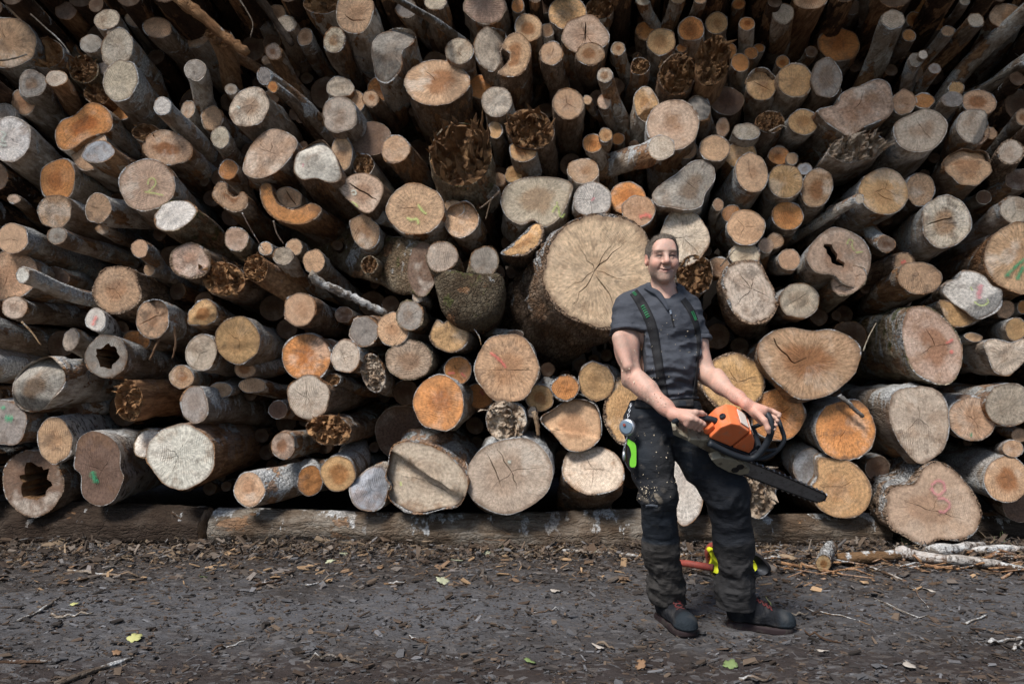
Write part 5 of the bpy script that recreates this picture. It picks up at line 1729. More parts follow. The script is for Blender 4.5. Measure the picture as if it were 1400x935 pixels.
# ---------------------------------------------------------------- solid-field modelling: smooth unions on a grid, skinned with surface nets
class Field:
    def __init__(self, lo, hi, h):
        self.lo = np.array(lo, float); self.h = h
        self.n = np.ceil((np.array(hi, float) - self.lo) / h).astype(int) + 1
        self.d = np.full(self.n, 0.2, np.float32)
    def box(self, lo, hi):
        a = np.clip(np.floor((np.asarray(lo) - self.lo) / self.h).astype(int), 0, self.n)
        b = np.clip(np.ceil((np.asarray(hi) - self.lo) / self.h).astype(int) + 1, 0, self.n)
        sl = tuple(slice(i, j) for i, j in zip(a, b))
        g = [self.lo[k] + self.h * np.arange(a[k], b[k], dtype=np.float32) for k in range(3)]
        return sl, g[0][:, None, None].astype(np.float32), g[1][None, :, None].astype(np.float32), g[2][None, None, :].astype(np.float32)
    def put(self, sl, v, k, op):
        o = self.d[sl]
        if o.size == 0: return
        v = v.astype(np.float32)
        if op == 'add':
            if k <= 0: self.d[sl] = np.minimum(o, v); return
            h = np.clip(.5 + .5 * (o - v) / k, 0, 1)
            self.d[sl] = o + (v - o) * h - k * h * (1 - h)
        else:                                  # carve
            if k <= 0: self.d[sl] = np.maximum(o, -v); return
            h = np.clip(.5 - .5 * (o + v) / k, 0, 1)
            self.d[sl] = o + (-v - o) * h + k * h * (1 - h)
    def capsule(self, a, b, ra, rb=None, k=.02, op='add'):
        rb = ra if rb is None else rb
        a = np.asarray(a, float); b = np.asarray(b, float); m = max(ra, rb) + 2 * k + .012
        sl, X, Y, Z = self.box(np.minimum(a, b) - m, np.maximum(a, b) + m)
        ab = b - a; L2 = float(ab @ ab) + 1e-12
        t = np.clip(((X - a[0]) * ab[0] + (Y - a[1]) * ab[1] + (Z - a[2]) * ab[2]) / L2, 0, 1)
        v = np.sqrt((X - a[0] - ab[0] * t) ** 2 + (Y - a[1] - ab[1] * t) ** 2 + (Z - a[2] - ab[2] * t) ** 2) - (ra + (rb - ra) * t)
        self.put(sl, v, k, op)
    def chain(self, pts, rs, k=.02, op='add'):
        for i in range(len(pts) - 1):
            self.capsule(pts[i], pts[i + 1], rs[i], rs[i + 1], k, op)
    def ell(self, c, r, k=.02, op='add', M3=None):
        c = np.asarray(c, float); r = np.asarray(r, float); m = max(r) + 2 * k + .012
        sl, X, Y, Z = self.box(c - m, c + m)
        x, y, z = X - c[0], Y - c[1], Z - c[2]
        if M3 is not None:
            x, y, z = (M3[0][i] * x + M3[1][i] * y + M3[2][i] * z for i in range(3))
        q = np.sqrt((x / r[0]) ** 2 + (y / r[1]) ** 2 + (z / r[2]) ** 2)
        q2 = np.sqrt((x / r[0] ** 2) ** 2 + (y / r[1] ** 2) ** 2 + (z / r[2] ** 2) ** 2)
        v = q * (q - 1) / np.maximum(q2, 1e-6)
        self.put(sl, v, k, op)
    def plane_cut(self, p, n, lo, hi, k=0.0):
        """remove what lies on the side the normal points to, inside a box"""
        sl, X, Y, Z = self.box(lo, hi)
        n = np.asarray(n, float) / np.linalg.norm(n)
        v = -((X - p[0]) * n[0] + (Y - p[1]) * n[1] + (Z - p[2]) * n[2])
        self.put(sl, v, k, 'carve')
    def coords(self):
        return [self.lo[k] + self.h * np.arange(self.n[k], dtype=np.float32) for k in range(3)]
    def val(self, p):
        q = (np.asarray(p) - self.lo) / self.h
        i = np.clip(np.floor(q).astype(int), 0, self.n - 2); f = q - i
        r = 0
        for a in (0, 1):
            for b in (0, 1):
                for c in (0, 1):
                    w = (f[..., 0] if a else 1 - f[..., 0]) * (f[..., 1] if b else 1 - f[..., 1]) * (f[..., 2] if c else 1 - f[..., 2])
                    r = r + w * self.d[i[..., 0] + a, i[..., 1] + b, i[..., 2] + c]
        return r
    def hit(self, px, py, off=0.0):
        """first point of the solid on the camera ray through a photo pixel"""
        d = ray(px, py); d = d / np.linalg.norm(d); o = np.array([0, 0, CAMZ])
        t = (self.lo[1] + .002) / d[1]
        for _ in range(400):
            p = o + d * t
            if (p < self.lo).any() or (p > self.lo + self.h * (self.n - 1)).any():
                t += .004
                if t > 6: return None
                continue
            v = float(self.val(p[None])[0]) - off
            if v < 0: return p
            t += max(.0012, v * .6)
        return None
    def mesh(self):
        d = self.d; s = d < 0
        c = np.zeros(tuple(np.array(d.shape) - 1), np.uint8)
        for a in (0, 1):
            for b in (0, 1):
                for e in (0, 1):
                    c += s[a:d.shape[0] - 1 + a, b:d.shape[1] - 1 + b, e:d.shape[2] - 1 + e]
        act = np.argwhere((c > 0) & (c < 8))
        idx = -np.ones(c.shape, np.int32); idx[tuple(act.T)] = np.arange(len(act))
        acc = np.zeros((len(act), 3)); cnt = np.zeros(len(act))
        I, J, K = act.T
        cor = [(a, b, e) for a in (0, 1) for b in (0, 1) for e in (0, 1)]
        for p in cor:
            for ax in range(3):
                if p[ax]: continue
                q = list(p); q[ax] = 1
                d0 = d[I + p[0], J + p[1], K + p[2]]; d1 = d[I + q[0], J + q[1], K + q[2]]
                m = (d0 < 0) != (d1 < 0)
                t = np.where(m, d0 / np.where(m, d0 - d1, 1), 0)
                pos = np.stack([np.full(len(act), float(p[0])), np.full(len(act), float(p[1])), np.full(len(act), float(p[2]))], 1)
                pos[:, ax] += t
                acc += pos * m[:, None]; cnt += m
        v = (act + acc / cnt[:, None]) * self.h + self.lo
        fs = []
        for ax in range(3):
            sh = [slice(None)] * 3; sh2 = [slice(None)] * 3
            sh[ax] = slice(0, -1); sh2[ax] = slice(1, None)
            a = s[tuple(sh)]; b = s[tuple(sh2)]
            e = np.argwhere(a != b)
            o1, o2 = [k for k in range(3) if k != ax]
            e = e[(e[:, o1] > 0) & (e[:, o2] > 0) & (e[:, o1] < d.shape[o1] - 1) & (e[:, o2] < d.shape[o2] - 1)]
            q = []
            for u, w in ((-1, -1), (0, -1), (0, 0), (-1, 0)):
                f = e.copy(); f[:, o1] += u; f[:, o2] += w
                q.append(idx[tuple(f.T)])
            q = np.stack(q, 1)
            ins = a[tuple(e.T)]
            flip = ins if ax != 1 else ~ins
            q[~flip] = q[~flip][:, ::-1]
            fs.append(q)
        f = np.vstack(fs)
        return v, f[(f >= 0).all(1)]

def field_obj(name, fld, mat, parent, tint=None, smooth_it=2):
    v, f = fld.mesh()
    # relax along edges
    for _ in range(smooth_it):
        e = np.vstack([f[:, [0, 1]], f[:, [1, 2]], f[:, [2, 3]], f[:, [3, 0]]])
        acc = np.zeros_like(v); n = np.zeros(len(v))
        np.add.at(acc, e[:, 0], v[e[:, 1]]); np.add.at(n, e[:, 0], 1)
        np.add.at(acc, e[:, 1], v[e[:, 0]]); np.add.at(n, e[:, 1], 1)
        v = v * .5 + acc / np.maximum(n, 1)[:, None] * .5
    o = link_mesh(name, v - np.array(parent.location), f, mat, parent)
    if tint is not None:
        c4 = np.ones((len(v), 4), np.float32); c4[:, :3] = tint(v)
        a = o.data.attributes.new('tint', 'FLOAT_COLOR', 'POINT'); a.data.foreach_set('color', c4.ravel())
    return o

# ---------------------------------------------------------------- materials of the man and his saw
def mat_tint(name, rough=.6, grain=60.0, gamp=.5, bump=.2, spec=.3, sub=0.0, folds=0.0, weave=0.0):
    k = NT(name)
    a = k.n('Attribute', attribute_name='tint'); tc = k.n('TexCoord'); p = tc.outputs['Object']
    f = k.noise(p, grain, 4, .65); f2 = k.noise(p, grain * .2, 3, .6)
    c = k.scale_col(a.outputs['Color'], k.math('ADD', 1 - gamp * .5, k.math('MULTIPLY', k.math('ADD', f, f2), gamp * .5)))
    k.color(c)
    h = f
    if folds:
        h = k.math('ADD', k.math('MULTIPLY', f, .15), k.math('MULTIPLY', k.noise(k.vmath('MULTIPLY', p, (1, 1, 2.2)), 11.0, 3, .55, .6), folds))
    if weave:
        h = k.math('ADD', h, k.math('MULTIPLY', k.noise(p, 420.0, 1), weave))
    k.bump(h, bump, .012)
    k.rough(rough); k.b.inputs['Specular IOR Level'].default_value = spec
    if sub:
        k.b.inputs['Subsurface Weight'].default_value = sub
        k.b.inputs['Subsurface Radius'].default_value = (.012, .005, .003)
        k.b.inputs['Subsurface Scale'].default_value = 1.0
    return k.m
def mat_plain(name, col, rough=.5, metal=0.0, var=.25, scale=40.0, dirt=None, bump=.1):
    k = NT(name); tc = k.n('TexCoord'); p = tc.outputs['Object']
    f = k.noise(p, scale, 4, .65)
    c = k.mix(f, tuple(q * (1 - var) for q in col), tuple(q * (1 + var) for q in col))
    if dirt:
        c = k.mix(k.math('MULTIPLY', k.step(k.noise(p, scale * .6, 5, .7), .48, .62), .8), c, dirt)
    k.color(c); k.rough(rough); k.b.inputs['Metallic'].default_value = metal
    k.bump(f, bump, .004)
    return k.m
M['skin'] = mat_tint('skin', .52, 190.0, .40, .16, .35, sub=.06)
M['shirt'] = mat_tint('grey_work_shirt', .85, 150.0, .55, .75, .15, folds=.9, weave=.25)
M['trousers'] = mat_tint('work_trousers', .8, 120.0, .6, .8, .2, folds=1.1, weave=.15)
M['hair'] = mat_tint('short_hair', .7, 260.0, 1.1, .6, .2)
M['boot'] = mat_tint('dusty_boot_leather', .8, 90.0, .9, .5, .15)
M['collar'] = mat_plain('collar_cloth', (.040, .045, .058), .8)
M['logo'] = mat_plain('grey_print', (.10, .11, .13), .8)
M['strap'] = mat_plain('black_elastic', (.016, .016, .018), .75, 0, .4, 120)
M['green_print'] = mat_plain('green_print', (.025, .18, .07), .7)
M['orange'] = mat_plain('orange_plastic', (.70, .17, .06), .40, 0, .14, 25, (.52, .20, .11), .08)
M['black'] = mat_plain('black_rubber', (.02, .024, .03), .5, 0, .4, 60)
M['olive'] = mat_plain('oily_magnesium', (.24, .215, .16), .55, .15, .3, 30, (.07, .05, .035))
M['sticker'] = mat_plain('white_sticker', (.68, .62, .55), .4, 0, .12, 30)
M['steel'] = mat_plain('dull_bar_steel', (.150, .140, .136), .5, .0, .2, 70, (.10, .09, .086))
M['chain'] = mat_plain('chain_steel', (.30, .30, .31), .32, .9, .3, 90)
M['chain_dark'] = mat_plain('oily_chain', (.03, .028, .027), .5, .5, .3, 90)
M['silver'] = mat_plain('brushed_metal', (.45, .47, .50), .35, .8, .15, 60)
M['reel_face'] = mat_plain('blue_grey_plate', (.16, .22, .28), .4, .3, .2, 40)
M['axe_red'] = mat_plain('red_paint', (.26, .055, .04), .6, 0, .3, 30, (.12, .05, .04))
M['neon_yellow'] = mat_plain('neon_yellow', (.72, .74, .03), .5, 0, .1, 30)
M['axe_dark'] = mat_plain('dark_steel', (.055, .058, .065), .5, .5, .3, 40)
M['neon_green'] = mat_plain('neon_green_plastic', (.20, .62, .05), .5, 0, .2, 40)

# ---------------------------------------------------------------- chainsaw frame (x forward, c towards the camera side, z up)
SE1 = np.array([.90, .25, -.36]); SE1 /= np.linalg.norm(SE1)
SUP = np.array([.34, -.66, .72]); SUP = SUP - SE1 * (SUP @ SE1); SUP /= np.linalg.norm(SUP)
SNC = np.cross(SE1, SUP); SNC = SNC if SNC[1] < 0 else -SNC
SO = at(1000, 588, 2.93)
def SW(x, c, z):
    return SO + (SE1 * x + SNC * c + SUP * z) * 1.07

person = empty('person', V(at(960, 858, 3.12) * [1, 1, 0]), 'man in grey short-sleeved work shirt and black trousers, standing and holding a chainsaw', 'person')

# head frame
HO = at(905.5, 354.5, 3.13)
HS = .93
_y = R(-1)
HX = np.array([math.cos(_y), math.sin(_y), 0.0]); HF = np.array([math.sin(_y), -math.cos(_y), 0.0]); HU = np.array([0, 0, 1.0])
_p = R(-5); HF, HU = HF * math.cos(_p) + HU * math.sin(_p), HU * math.cos(_p) - HF * math.sin(_p)
HM = np.stack([HX, HF, HU], 1)      # columns = head axes
def HD(x, y, z):
    return HO + HM @ np.array([x, y, z], float) * HS
S1, E1_, W1 = at(857, 424, 3.20), at(864, 514, 3.10), at(921, 567, 2.93)
S2, E2_, W2 = at(939, 424, 3.22), at(966, 511, 3.15), at(1020, 552, 2.91)

def build_body():
    f = Field((.42, 2.78, .86), (1.22, 3.36, 1.84), .0034)
    e = lambda c, r, k=.02, op='add': f.ell(HD(*c), np.array(r) * HS, k, op, HM)
    # skull, face, jaw
    e((0, -.012, .028), (.075, .094, .086), .02)
    e((0, .030, -.022), (.062, .062, .082), .025)
    e((0, .038, -.072), (.042, .050, .040), .03)
    e((0, .072, -.102), (.024, .020, .018), .03)
    for s in (-1, 1):
        e((s * .040, .060, -.026), (.026, .026, .026), .025)
        e((s * .040, .018, -.056), (.015, .030, .028), .03)
    f.capsule(HD(-.038, .078, .030), HD(.038, .078, .030), .013, None, .016)
    e((0, .062, .058), (.048, .028, .040), .03)
    for s in (-1, 1):
        e((s * .031, .096, .0095), (.019, .014, .0085), .010, 'carve')
    f.capsule(HD(0, .088, .022), HD(0, .112, -.018), .0095, .0135, .012)
    e((0, .113, -.022), (.013, .012, .011), .008)
    for s in (-1, 1):
        e((s * .014, .099, -.026), (.009, .010, .008), .008)
        f.capsule(HD(s * .022, .091, -.030), HD(s * .034, .080, -.058), .0035, .003, .008, 'carve')     # smile folds
        # lids
        f.chain([HD(s * .015, .0830, .0130), HD(s * .030, .0865, .0165), HD(s * .047, .0755, .0125)], [.0042, .0050, .0042], .004)
        f.chain([HD(s * .016, .0835, .0045), HD(s * .030, .0865, .0010), HD(s * .047, .0760, .0055)], [.0040, .0048, .0040], .005)
    # lips with a closed-mouth smile
    f.chain([HD(-.027, .079, -.053), HD(-.011, .092, -.0555), HD(0, .094, -.0565), HD(.011, .092, -.0555), HD(.027, .079, -.053)], [.003, .0048, .0045, .0048, .003], .006)
    f.chain([HD(-.025, .079, -.058), HD(0, .092, -.0675), HD(.025, .079, -.058)], [.003, .0055, .003], .006)
    f.chain([HD(-.031, .079, -.0525), HD(-.014, .095, -.0605), HD(.014, .095, -.0605), HD(.031, .079, -.0525)], [.0026] * 4, .003, 'carve')
    # ears
    for s in (-1, 1):
        e((s * .077, -.008, -.004), (.010, .019, .031), .008)
        e((s * .084, .000, .000), (.006, .009, .016), .006, 'carve')
    # neck and trunk
    f.capsule(HD(0, -.030, -.050), at(908, 404, 3.175), .048, .057, .012)
    for s in (-1, 1):
        f.capsule(HD(s * .045, -.015, -.05), at(911, 408, 3.11), .014, .010, .025)
    f.capsule(at(906, 408, 3.19), S1, .055, .055, .05); f.capsule(at(908, 408, 3.19), S2, .055, .055, .05)
    f.ell(at(909, 448, 3.19), (.150, .100, .14), .05); f.ell(at(912, 505, 3.19), (.130, .100, .13), .05); f.ell(at(909, 555, 3.20), (.14, .10, .09), .05)
    # his right arm
    B = at(858, 470, 3.15)
    f.chain([S1, B, E1_], [.055, .047, .040], .03)
    f.ell(at(854, 478, 3.13), (.043, .045, .070), .04)
    m1 = E1_ * .62 + W1 * .38 + [0, 0, .004]
    f.chain([E1_, m1, E1_ * .2 + W1 * .8, W1], [.041, .041, .031, .027], .03)
    f.ell(E1_ * .72 + W1 * .28 + [-.012, .0, .018], (.032, .034, .046), .03)
    f.capsule(E1_ + [-.012, .01, -.030], E1_ * .3 + W1 * .7 + [-.004, .0, -.012], .024, .014, .025)
    f.ell(E1_ + [-.022, .02, -.028], (.016, .018, .018), .02)
    f.capsule(at(846, 462, 3.10), at(858, 500, 3.06), .030, .020, .035)
    # his left arm
    f.chain([S2, S2 * .5 + E2_ * .5, E2_], [.052, .047, .038], .03)
    m2 = E2_ * .62 + W2 * .38
    f.chain([E2_, m2, E2_ * .2 + W2 * .8, W2], [.037, .036, .027, .0235], .03)
    f.ell(E2_ * .75 + W2 * .25 + [.008, -.004, .016], (.029, .030, .040), .03)
    f.capsule(E2_ + [.0, .012, -.028], E2_ * .3 + W2 * .7 + [0, 0, -.012], .022, .013, .025)
    # right hand on the rear handle: palm over the outer side, fingers curling under, thumb over the top
    H1 = SW(-.168, 0, -.012); u, cm, up = SE1, SNC, SUP
    mc = []
    for k in range(4):
        a = H1 + u * ((1.4 - k) * -.0205) * -1
        b = H1 + u * ((k - 1.5) * .0205)
        mcp = b + cm * .034 + up * (.016 - .003 * abs(k - 1.2)); pip = b + cm * .034 - up * .022 + u * .003
        dip = b + cm * .006 - up * .036 + u * .004; tip = b - cm * .018 - up * .020 + u * .004
        r = (.0098, .0105, .0102, .0088)[3 - k] if False else (.0088, .0100, .0106, .0102)[k]
        f.capsule(W1, mcp, .021, .0125, .014)
        f.chain([mcp, pip, dip, tip], [r * 1.12, r, r * .92, r * .85], .0035)
        f.ell(mcp + cm * .005 + up * .003, (.0085, .0085, .0085), .006)
        f.ell(pip + cm * .003 - up * .003, (.0078, .0078, .0078), .004)
        mc.append(mcp)
    f.ell((W1 + mc[1] + mc[2]) / 3 + cm * .003, (.030, .022, .028), .02)
    tb = W1 + up * .012 - cm * .004
    f.chain([tb, H1 - u * .018 + up * .032 + cm * .010, H1 + u * .016 + up * .031 - cm * .004, H1 + u * .040 + up * .024 - cm * .012], [.019, .0135, .0115, .0095], .008)
    # left hand on the front handle
    H2 = SW(.090, .010, .125); G = SFH[4] - SFH[3]; G /= np.linalg.norm(G)          # handle axis at the grip
    cam_ = np.array([-.25, -.93, .1]); w_ = W2 - H2; w_ -= G * (w_ @ G); w_ /= np.linalg.norm(w_)
    b3 = np.cross(G, w_); b3 = b3 if b3 @ cam_ > 0 else -b3                          # towards the viewer, across the handle
    for k in range(4):
        b = H2 + G * ((1.5 - k) * .0200)
        mcp = b + w_ * .034 - b3 * .012 + np.array([0, 0, .004]); pip = b + w_ * .012 - b3 * .036; dip = b - w_ * .020 - b3 * .022; tip = b - w_ * .026 + b3 * .006
        r = (.0104, .0104, .0098, .0086)[k]
        f.capsule(W2, mcp, .019, .0125, .014)
        f.chain([mcp, pip, dip, tip], [r * 1.1, r, r * .92, r * .84], .0035)
    f.ell(W2 * .45 + H2 * .55 + w_ * .008, (.026, .024, .024), .02)
    t0 = W2 * .55 + H2 * .45 + b3 * .018
    f.chain([t0, H2 + w_ * .020 + b3 * .030 - np.array([0, 0, .004]), H2 + w_ * .006 + b3 * .030 - np.array([0, 0, .030]), H2 + w_ * .004 + b3 * .026 - np.array([0, 0, .046])], [.017, .0130, .0112, .0092], .007)
    # knuckle tendons, elbow crease are left to the skin grain
    def tint(v):
        c = np.tile(np.array([[.54, .33, .255]]), (len(v), 1))
        q = (v - HO) @ HM / HS
        n = np.array([mnoise.noise(p * 14) for p in map(Vector, v.tolist())])[:, None]
        n3 = np.array([mnoise.noise(p * 55) for p in map(Vector, v.tolist())])[:, None]; n4 = np.array([mnoise.noise(p * 160) for p in map(Vector, v.tolist())])[:, None]
        c = c * (1 + .16 * n + .10 * n3 + .10 * n4) * (1 + (n + n3) * [[.05, -.04, -.06]])
        hands = np.minimum(np.linalg.norm(v - W1, axis=1), np.linalg.norm(v - W2, axis=1))[:, None]
        hw_ = np.exp(-(hands / .09) ** 2); c = c * (1 + hw_ * [[.03, -.12, -.14]])
        fa_ = np.exp(-(((v[:, 2] - 1.07) / .06) ** 2))[:, None] * (n4 > .18); c = c * (1 - .22 * fa_)
        hd = (q[:, 2] > -.14) & (np.abs(q[:, 0]) < .1)
        def blob(cc, rr):
            return np.exp(-(((q - np.array(cc)) / np.array(rr)) ** 2).sum(1))[:, None] * hd[:, None]
        for s in (-1, 1):
            c += blob((s * .042, .07, -.03), (.022, .03, .02)) * [[.05, -.03, -.03]]                      # ruddy cheeks
            w = np.clip(blob((s * .031, .088, .031), (.021, .03, .0048)) * 1.9, 0, 1); c = c * (1 - w * .85) + w * .85 * [[.075, .048, .032]]   # brows
            w = np.clip(blob((s * .031, .083, .0085), (.0165, .03, .0050)) * 1.9, 0, 1); c = c * (1 - w * .92) + w * .92 * [[.030, .018, .015]]  # narrowed eyes, the brow's shadow painted dark across the lids
            w = blob((s * .077, -.005, 0), (.012, .02, .03)); c += w * [[.05, -.05, -.05]]
        c += blob((0, .115, -.02), (.016, .02, .014)) * [[.07, -.02, -.02]]
        w = np.clip(blob((0, .095, -.0625), (.028, .03, .0085)) * 1.3, 0, 1); c = c * (1 - w * .8) + w * .8 * [[.34, .14, .115]]                  # lips
        qs = q.copy(); qs[:, 2] -= 9.0 * q[:, 0] ** 2
        w = np.clip(np.exp(-(((qs - np.array((0, .097, -.0607))) / np.array((.032, .03, .0026))) ** 2).sum(1))[:, None] * hd[:, None] * 1.4, 0, 1); c = c * (1 - w * .8) + w * .8 * [[.10, .035, .03]]
        st = 1 / (1 + np.exp((q[:, 2] + .052) / .010)) * 1 / (1 + np.exp(-(q[:, 2] + .125) / .008)) * hd * (q[:, 1] > .0)
        st = st * (1 - np.exp(-((q[:, 0] / .02) ** 2 + ((q[:, 2] + .062) / .010) ** 2)))
        sw = (.50 * st[:, None] * np.clip(.8 + .9 * n4, .2, 1.3)); c = c * (1 - sw) + sw * np.array([[.16, .125, .10]])                                          # stubble
        fh = blob((0, .09, .062), (.05, .05, .02)); c += fh * .03
        return np.clip(c, .01, .8)
    o = field_obj('body', f, M['skin'], person, tint, 1)
    return f

SFH = [SW(-.085, .066, -.052), SW(.03, .078, -.050), SW(.105, .078, -.030), SW(.118, .060, .040), SW(.102, .030, .108), SW(.080, -.015, .126), SW(.070, -.06, .10), SW(.065, -.078, .03), SW(.06, -.07, -.05)]
BODY = build_body()

def build_hair():
    f = Field(HO - [.13, .14, .10], HO + [.13, .14, .17], .0026)
    e = lambda c, r, k=.02, op='add': f.ell(HD(*c), np.array(r) * HS, k, op, HM)
    e((0, -.014, .029), (.0805, .099, .0905), .01)
    e((0, .026, .083), (.060, .053, .036), .012)
    # leave the face and neck bare
    e((0, .125, -.004), (.074, .088, .086), .012, 'carve')
    for s in (-1, 1):
        e((s * .040, .098, .064), (.026, .046, .028), .01, 'carve')
        e((s * .084, -.006, -.010), (.020, .026, .034), .006, 'carve')
    f.plane_cut(HD(0, -.02, -.045), HM @ np.array([0, .25, -1.0]), HO - .3, HO + .3, .01)
    X, Y, Z = f.coords()
    f.d += (.0022 * np.sin(X[:, None, None] * 420 + Z[None, None, :] * 170) * np.sin(Y[None, :, None] * 390 + Z[None, None, :] * 240)).astype(np.float32)
    def tint(v):
        q = (v - HO) @ HM / HS
        n = np.array([mnoise.noise(Vector(p) * 60) for p in v.tolist()])[:, None]
        side = np.clip((.05 - q[:, 2]) / .08, 0, 1)[:, None]
        return np.clip(np.array([[.145, .118, .095]]) * (1 + .5 * n) * (1 - side) + side * np.array([[.15, .135, .12]]) * (1 + .5 * n), .02, .5)
    hv_, hf_ = f.mesh()
    rg = np.random.default_rng(12); pick = rg.integers(len(hv_), size=5200); c0 = HD(0, -.012, .02)
    vs, fs = [], []
    for p in hv_[pick]:
        o_ = (p - c0) / np.linalg.norm(p - c0); q = HM.T @ (p - HO) / HS
        d_ = o_ * .8 + HF * (.5 if q[2] > .06 else -.2) + HU * (-.25 if q[2] < .06 else .1) + rg.normal(size=3) * .35; d_ /= np.linalg.norm(d_)
        L = rg.uniform(.005, .011) if q[2] > .05 else rg.uniform(.003, .006)
        s_ = np.cross(d_, rg.normal(size=3)); s_ /= np.linalg.norm(s_); s_ *= .0007; i = len(vs)
        vs += [p - s_, p + s_, p + d_ * L]; fs.append([i, i + 1, i + 2])
    ho = field_obj('hair', f, M['hair'], person, tint, 0)
    so = link_mesh('hair_strands', np.array(vs) - np.array(person.location), fs, M['hair'], ho, smooth=False); so['kind'] = 'stuff'
    c4 = np.ones((len(vs), 4), np.float32); c4[:, :3] = np.array([.14, .118, .10]) * np.repeat(rg.uniform(.5, 1.7, (len(fs), 1)), 3, 0)
    so.data.attributes.new('tint', 'FLOAT_COLOR', 'POINT').data.foreach_set('color', c4.ravel())
build_hair()
def eyes():
    for s in (-1, 1):
        bm = bmesh.new()
        bmesh.ops.create_uvsphere(bm, u_segments=18, v_segments=12, radius=.0122 * HS)
        ey = link_bm('eye', bm, M['eye_white'], person, V(HD(s * .0305, .0738, .0088)) - person.location)
        bm = bmesh.new()
        bmesh.ops.create_uvsphere(bm, u_segments=14, v_segments=8, radius=.0066 * HS)
        bmesh.ops.scale(bm, vec=(1, .45, 1), verts=bm.verts)
        link_bm('iris', bm, M['eye'], ey, V(HM @ np.array([s * -.0005, .0104, .0002]) * HS))
M['eye_white'] = mat_plain('eye_white', (.40, .34, .31), .3)
M['eye'] = mat_plain('eye', (.035, .028, .025), .12)
eyes()

def fold_noise(f, seed, freq, aniso=(1, 1, 1), warp=.4):
    """irregular ridged folds sampled on a coarse grid and spread over the field"""
    rg = np.random.default_rng(seed)
    X, Y, Z = [c.astype(np.float32) for c in f.coords()]
    st = 3
    gx, gy, gz_ = X[::st][:, None, None], Y[::st][None, :, None], Z[::st][None, None, :]
    v = 0
    wx = np.sin(gz_ * freq * .35 + gx * freq * .2 + rg.uniform(0, 6)) * warp; wz = np.sin(gx * freq * .3 - gy * freq * .25 + rg.uniform(0, 6)) * warp
    for i in range(9):
        d = rg.normal(size=3) * np.array(aniso); d /= np.linalg.norm(d)
        fr = freq * rg.uniform(.5, 1.9)
        v = v + np.sin((gx * d[0] + gy * d[1] + gz_ * d[2]) * fr + wx * 3 * rg.normal() + wz * 3 * rg.normal() + rg.uniform(0, 6.28)) / 3.2
    v = 1 - 2 * np.minimum(1, np.abs(v))            # sharp ridges, broad hollows
    # back to full resolution
    for ax, n in enumerate(f.d.shape):
        q = np.arange(n) / st; i0 = np.minimum(q.astype(int), v.shape[ax] - 1); i1 = np.minimum(i0 + 1, v.shape[ax] - 1); t = (q - i0).astype(np.float32)
        sh = [1, 1, 1]; sh[ax] = n; t = t.reshape(sh)
        v = np.take(v, i0, ax) * (1 - t) + np.take(v, i1, ax) * t
    return v.astype(np.float32)

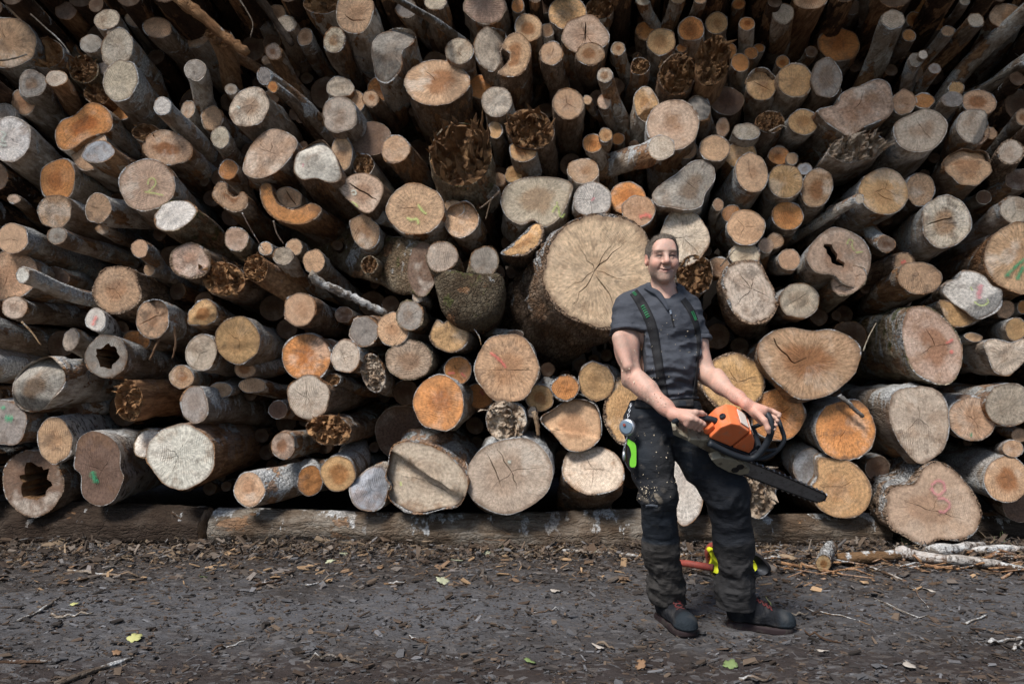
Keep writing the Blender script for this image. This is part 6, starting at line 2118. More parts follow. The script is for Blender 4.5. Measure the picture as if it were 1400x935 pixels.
def build_shirt():
    f = Field((.40, 2.98, 1.00), (1.06, 3.40, 1.60), .0040)
    f.ell(at(908, 446, 3.19), (.166, .122, .150), .05)
    f.ell(at(911, 500, 3.18), (.150, .128, .135), .06)
    f.ell(at(909, 545, 3.19), (.150, .122, .10), .05)
    f.capsule(at(890, 400, 3.19), at(864, 416, 3.20), .050, .066, .05); f.capsule(at(924, 402, 3.19), at(940, 420, 3.22), .048, .060, .05)
    f.capsule(at(908, 402, 3.17), at(908, 415, 3.18), .070, .095, .04)
    # sleeves
    A1 = at(855, 462, 3.155); f.chain([S1, A1, A1 + (A1 - S1) * .35], [.067, .068, .070], .04)
    A2 = S2 * .5 + E2_ * .5; f.chain([S2, A2, A2 + (A2 - S2) * .3], [.060, .058, .058], .04)
    d1 = A1 - S1; f.plane_cut(at(855, 455, 3.155), d1 + [0, 0, -.02], S1 + [-.12, -.14, -.42], [at(878, 455, 3.15)[0], 3.34, S1[2]])
    d2 = A2 - S2; f.plane_cut(at(958, 467, 3.18), d2, [at(954, 460, 3.2)[0], 3.02, 1.0], S2 + [.2, .14, 0])
    for pc, dd in ((at(855, 455, 3.155), d1 + [0, 0, -.02]), (at(958, 467, 3.18), d2)):
        dd = dd / np.linalg.norm(dd); gx, gy, gz3 = [q_.astype(np.float32) for q_ in f.coords()]
        sdp = (gx[:, None, None] - pc[0]) * dd[0] + (gy[None, :, None] - pc[1]) * dd[1] + (gz3[None, None, :] - pc[2]) * dd[2]
        near = np.exp(-(((gx[:, None, None] - pc[0]) / .10) ** 2)).astype(np.float32)
        f.d += (.0035 * np.exp(-((sdp + .022) / .003) ** 2) * near - .0022 * (np.abs(sdp + .010) < .011) * near).astype(np.float32)
    # open collar: V and neck hole
    f.capsule(HD(0, -.022, -.03), at(908, 398, 3.165), .060, .064, .008, 'carve')
    n0, n1 = at(906, 396, 3.075), at(917.5, 427, 3.045)
    f.chain([n0, (n0 + n1) / 2, n1], [.042, .020, .003], .006, 'carve')
    # pull folds across the belly and the armpits
    X, Y, Z = [c.astype(np.float32) for c in f.coords()]
    zz = Z[None, None, :]; xx = X[:, None, None]
    w = np.exp(-((zz - 1.13) / .085) ** 2) * np.exp(-((xx - .63) / .15) ** 2)
    f.d += (w * .0060 * np.sin((zz + xx * .10) * 165 + 2.0 * np.sin(xx * 24))).astype(np.float32) * np.ones((1, len(Y), 1), np.float32)
    w = np.exp(-((zz - 1.05) / .03) ** 2)
    f.d += (w * .003 * np.sin((zz - xx * .05) * 260 + np.sin(xx * 30))).astype(np.float32)
    w = np.exp(-((zz - 1.33) / .07) ** 2) * np.exp(-((xx - .60) / .05) ** 2)
    f.d += (w * .005 * np.sin((xx * .9 + zz * .5) * 170)).astype(np.float32)
    f.d += fold_noise(f, 3, 42, (.5, .5, 1.3)) * .0062 * np.clip(1.6 - (zz - 1.0) * 2.2, .45, 1.2) * -1
    f.d -= fold_noise(f, 14, 95, (.6, .6, 1.2)) * .0016
    f.plane_cut(at(909, 546, 3.1), (0, 0, -1), f.lo - 1, f.lo + 3)
    def tint(v):
        c = np.tile(np.array([[.062, .067, .080]]), (len(v), 1))
        return c
    field_obj('shirt', f, M['shirt'], person, tint, 2)
    return f
SHIRT = build_shirt()

def build_trousers():
    f = Field((.44, 2.92, .05), (1.22, 3.44, 1.10), .0052)
    f.ell(at(908, 566, 3.19), (.158, .125, .110), .05)
    f.ell(at(909, 552, 3.19), (.152, .125, .075), .04)
    L1 = [at(884, 580, 3.17), at(890, 630, 3.12), at(899, 675, 3.10), at(904, 750, 3.20), at(911, 805, 3.265), at(913, 834, 3.29)]
    L2 = [at(932, 580, 3.18), at(962, 630, 3.14), at(993, 672, 3.10), at(1003, 740, 3.16), at(1006, 800, 3.20), at(1007, 838, 3.21)]
    f.chain(L1, [.106, .096, .080, .080, .080, .086], .04)
    f.chain(L2, [.106, .101, .093, .083, .081, .089], .04)
    X, Y, Z = [c.astype(np.float32) for c in f.coords()]
    xx, yy, zz = X[:, None, None], Y[None, :, None], Z[None, None, :]
    # irregular folds: gathered over the boots, behind the knees and at the groin
    w = .35 + 1.0 * np.exp(-((zz - .22) / .14) ** 2) + .55 * np.exp(-((zz - .62) / .10) ** 2) + .6 * np.exp(-((zz - .90) / .07) ** 2)
    f.d -= fold_noise(f, 8, 34, (.6, .6, 1.3), .5) * .0070 * w.astype(np.float32)
    f.d -= fold_noise(f, 21, 75, (.8, .8, 1.2), .4) * .0042 * w.astype(np.float32)
    f.plane_cut(at(909, 548, 3.1), (0, 0, 1), f.lo - 1, f.lo + 3)
    f.plane_cut((0, 0, .085), (0, 0, -1), f.lo - 1, f.lo + 3)
    def tint(v):
        n = np.array([mnoise.noise(Vector(p) * 7) for p in v.tolist()]); n2 = np.array([mnoise.noise(Vector(p) * 30) for p in v.tolist()])
        black = np.array([.0135, .0145, .018]); grey = np.array([.036, .033, .031]); navy = np.array([.019, .025, .033])
        leg1 = v[:, 0] < .80
        z = v[:, 2]
        g = np.where(leg1, 1 / (1 + np.exp((z - .395 + .006 * n) / .0018)), 1 / (1 + np.exp((z - .40 - .25 * (v[:, 0] - 1.0)) / .004)) * .55)
        th = np.where(leg1, np.exp(-((z - .76) / .11) ** 2) * np.exp(-((v[:, 0] - .67) / .055) ** 2), 0) * np.clip(.7 + n, 0, 1)
        kn = np.where(leg1, np.exp(-((z - .62) / .075) ** 2), 0) * np.clip(.45 + .8 * n, 0, 1)
        c = black + (navy - black) * np.clip(.5 + n, 0, 1)[:, None] * np.where(leg1, .9, .25)[:, None]
        c = c + (grey - c) * np.clip(g + .8 * th + .6 * kn, 0, 1)[:, None]
        # sawdust caught in the torn knee and dust on the thigh
        d = np.where(leg1, np.exp(-(((z - .615) / .030) ** 2 + ((v[:, 0] - .625) / .040) ** 2)), 0) * (n2 > .12)
        c = c + (np.array([.30, .25, .19]) - c) * (d * .8)[:, None]
        d = (n2 > .42) * np.where(leg1, .16, .05) * np.clip((z - .35) * 3, 0, 1)
        c = c + (np.array([.16, .14, .12]) - c) * d[:, None]
        return np.clip(c, .004, .4)
    field_obj('trousers', f, M['trousers'], person, tint, 1)
    return f
TROUS = build_trousers()

def build_boot(heel_px, toe_dir, ls=1.0):
    c = np.array(heel_px, float); c[2] = 0.0
    dv = np.array([toe_dir[0], toe_dir[1], 0.0]); dv /= np.linalg.norm(dv); sv = np.array([-dv[1], dv[0], 0]); zv = np.array([0, 0, 1.0])
    B = lambda a, s, z: c + dv * a * ls + sv * s + zv * z
    g = float(ground_h(c[0], c[1])) + .004
    f = Field(c + [-.36, -.36, -.02], c + [.36, .36, .26], .0040)
    M3 = np.stack([dv, sv, zv], 1)
    f.chain([B(.0, 0, .062 + g), B(.10, .0, .066 + g), B(.17, .0, .055 + g)], [.046, .044, .040], .03)
    f.ell(B(.215, .002, .046 + g), (.058, .048, .042), .03, 'add', M3)
    f.ell(B(.225, .0, .050 + g), (.050, .046, .042), .01, 'add', M3)
    f.capsule(B(.01, 0, .08 + g), B(.015, 0, .16 + g), .050, .056, .03)
    f.capsule(B(.05, 0, .10 + g), B(.10, 0, .085 + g), .040, .032, .03)
    X, Y, Z = [q_.astype(np.float32) for q_ in f.coords()]
    aa = ((X[:, None, None] - c[0]) * dv[0] + (Y[None, :, None] - c[1]) * dv[1]) / ls; zz = Z[None, None, :] - g
    f.d += (.0026 * np.exp(-((aa - .182 + .25 * (zz - .06)) / .004) ** 2) - .0030 * (1 / (1 + np.exp(-(aa - .187 + .25 * (zz - .06)) / .003)))).astype(np.float32)
    f.d -= (.0035 * np.exp(-((zz - .036) / .006) ** 2)).astype(np.float32)
    f.d += (.0022 * np.sin(aa * 260 + zz * 90) * np.exp(-((aa - .135) / .03) ** 2)).astype(np.float32)
    f.plane_cut(B(0, 0, .026 + g), (0, 0, -1), f.lo - 1, f.lo + 3)
    def tint(v):
        n = np.array([mnoise.noise(Vector(p) * 22) for p in v.tolist()])[:, None]
        q = ((v - c) @ dv)[:, None]
        toe = 1 / (1 + np.exp(-(q - .185) / .004))
        cc = np.array([[.011, .012, .015]]) * (1 + .5 * n)
        cc = cc * (1 - toe * .35) + toe * .35 * np.array([[.035, .05, .062]])
        dust = np.clip(n * 1.3 - .1, 0, 1)
        return np.clip(cc + (np.array([[.11, .10, .09]]) - cc) * dust * .38, .006, .3)
    o = field_obj('boot', f, M['boot'], person, tint, 1)
    # sole: lugged slab following the foot
    prof = [(-.050, .034), (-.042, .044), (.0, .046), (.06, .040), (.11, .043), (.17, .050), (.22, .050), (.255, .040), (.276, .018)]
    lp = [(a, s) for a, s in prof] + [(a, -s) for a, s in prof[::-1]]
    lp = catmull(np.array(lp), 56)
    vs = []; n = len(lp)
    for z, k in ((.0, .985), (.006, 1.0), (.020, 1.0), (.029, .97)):
        lug = 1 + (.02 if z == 0.0 else 0) * np.sign(np.sin(np.arange(n) * 1.7))
        for (a, s), l in zip(lp, np.broadcast_to(lug, n)):
            vs.append(B(.11 + (a - .11) * k, s * k * l, z + g - .006 + .010 * max(0, (a - .2) / .08) ** 2) - np.array(person.location))
    fs = [[j * n + i, j * n + (i + 1) % n, (j + 1) * n + (i + 1) % n, (j + 1) * n + i] for j in range(3) for i in range(n)]
    fs += [list(range(n))[::-1], [3 * n + i for i in range(n)]]
    so = link_mesh('sole', np.array(vs) + np.array(person.location) - np.array(o.location) - np.array(person.location) * 1.0, fs, M['sole'], o)
    so.location = (0, 0, 0)
    # red laces
    lv, lf = [], []
    def top(a, s_):
        for z in np.arange(.24, .03, -.002):
            p_ = B(a, s_, z + g)
            if f.val(p_[None])[0] < .001: return p_ + [0, 0, .002] - np.array(person.location)
        return B(a, s_, .1) - np.array(person.location)
    for j in range(5):
        a = .075 + j * .020
        for s0, s1 in ((-.020, .020), (.020, -.020)):
            add_tube(lv, lf, [top(a, s0), top(a + .006, s0 * .4), top(a + .012, s1 * .4), top(a + .018, s1)], .0036, 6)
    link_mesh('laces', lv, lf, M['lace'], o)
M['sole'] = mat_plain('maroon_rubber_sole', (.022, .013, .014), .75, 0, .4, 50, (.04, .034, .03))
M['lace'] = mat_plain('red_lace', (.11, .022, .022), .7, 0, .5, 90, (.04, .03, .028))
build_boot((.728, 3.30, 0), (.24, -.95), .86)
build_boot((1.048, 3.24, 0), (.92, -.36), .88)

# ---------------------------------------------------------------- straps, belt, zip, dust: laid on the clothes
def lay_ribbon(name, fld, pts, wpx, mat, parent, off=.004, thick=.003, n=None):
    q = catmull(np.array(pts, float), n or len(pts) * 6, False)
    w = np.interp(np.linspace(0, 1, len(q)), np.linspace(0, 1, len(wpx)), wpx) if hasattr(wpx, '__len__') else np.full(len(q), wpx)
    d = np.gradient(q, axis=0); d /= np.linalg.norm(d, axis=1)[:, None]
    nn = np.stack([-d[:, 1], d[:, 0]], 1)
    rows = []
    for a, b, ww in zip(q, nn, w):
        r = []
        for s in (-.5, -.17, .17, .5):
            p = a + b * s * ww
            h = fld.hit(p[0], p[1], off)
            r.append(h)
        if all(x is not None for x in r): rows.append(r)
    vs, fs = [], []
    loc = np.array(parent.location)
    for r in rows:
        for x in r: vs.append(x - loc)
        for x in r: vs.append(x + np.array([0, thick + .004, 0]) - loc)
    for j in range(len(rows) - 1):
        a, b = j * 8, j * 8 + 8
        for i in range(3): fs.append([a + i, a + i + 1, b + i + 1, b + i])
        fs.append([a, b, b + 4, a + 4]); fs.append([a + 3, a + 7, b + 7, b + 3])
    return link_mesh(name, vs, fs, mat, parent)
sp1 = lay_ribbon('suspender', SHIRT, [(866, 399), (876, 413), (888, 437), (894, 458), (899, 488), (904, 520), (908, 543)], [12, 14, 14, 13, 12, 12, 13], M['strap'], person)
sp2 = lay_ribbon('suspender', SHIRT, [(934, 409), (944, 423), (951, 440), (955, 458), (955, 480), (953, 505), (950, 543)], [8, 9, 7, 4, 3, 4, 7], M['strap'], person)
for j in range(6):
    cx, cy = 878.5 + j * 1.45, 418.5 + j * 2.9
    lay_ribbon('green_print', SHIRT, [(cx - 2.2, cy + 1.4), (cx + .4, cy - .6), (cx + 2.4, cy - 1.0)], 1.3, M['green_print'], person, .0065, .001, 5)
for j in range(3):
    cx, cy = 866 + j * 1.6, 399.5 + j * 1.7
    lay_ribbon('green_print', SHIRT, [(cx - 1.6, cy + 1.0), (cx + 1.6, cy - .9)], 1.2, M['green_print'], person, .0065, .001, 4)
lay_ribbon('green_print', SHIRT, [(945.5, 426), (948, 431), (951, 438)], 1.4, M['green_print'], person, .0065, .001, 8)
lay_ribbon('green_print', SHIRT, [(947.5, 425), (950, 430), (952.5, 437)], 1.0, M['green_print'], person, .0065, .001, 8)
lay_ribbon('zip', SHIRT, [(917.5, 426), (919, 436), (921.5, 447)], 2.2, M['strap'], person, .0025)
lay_ribbon('zip_pull', SHIRT, [(916.5, 424), (917.5, 429)], 2.6, M['silver'], person, .006)
lay_ribbon('collar', SHIRT, [(882, 392), (890, 396), (899, 401), (907, 411), (914, 423)], [6, 7, 8, 6, 4], M['collar'], person, .010, .006) if 'collar' in M else None
M['belt'] = mat_plain('worn_black_belt', (.022, .021, .022), .6, 0, .4, 70, (.06, .055, .05))
lay_ribbon('belt', TROUS, [(868, 551), (885, 553), (905, 553), (925, 552), (948, 551)], 11, M['belt'], person, .008, .005, 30)
lay_ribbon('belt_buckle', TROUS, [(929, 552), (938, 552)], 9, M['black'], person, .014, .006, 6)
lay_ribbon('logo_print', TROUS, [(883, 692), (891, 691), (899, 692)], 3.0, M['logo'], person, .004) if 'logo' in M else None

def sawdust():
    rg = np.random.default_rng(4); vs, fs = [], []
    zones = [(BODY, 838, 880, 475, 520, 26), (BODY, 860, 915, 520, 565, 60), (BODY, 880, 910, 540, 556, 26), (SHIRT, 880, 955, 430, 540, 46), (SHIRT, 890, 906, 450, 540, 26), (TROUS, 868, 900, 665, 685, 60), (TROUS, 865, 925, 590, 690, 60), (BODY, 975, 1015, 510, 545, 10)]
    for fl, x0, x1, y0, y1, n in zones:
        for _ in range(n):
            p = fl.hit(rg.uniform(x0, x1), rg.uniform(y0, y1), .0015)
            if p is None: continue
            s = rg.uniform(.0010, .0030); i = len(vs)
            for __ in range(4): vs.append(p + rg.normal(size=3) * s - np.array(person.location))
            fs += [[i, i + 1, i + 2], [i, i + 2, i + 3], [i, i + 3, i + 1], [i + 1, i + 3, i + 2]]
    o = link_mesh('sawdust', vs, fs, M['dust'], person, smooth=False); o['kind'] = 'stuff'
M['dust'] = mat_plain('sawdust', (.62, .52, .38), .9)
sawdust()
# ---------------------------------------------------------------- chainsaw
saw = empty('chainsaw', V(SO), 'orange chainsaw with black handles and a dark guide bar, held by the man', 'chainsaw')
def saw_pts(P):
    P = np.asarray(P, float)
    return np.array([SE1 * a + SNC * b + SUP * c for a, b, c in P]) * 1.07
def saw_mesh(name, P, F_, mat, parent=saw, smooth=False, bevel=0.0):
    v = saw_pts(P)
    bm = bmesh.new()
    bv = [bm.verts.new(p) for p in v]
    for f in F_:
        try: bm.faces.new([bv[i] for i in f])
        except ValueError: pass
    bmesh.ops.recalc_face_normals(bm, faces=bm.faces)
    if bevel:
        bmesh.ops.bevel(bm, geom=list(bm.edges), offset=bevel, segments=2, affect='EDGES', profile=.6)
    return link_bm(name, bm, mat, parent, smooth=smooth)
def extrude(prof, c0, c1, inset=0.0):
    """side profile (x, z) pushed across the saw from c0 to c1"""
    n = len(prof); pr = np.array(prof, float); cen = pr.mean(0)
    P = [(x, c0, z) for x, z in prof] + [tuple((cen + (np.array(q) - cen) * (1 - inset))[[0]]) + (c1,) + tuple((cen + (np.array(q) - cen) * (1 - inset))[[1]]) for q in prof]
    F_ = [list(range(n)), list(range(n, 2 * n))[::-1]] + [[i, (i + 1) % n, n + (i + 1) % n, n + i] for i in range(n)]
    return P, F_
# tank and rear-handle moulding
P, F_ = extrude([(-.150, -.098), (-.02, -.112), (.075, -.108), (.095, -.085), (.095, -.046), (-.085, -.046), (-.105, -.062), (-.15, -.082)], -.058, .050)
saw_mesh('tank_housing', P, F_, M['olive'], bevel=.006)
P, F_ = extrude([(-.232, -.078), (-.215, -.098), (-.150, -.100), (-.140, -.086), (-.200, -.080), (-.222, -.066)], -.030, .045)
saw_mesh('rear_hand_guard', P, F_, M['olive'], bevel=.004)
# engine cover in two shells with a gap, chamfered top
P, F_ = extrude([(-.092, -.043), (.018, -.043), (.030, .066), (-.030, .078), (-.066, .070), (-.088, .030)], -.056, .052, .06)
cov = saw_mesh('engine_cover', P, F_, M['orange'], bevel=.007)
P, F_ = extrude([(.023, -.043), (.104, -.040), (.100, -.005), (.078, .032), (.035, .064)], -.054, .050, .06)
saw_mesh('front_cover', P, F_, M['orange'], bevel=.006)
P, F_ = extrude([(-.112, -.040), (-.090, -.044), (-.086, .004), (-.104, .012)], -.030, .034)
saw_mesh('rear_cover_lobe', P, F_, M['orange'], bevel=.006)
P, F_ = extrude([(-.08, -.052), (.10, -.052), (.10, -.041), (-.08, -.041)], -.050, .058)
saw_mesh('seam', P, F_, M['black'])
# stickers on the sloping tops
def panel(name, a, b, c, d_, mat, parent=cov):
    v = saw_pts([a, b, c, d_]); n = np.cross(v[1] - v[0], v[3] - v[0]); n /= np.linalg.norm(n)
    if n @ SUP < 0: n = -n
    return saw_mesh(name, [a, b, c, d_] + [tuple(np.array(q) - [0, 0, .003]) for q in (a, b, c, d_)], [[0, 1, 2, 3], [4, 7, 6, 5], [0, 4, 5, 1], [1, 5, 6, 2], [2, 6, 7, 3], [3, 7, 4, 0]], mat, parent)
panel('sticker', (-.022, -.040, .0788), (.022, -.040, .0702), (.022, .036, .0702), (-.022, .036, .0788), M['sticker'])
panel('sticker', (.041, -.034, .0615), (.066, -.034, .0440), (.066, .030, .0440), (.041, .030, .0615), M['sticker'])
panel('sticker_print', (.047, -.020, .0588), (.060, -.020, .0497), (.060, .014, .0497), (.047, .014, .0588), M['black'])
def knob(name, ctr, axis, r, h, mat, n=18, parent=saw):
    ctr = np.array(ctr, float); ax = np.array(axis, float); ax /= np.linalg.norm(ax)
    u = np.cross(ax, [.3, .2, .9]); u /= np.linalg.norm(u); w = np.cross(ax, u)
    P = []
    for z, k in ((0, 1.0), (h * .8, 1.0), (h, .85), (h, .55), (h * .7, .5)):
        for i in range(n):
            a = 6.2832 * i / n; rr = r * k * (1 + (.05 if i % 3 == 0 and z < h else 0))
            P.append(tuple(ctr + ax * z + (u * math.cos(a) + w * math.sin(a)) * rr))
    F_ = [[j * n + i, j * n + (i + 1) % n, (j + 1) * n + (i + 1) % n, (j + 1) * n + i] for j in range(4) for i in range(n)] + [[4 * n + i for i in range(n)], list(range(n))[::-1]]
    return saw_mesh(name, P, F_, mat, parent)
knob('cover_knob', (-.074, .006, .046), (-.86, 0, .45), .0125, .014, M['black'])
# screws and cooling slots
for x, z in ((-.060, -.020), (.070, -.022), (-.010, -.028)):
    knob('screw', (x, .0475, z), (0, 1, 0), .0045, .002, M['chain_dark'], 10)
for j in range(4):
    P, F_ = extrude([(.040 + j * .012, -.020), (.045 + j * .012, -.020), (.050 + j * .012, .004), (.045 + j * .012, .004)], .040, .0495)
    saw_mesh('vent_slot', P, F_, M['black'])
# clutch cover
P, F_ = extrude([(-.045, -.112), (-.020, -.078), (.045, -.060), (.100, -.064), (.140, -.082), (.150, -.105), (.128, -.132), (.070, -.140), (.0, -.132)], .052, .086, .10)
cc = saw_mesh('clutch_cover', P, F_, M['olive'], bevel=.005)
for x, z in ((.082, -.112), (.088, -.088)):
    knob('cover_nut', (x, .083, z), (0, 1, 0), .015, .006, M['chain_dark'], parent=cc)
# guide bar: flat, slightly bellied, round nose
bx0, bx1, zc, hw = .085, .525, -.098, .034
prof = []
for t in np.linspace(0, 1, 14): prof.append((bx0 + (bx1 - hw * .9 - bx0) * t, zc + hw * (1 - .18 * t) + .003 * math.sin(t * math.pi)))
r_e = hw * .82
for a in np.linspace(80, -80, 11): prof.append((bx1 - r_e + r_e * math.cos(R(a)), zc + r_e * math.sin(R(a))))
for t in np.linspace(1, 0, 14): prof.append((bx0 + (bx1 - hw * .9 - bx0) * t, zc - hw * (1 - .18 * t) - .003 * math.sin(t * math.pi)))
P, F_ = extrude(prof, .062, .067)
bar = saw_mesh('guide_bar', P, F_, M['steel'])
for x, z in ((.20, -.090), (bx1 - .040, -.099)):
    knob('bar_rivet', (x, .0665, z), (0, 1, 0), .0032, .0012, M['chain_dark'], 8, bar)
# chain: dark links round the bar, bright cutters
pr = np.array(prof); cen = np.array([(bx0 + bx1) / 2, zc])
tg = np.gradient(pr, axis=0); tg /= np.linalg.norm(tg, axis=1)[:, None]; nr = np.stack([tg[:, 1] * -1, tg[:, 0]], 1)
if ((pr - cen) * nr).sum() < 0: nr = -nr
Lc = np.concatenate([[0], np.cumsum(np.linalg.norm(np.diff(pr, axis=0), axis=1))])
def on_chain(s):
    p = np.array([np.interp(s, Lc, pr[:, k]) for k in (0, 1)]); n = np.array([np.interp(s, Lc, nr[:, k]) for k in (0, 1)]); n /= np.linalg.norm(n)
    return p, n, np.array([n[1], -n[0]])
LP, LF, CP, CF = [], [], [], []
def lbox(Pl, Fl, p, n, t, l0, l1, h0, h1, c0, c1, top=1.0):
    i = len(Pl)
    for c in (c0, c1):
        for (l, h) in ((l0, h0), (l1, h0), (l1 * top + l0 * (1 - top), h1), (l0, h1)):
            q = p + t * l + n * h
            Pl.append((q[0], c, q[1]))
    Fl.extend([[i, i + 1, i + 2, i + 3], [i + 7, i + 6, i + 5, i + 4], [i, i + 4, i + 5, i + 1], [i + 1, i + 5, i + 6, i + 2], [i + 2, i + 6, i + 7, i + 3], [i + 3, i + 7, i + 4, i]])
pitch = .0093; k = 0; s = .012
while s < Lc[-1] - .01:
    p, n, t = on_chain(s)
    lbox(LP, LF, p, n, t, -.0042, .0042, -.0015, .0040, .0600, .0692)
    if k % 3 == 0:
        lbox(CP, CF, p, n, t, -.0044, .0046, .0034, .0082, .0595, .0700, .7)
    s += pitch; k += 1
chn = saw_mesh('chain', LP, LF, M['chain_dark'])
saw_mesh('cutters', CP, CF, M['chain'], chn)['kind'] = 'stuff'; chn['kind'] = 'stuff'
# handles
def saw_tube(name, pts, r, mat, n=10, parent=saw, res=6):
    q = catmull(np.array([p - SO for p in pts]), len(pts) * res, False)
    vs, fs = [], []; add_tube(vs, fs, list(q), r, n)
    return link_mesh(name, vs, fs, mat, parent)
saw_tube('front_handle', SFH, .0140, M['black'])
saw_tube('rear_handle', [SW(-.082, .002, .014), SW(-.12, 0, .006), SW(-.168, 0, -.012), SW(-.208, 0, -.034), SW(-.222, 0, -.062), SW(-.205, 0, -.088)], .0150, M['black'])
saw_tube('throttle_trigger', [SW(-.118, 0, -.010), SW(-.130, 0, -.026), SW(-.150, 0, -.032)], .0055, M['black'], 8)
saw_tube('hand_guard', [SW(.105, .062, -.045), SW(.150, .066, -.020), SW(.178, .058, .030), SW(.180, .040, .082), SW(.165, 0, .100), SW(.160, -.060, .098), SW(.150, -.075, .05), SW(.11, -.070, -.02)], .0095, M['black'])
saw_tube('hand_guard_rib', [SW(.118, .058, .010), SW(.150, .056, .020), SW(.178, .054, .040)], .008, M['black'])
P, F_ = extrude([(.100, -.048), (.135, -.050), (.140, -.020), (.120, .02), (.100, .02)], -.045, .050)
saw_mesh('brake_housing', P, F_, M['black'], bevel=.005)
P, F_ = extrude([(.105, -.036), (.135, -.040), (.137, -.012), (.110, -.004)], .050, .056)
saw_mesh('muffler_plate', P, F_, M['silver'])
P, F_ = extrude([(.112, -.062), (.150, -.058), (.140, -.068), (.154, -.074), (.142, -.082), (.112, -.084)], .040, .048)
saw_mesh('bumper_spike', P, F_, M['chain_dark'])

# ---------------------------------------------------------------- key reel and clip hanging from the belt
def disc(name, c, axis, r, h, mat, parent, n=24, rings=((0, .92), (.15, 1.0), (.85, 1.0), (1, .9))):
    c = np.array(c, float); ax = np.array(axis, float); ax /= np.linalg.norm(ax); u = np.cross(ax, [.1, .2, .95]); u /= np.linalg.norm(u); w = np.cross(ax, u)
    vs = [c + ax * h * z + (u * math.cos(6.2832 * i / n) + w * math.sin(6.2832 * i / n)) * r * k for z, k in rings for i in range(n)]
    m = len(rings)
    fs = [[j * n + i, j * n + (i + 1) % n, (j + 1) * n + (i + 1) % n, (j + 1) * n + i] for j in range(m - 1) for i in range(n)] + [list(range(n))[::-1], [(m - 1) * n + i for i in range(n)]]
    return link_mesh(name, vs, fs, mat, parent)
RO = at(858, 584, 3.03)
reel = empty('tape_reel', V(RO), 'round silver reel hanging on a chain from the man\'s belt', 'reel')
ax_ = np.array([-.55, -.83, .05])
disc('case', -ax_ * .012, ax_, .037, .024, M['silver'], reel)
disc('face_plate', ax_ * .0125, ax_, .029, .003, M['reel_face'] if 'reel_face' in M else M['silver'], reel)
disc('red_badge', ax_ * .0155 + np.array([-.008, 0, .010]), ax_, .007, .0015, M['axe_red'], reel, 10)
def chain_links(pa, pb, parent, n, r=.0016, size=.006):
    vs, fs = [], []
    for i in range(n):
        c = pa + (pb - pa) * (i + .5) / n; d_ = (pb - pa) / np.linalg.norm(pb - pa); sd_ = np.cross(d_, [0, 1, 0] if i % 2 else [1, 0, .1]); sd_ /= np.linalg.norm(sd_)
        L = np.linalg.norm(pb - pa) / n * .75
        add_tube(vs, fs, [c + d_ * L * math.cos(a) + sd_ * size * .6 * math.sin(a) for a in np.linspace(0, 6.283, 10, endpoint=False)], r, 5, True)
    return link_mesh('chain', vs, fs, M['silver'], parent)
chain_links(np.array([0, 0, .037]), at(863, 552, 3.05) - RO, reel, 6)
chain_links(np.array([-.002, -.002, -.037]), at(853, 617, 3.03) - RO, reel, 4)
vs, fs = [], []; add_tube(vs, fs, [at(853, 617, 3.03) - RO, at(853, 624, 3.03) - RO, at(853, 630, 3.03) - RO], [.006, .008, .005], 8); link_mesh('swivel_clip', vs, fs, M['silver'], reel)
GO = at(864, 602, 3.03)
gt = empty('plastic_wedge', V(GO), 'neon green plastic tag hanging below the silver reel', 'tag')
q = catmull(np.array([(858, 600), (862, 602), (869, 608), (870, 624), (869, 637), (862, 638), (861, 630), (863, 622), (861, 612), (857, 606)], float), 40)
W_ = at(q[:, 0], q[:, 1], 3.03) - GO
vs = list(W_) + list(W_ + [0.002, .012, 0]); n = len(q)
fs = [list(range(n)), list(range(n, 2 * n))[::-1]] + [[i, (i + 1) % n, n + (i + 1) % n, n + i] for i in range(n)]
link_mesh('tag_body', vs, fs, M['neon_green'], gt, smooth=False)

# ---------------------------------------------------------------- axe lying behind the man's boots
def ground_pt(px, py, z=.0):
    d = ray(px, py); t = (z - CAMZ) / d[2]
    return d * t + np.array([0, 0, CAMZ])
A0 = ground_pt(918, 768, .03); A1 = ground_pt(975, 776, .035)
axe = empty('felling_axe', V(ground_pt(985, 778)), 'red-handled axe with neon yellow collar lying behind the man\'s boots', 'axe')
AL = np.array(axe.location)
vs, fs = [], []; add_tube(vs, fs, [A0 - AL, (A0 * .6 + A1 * .4) - AL + [0, 0, .004], A1 - AL], [.020, .021, .022], 10); link_mesh('handle', vs, fs, M['axe_red'], axe)
def blob(name, pts, Y, th, mat, parent, base):
    q = catmull(np.array(pts, float), 36); W_ = at(q[:, 0], q[:, 1], Y) - base; n = len(q); c = W_.mean(0)
    vs = list(c + (W_ - c) * .86) + list(W_ + [0, th * .3, 0]) + list(W_ + [0, th * .7, 0]) + list(c + (W_ - c) * .86 + [0, th, 0])
    fs = [list(range(n)), list(range(3 * n, 4 * n))[::-1]] + [[j * n + i, j * n + (i + 1) % n, (j + 1) * n + (i + 1) % n, (j + 1) * n + i] for j in range(3) for i in range(n)]
    return link_mesh(name, vs, fs, mat, parent)
YA = 4.12
blob('red_sheath', [(968, 768), (966, 754), (973, 744), (982, 746), (990, 765), (990, 782), (978, 786), (970, 778)], YA + .015, .06, M['axe_red'], axe, AL)
blob('yellow_collar', [(968, 752), (974, 749), (981, 758), (984, 770), (990, 780), (984, 786), (975, 784), (970, 775), (973, 763)], YA - .005, .05, M['neon_yellow'], axe, AL)
blob('yellow_band', [(1027, 768), (1032, 767), (1036, 777), (1030, 782)], YA - .005, .05, M['neon_yellow'], axe, AL)
blob('axe_head', [(985, 766), (1005, 760), (1034, 756), (1050, 768), (1056, 780), (1048, 788), (1025, 784), (990, 786)], YA + .02, .05, M['axe_dark'], axe, AL)
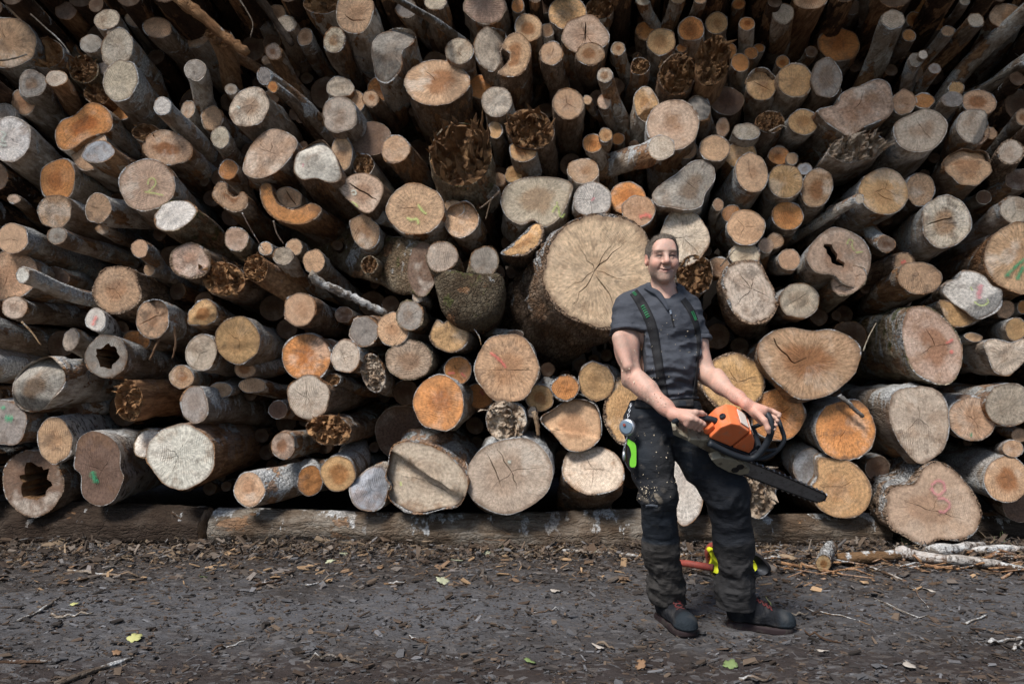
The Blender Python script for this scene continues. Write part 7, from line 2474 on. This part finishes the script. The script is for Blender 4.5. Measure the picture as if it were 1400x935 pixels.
# ---------------------------------------------------------------- unseen trees added behind the pile to shade its top
def mat_foliage():
    k = NT('added_tree_foliage'); tc = k.n('TexCoord')
    k.color(k.mix(k.noise(tc.outputs['Object'], 1.5, 3, .6), (.035, .075, .02), (.09, .15, .04))); k.rough(.6)
    return k.m
M['foliage'] = mat_foliage()
def tree(x, y, h, seed, label, n):
    rg = np.random.default_rng(seed)
    z0 = 2.2
    root = empty('added_shade_tree', (x, y, z0), label, 'tree', 'unseen trees added to shade the pile')
    vs, fs = [], []
    top = np.array([rg.normal() * .3, -.5, h])
    tr = [np.array([0, 0, -1.2]), np.array([.05, -.05, h * .3]), np.array([.0, -.25, h * .6]), top]
    add_tube(vs, fs, list(catmull(np.array(tr), 14, False)), list(np.linspace(.24, .05, 14)), 12)
    tips = []
    for i in range(9):
        t = .25 + .07 * i
        b = np.array([0, -.2 * t, h * t]); a = rg.uniform(-2.6, -.5)
        L = rg.uniform(2.0, 3.6)
        e = b + np.array([math.cos(a) * L, math.sin(a) * L * 1.15, rg.uniform(-.1, .7)])
        m = (b + e) / 2 + [0, 0, .35]
        add_tube(vs, fs, list(catmull(np.array([b, m, e]), 8, False)), list(np.linspace(.07, .012, 8)), 7)
        tips += [m, e, (m + e) / 2, (m + e * 3) / 4]
    tk = link_mesh('trunk', vs, fs, M['bark'], root); tk.color = (.2, .18, .15, 1)
    tips = np.array(tips)
    c = tips[rg.integers(len(tips), size=n)] + rg.normal(size=(n, 3)) * [.55, .55, .28]
    c[:, 2] = np.maximum(c[:, 2], 2.35)
    u = rg.normal(size=(n, 3)); u /= np.linalg.norm(u, axis=1)[:, None]; w = np.cross(u, rg.normal(size=(n, 3))); w /= np.linalg.norm(w, axis=1)[:, None]
    s = rg.uniform(.04, .085, (n, 1))
    V_ = np.stack([c - u * s, c + w * s * .5, c + u * s, c - w * s * .5], 1).reshape(-1, 3)
    F_ = np.arange(n * 4).reshape(-1, 4)
    link_mesh('crown', V_, F_, M['foliage'], root, smooth=False)
tree(-3.4, 6.9, 4.4, 1, 'unseen leafy beech added to shade the left top of the pile', 2500)
tree(.4, 7.2, 4.8, 2, 'unseen leafy beech added to shade the middle top of the pile', 3000)
tree(3.6, 6.9, 4.5, 3, 'unseen leafy beech added to shade the right top of the pile', 7500)
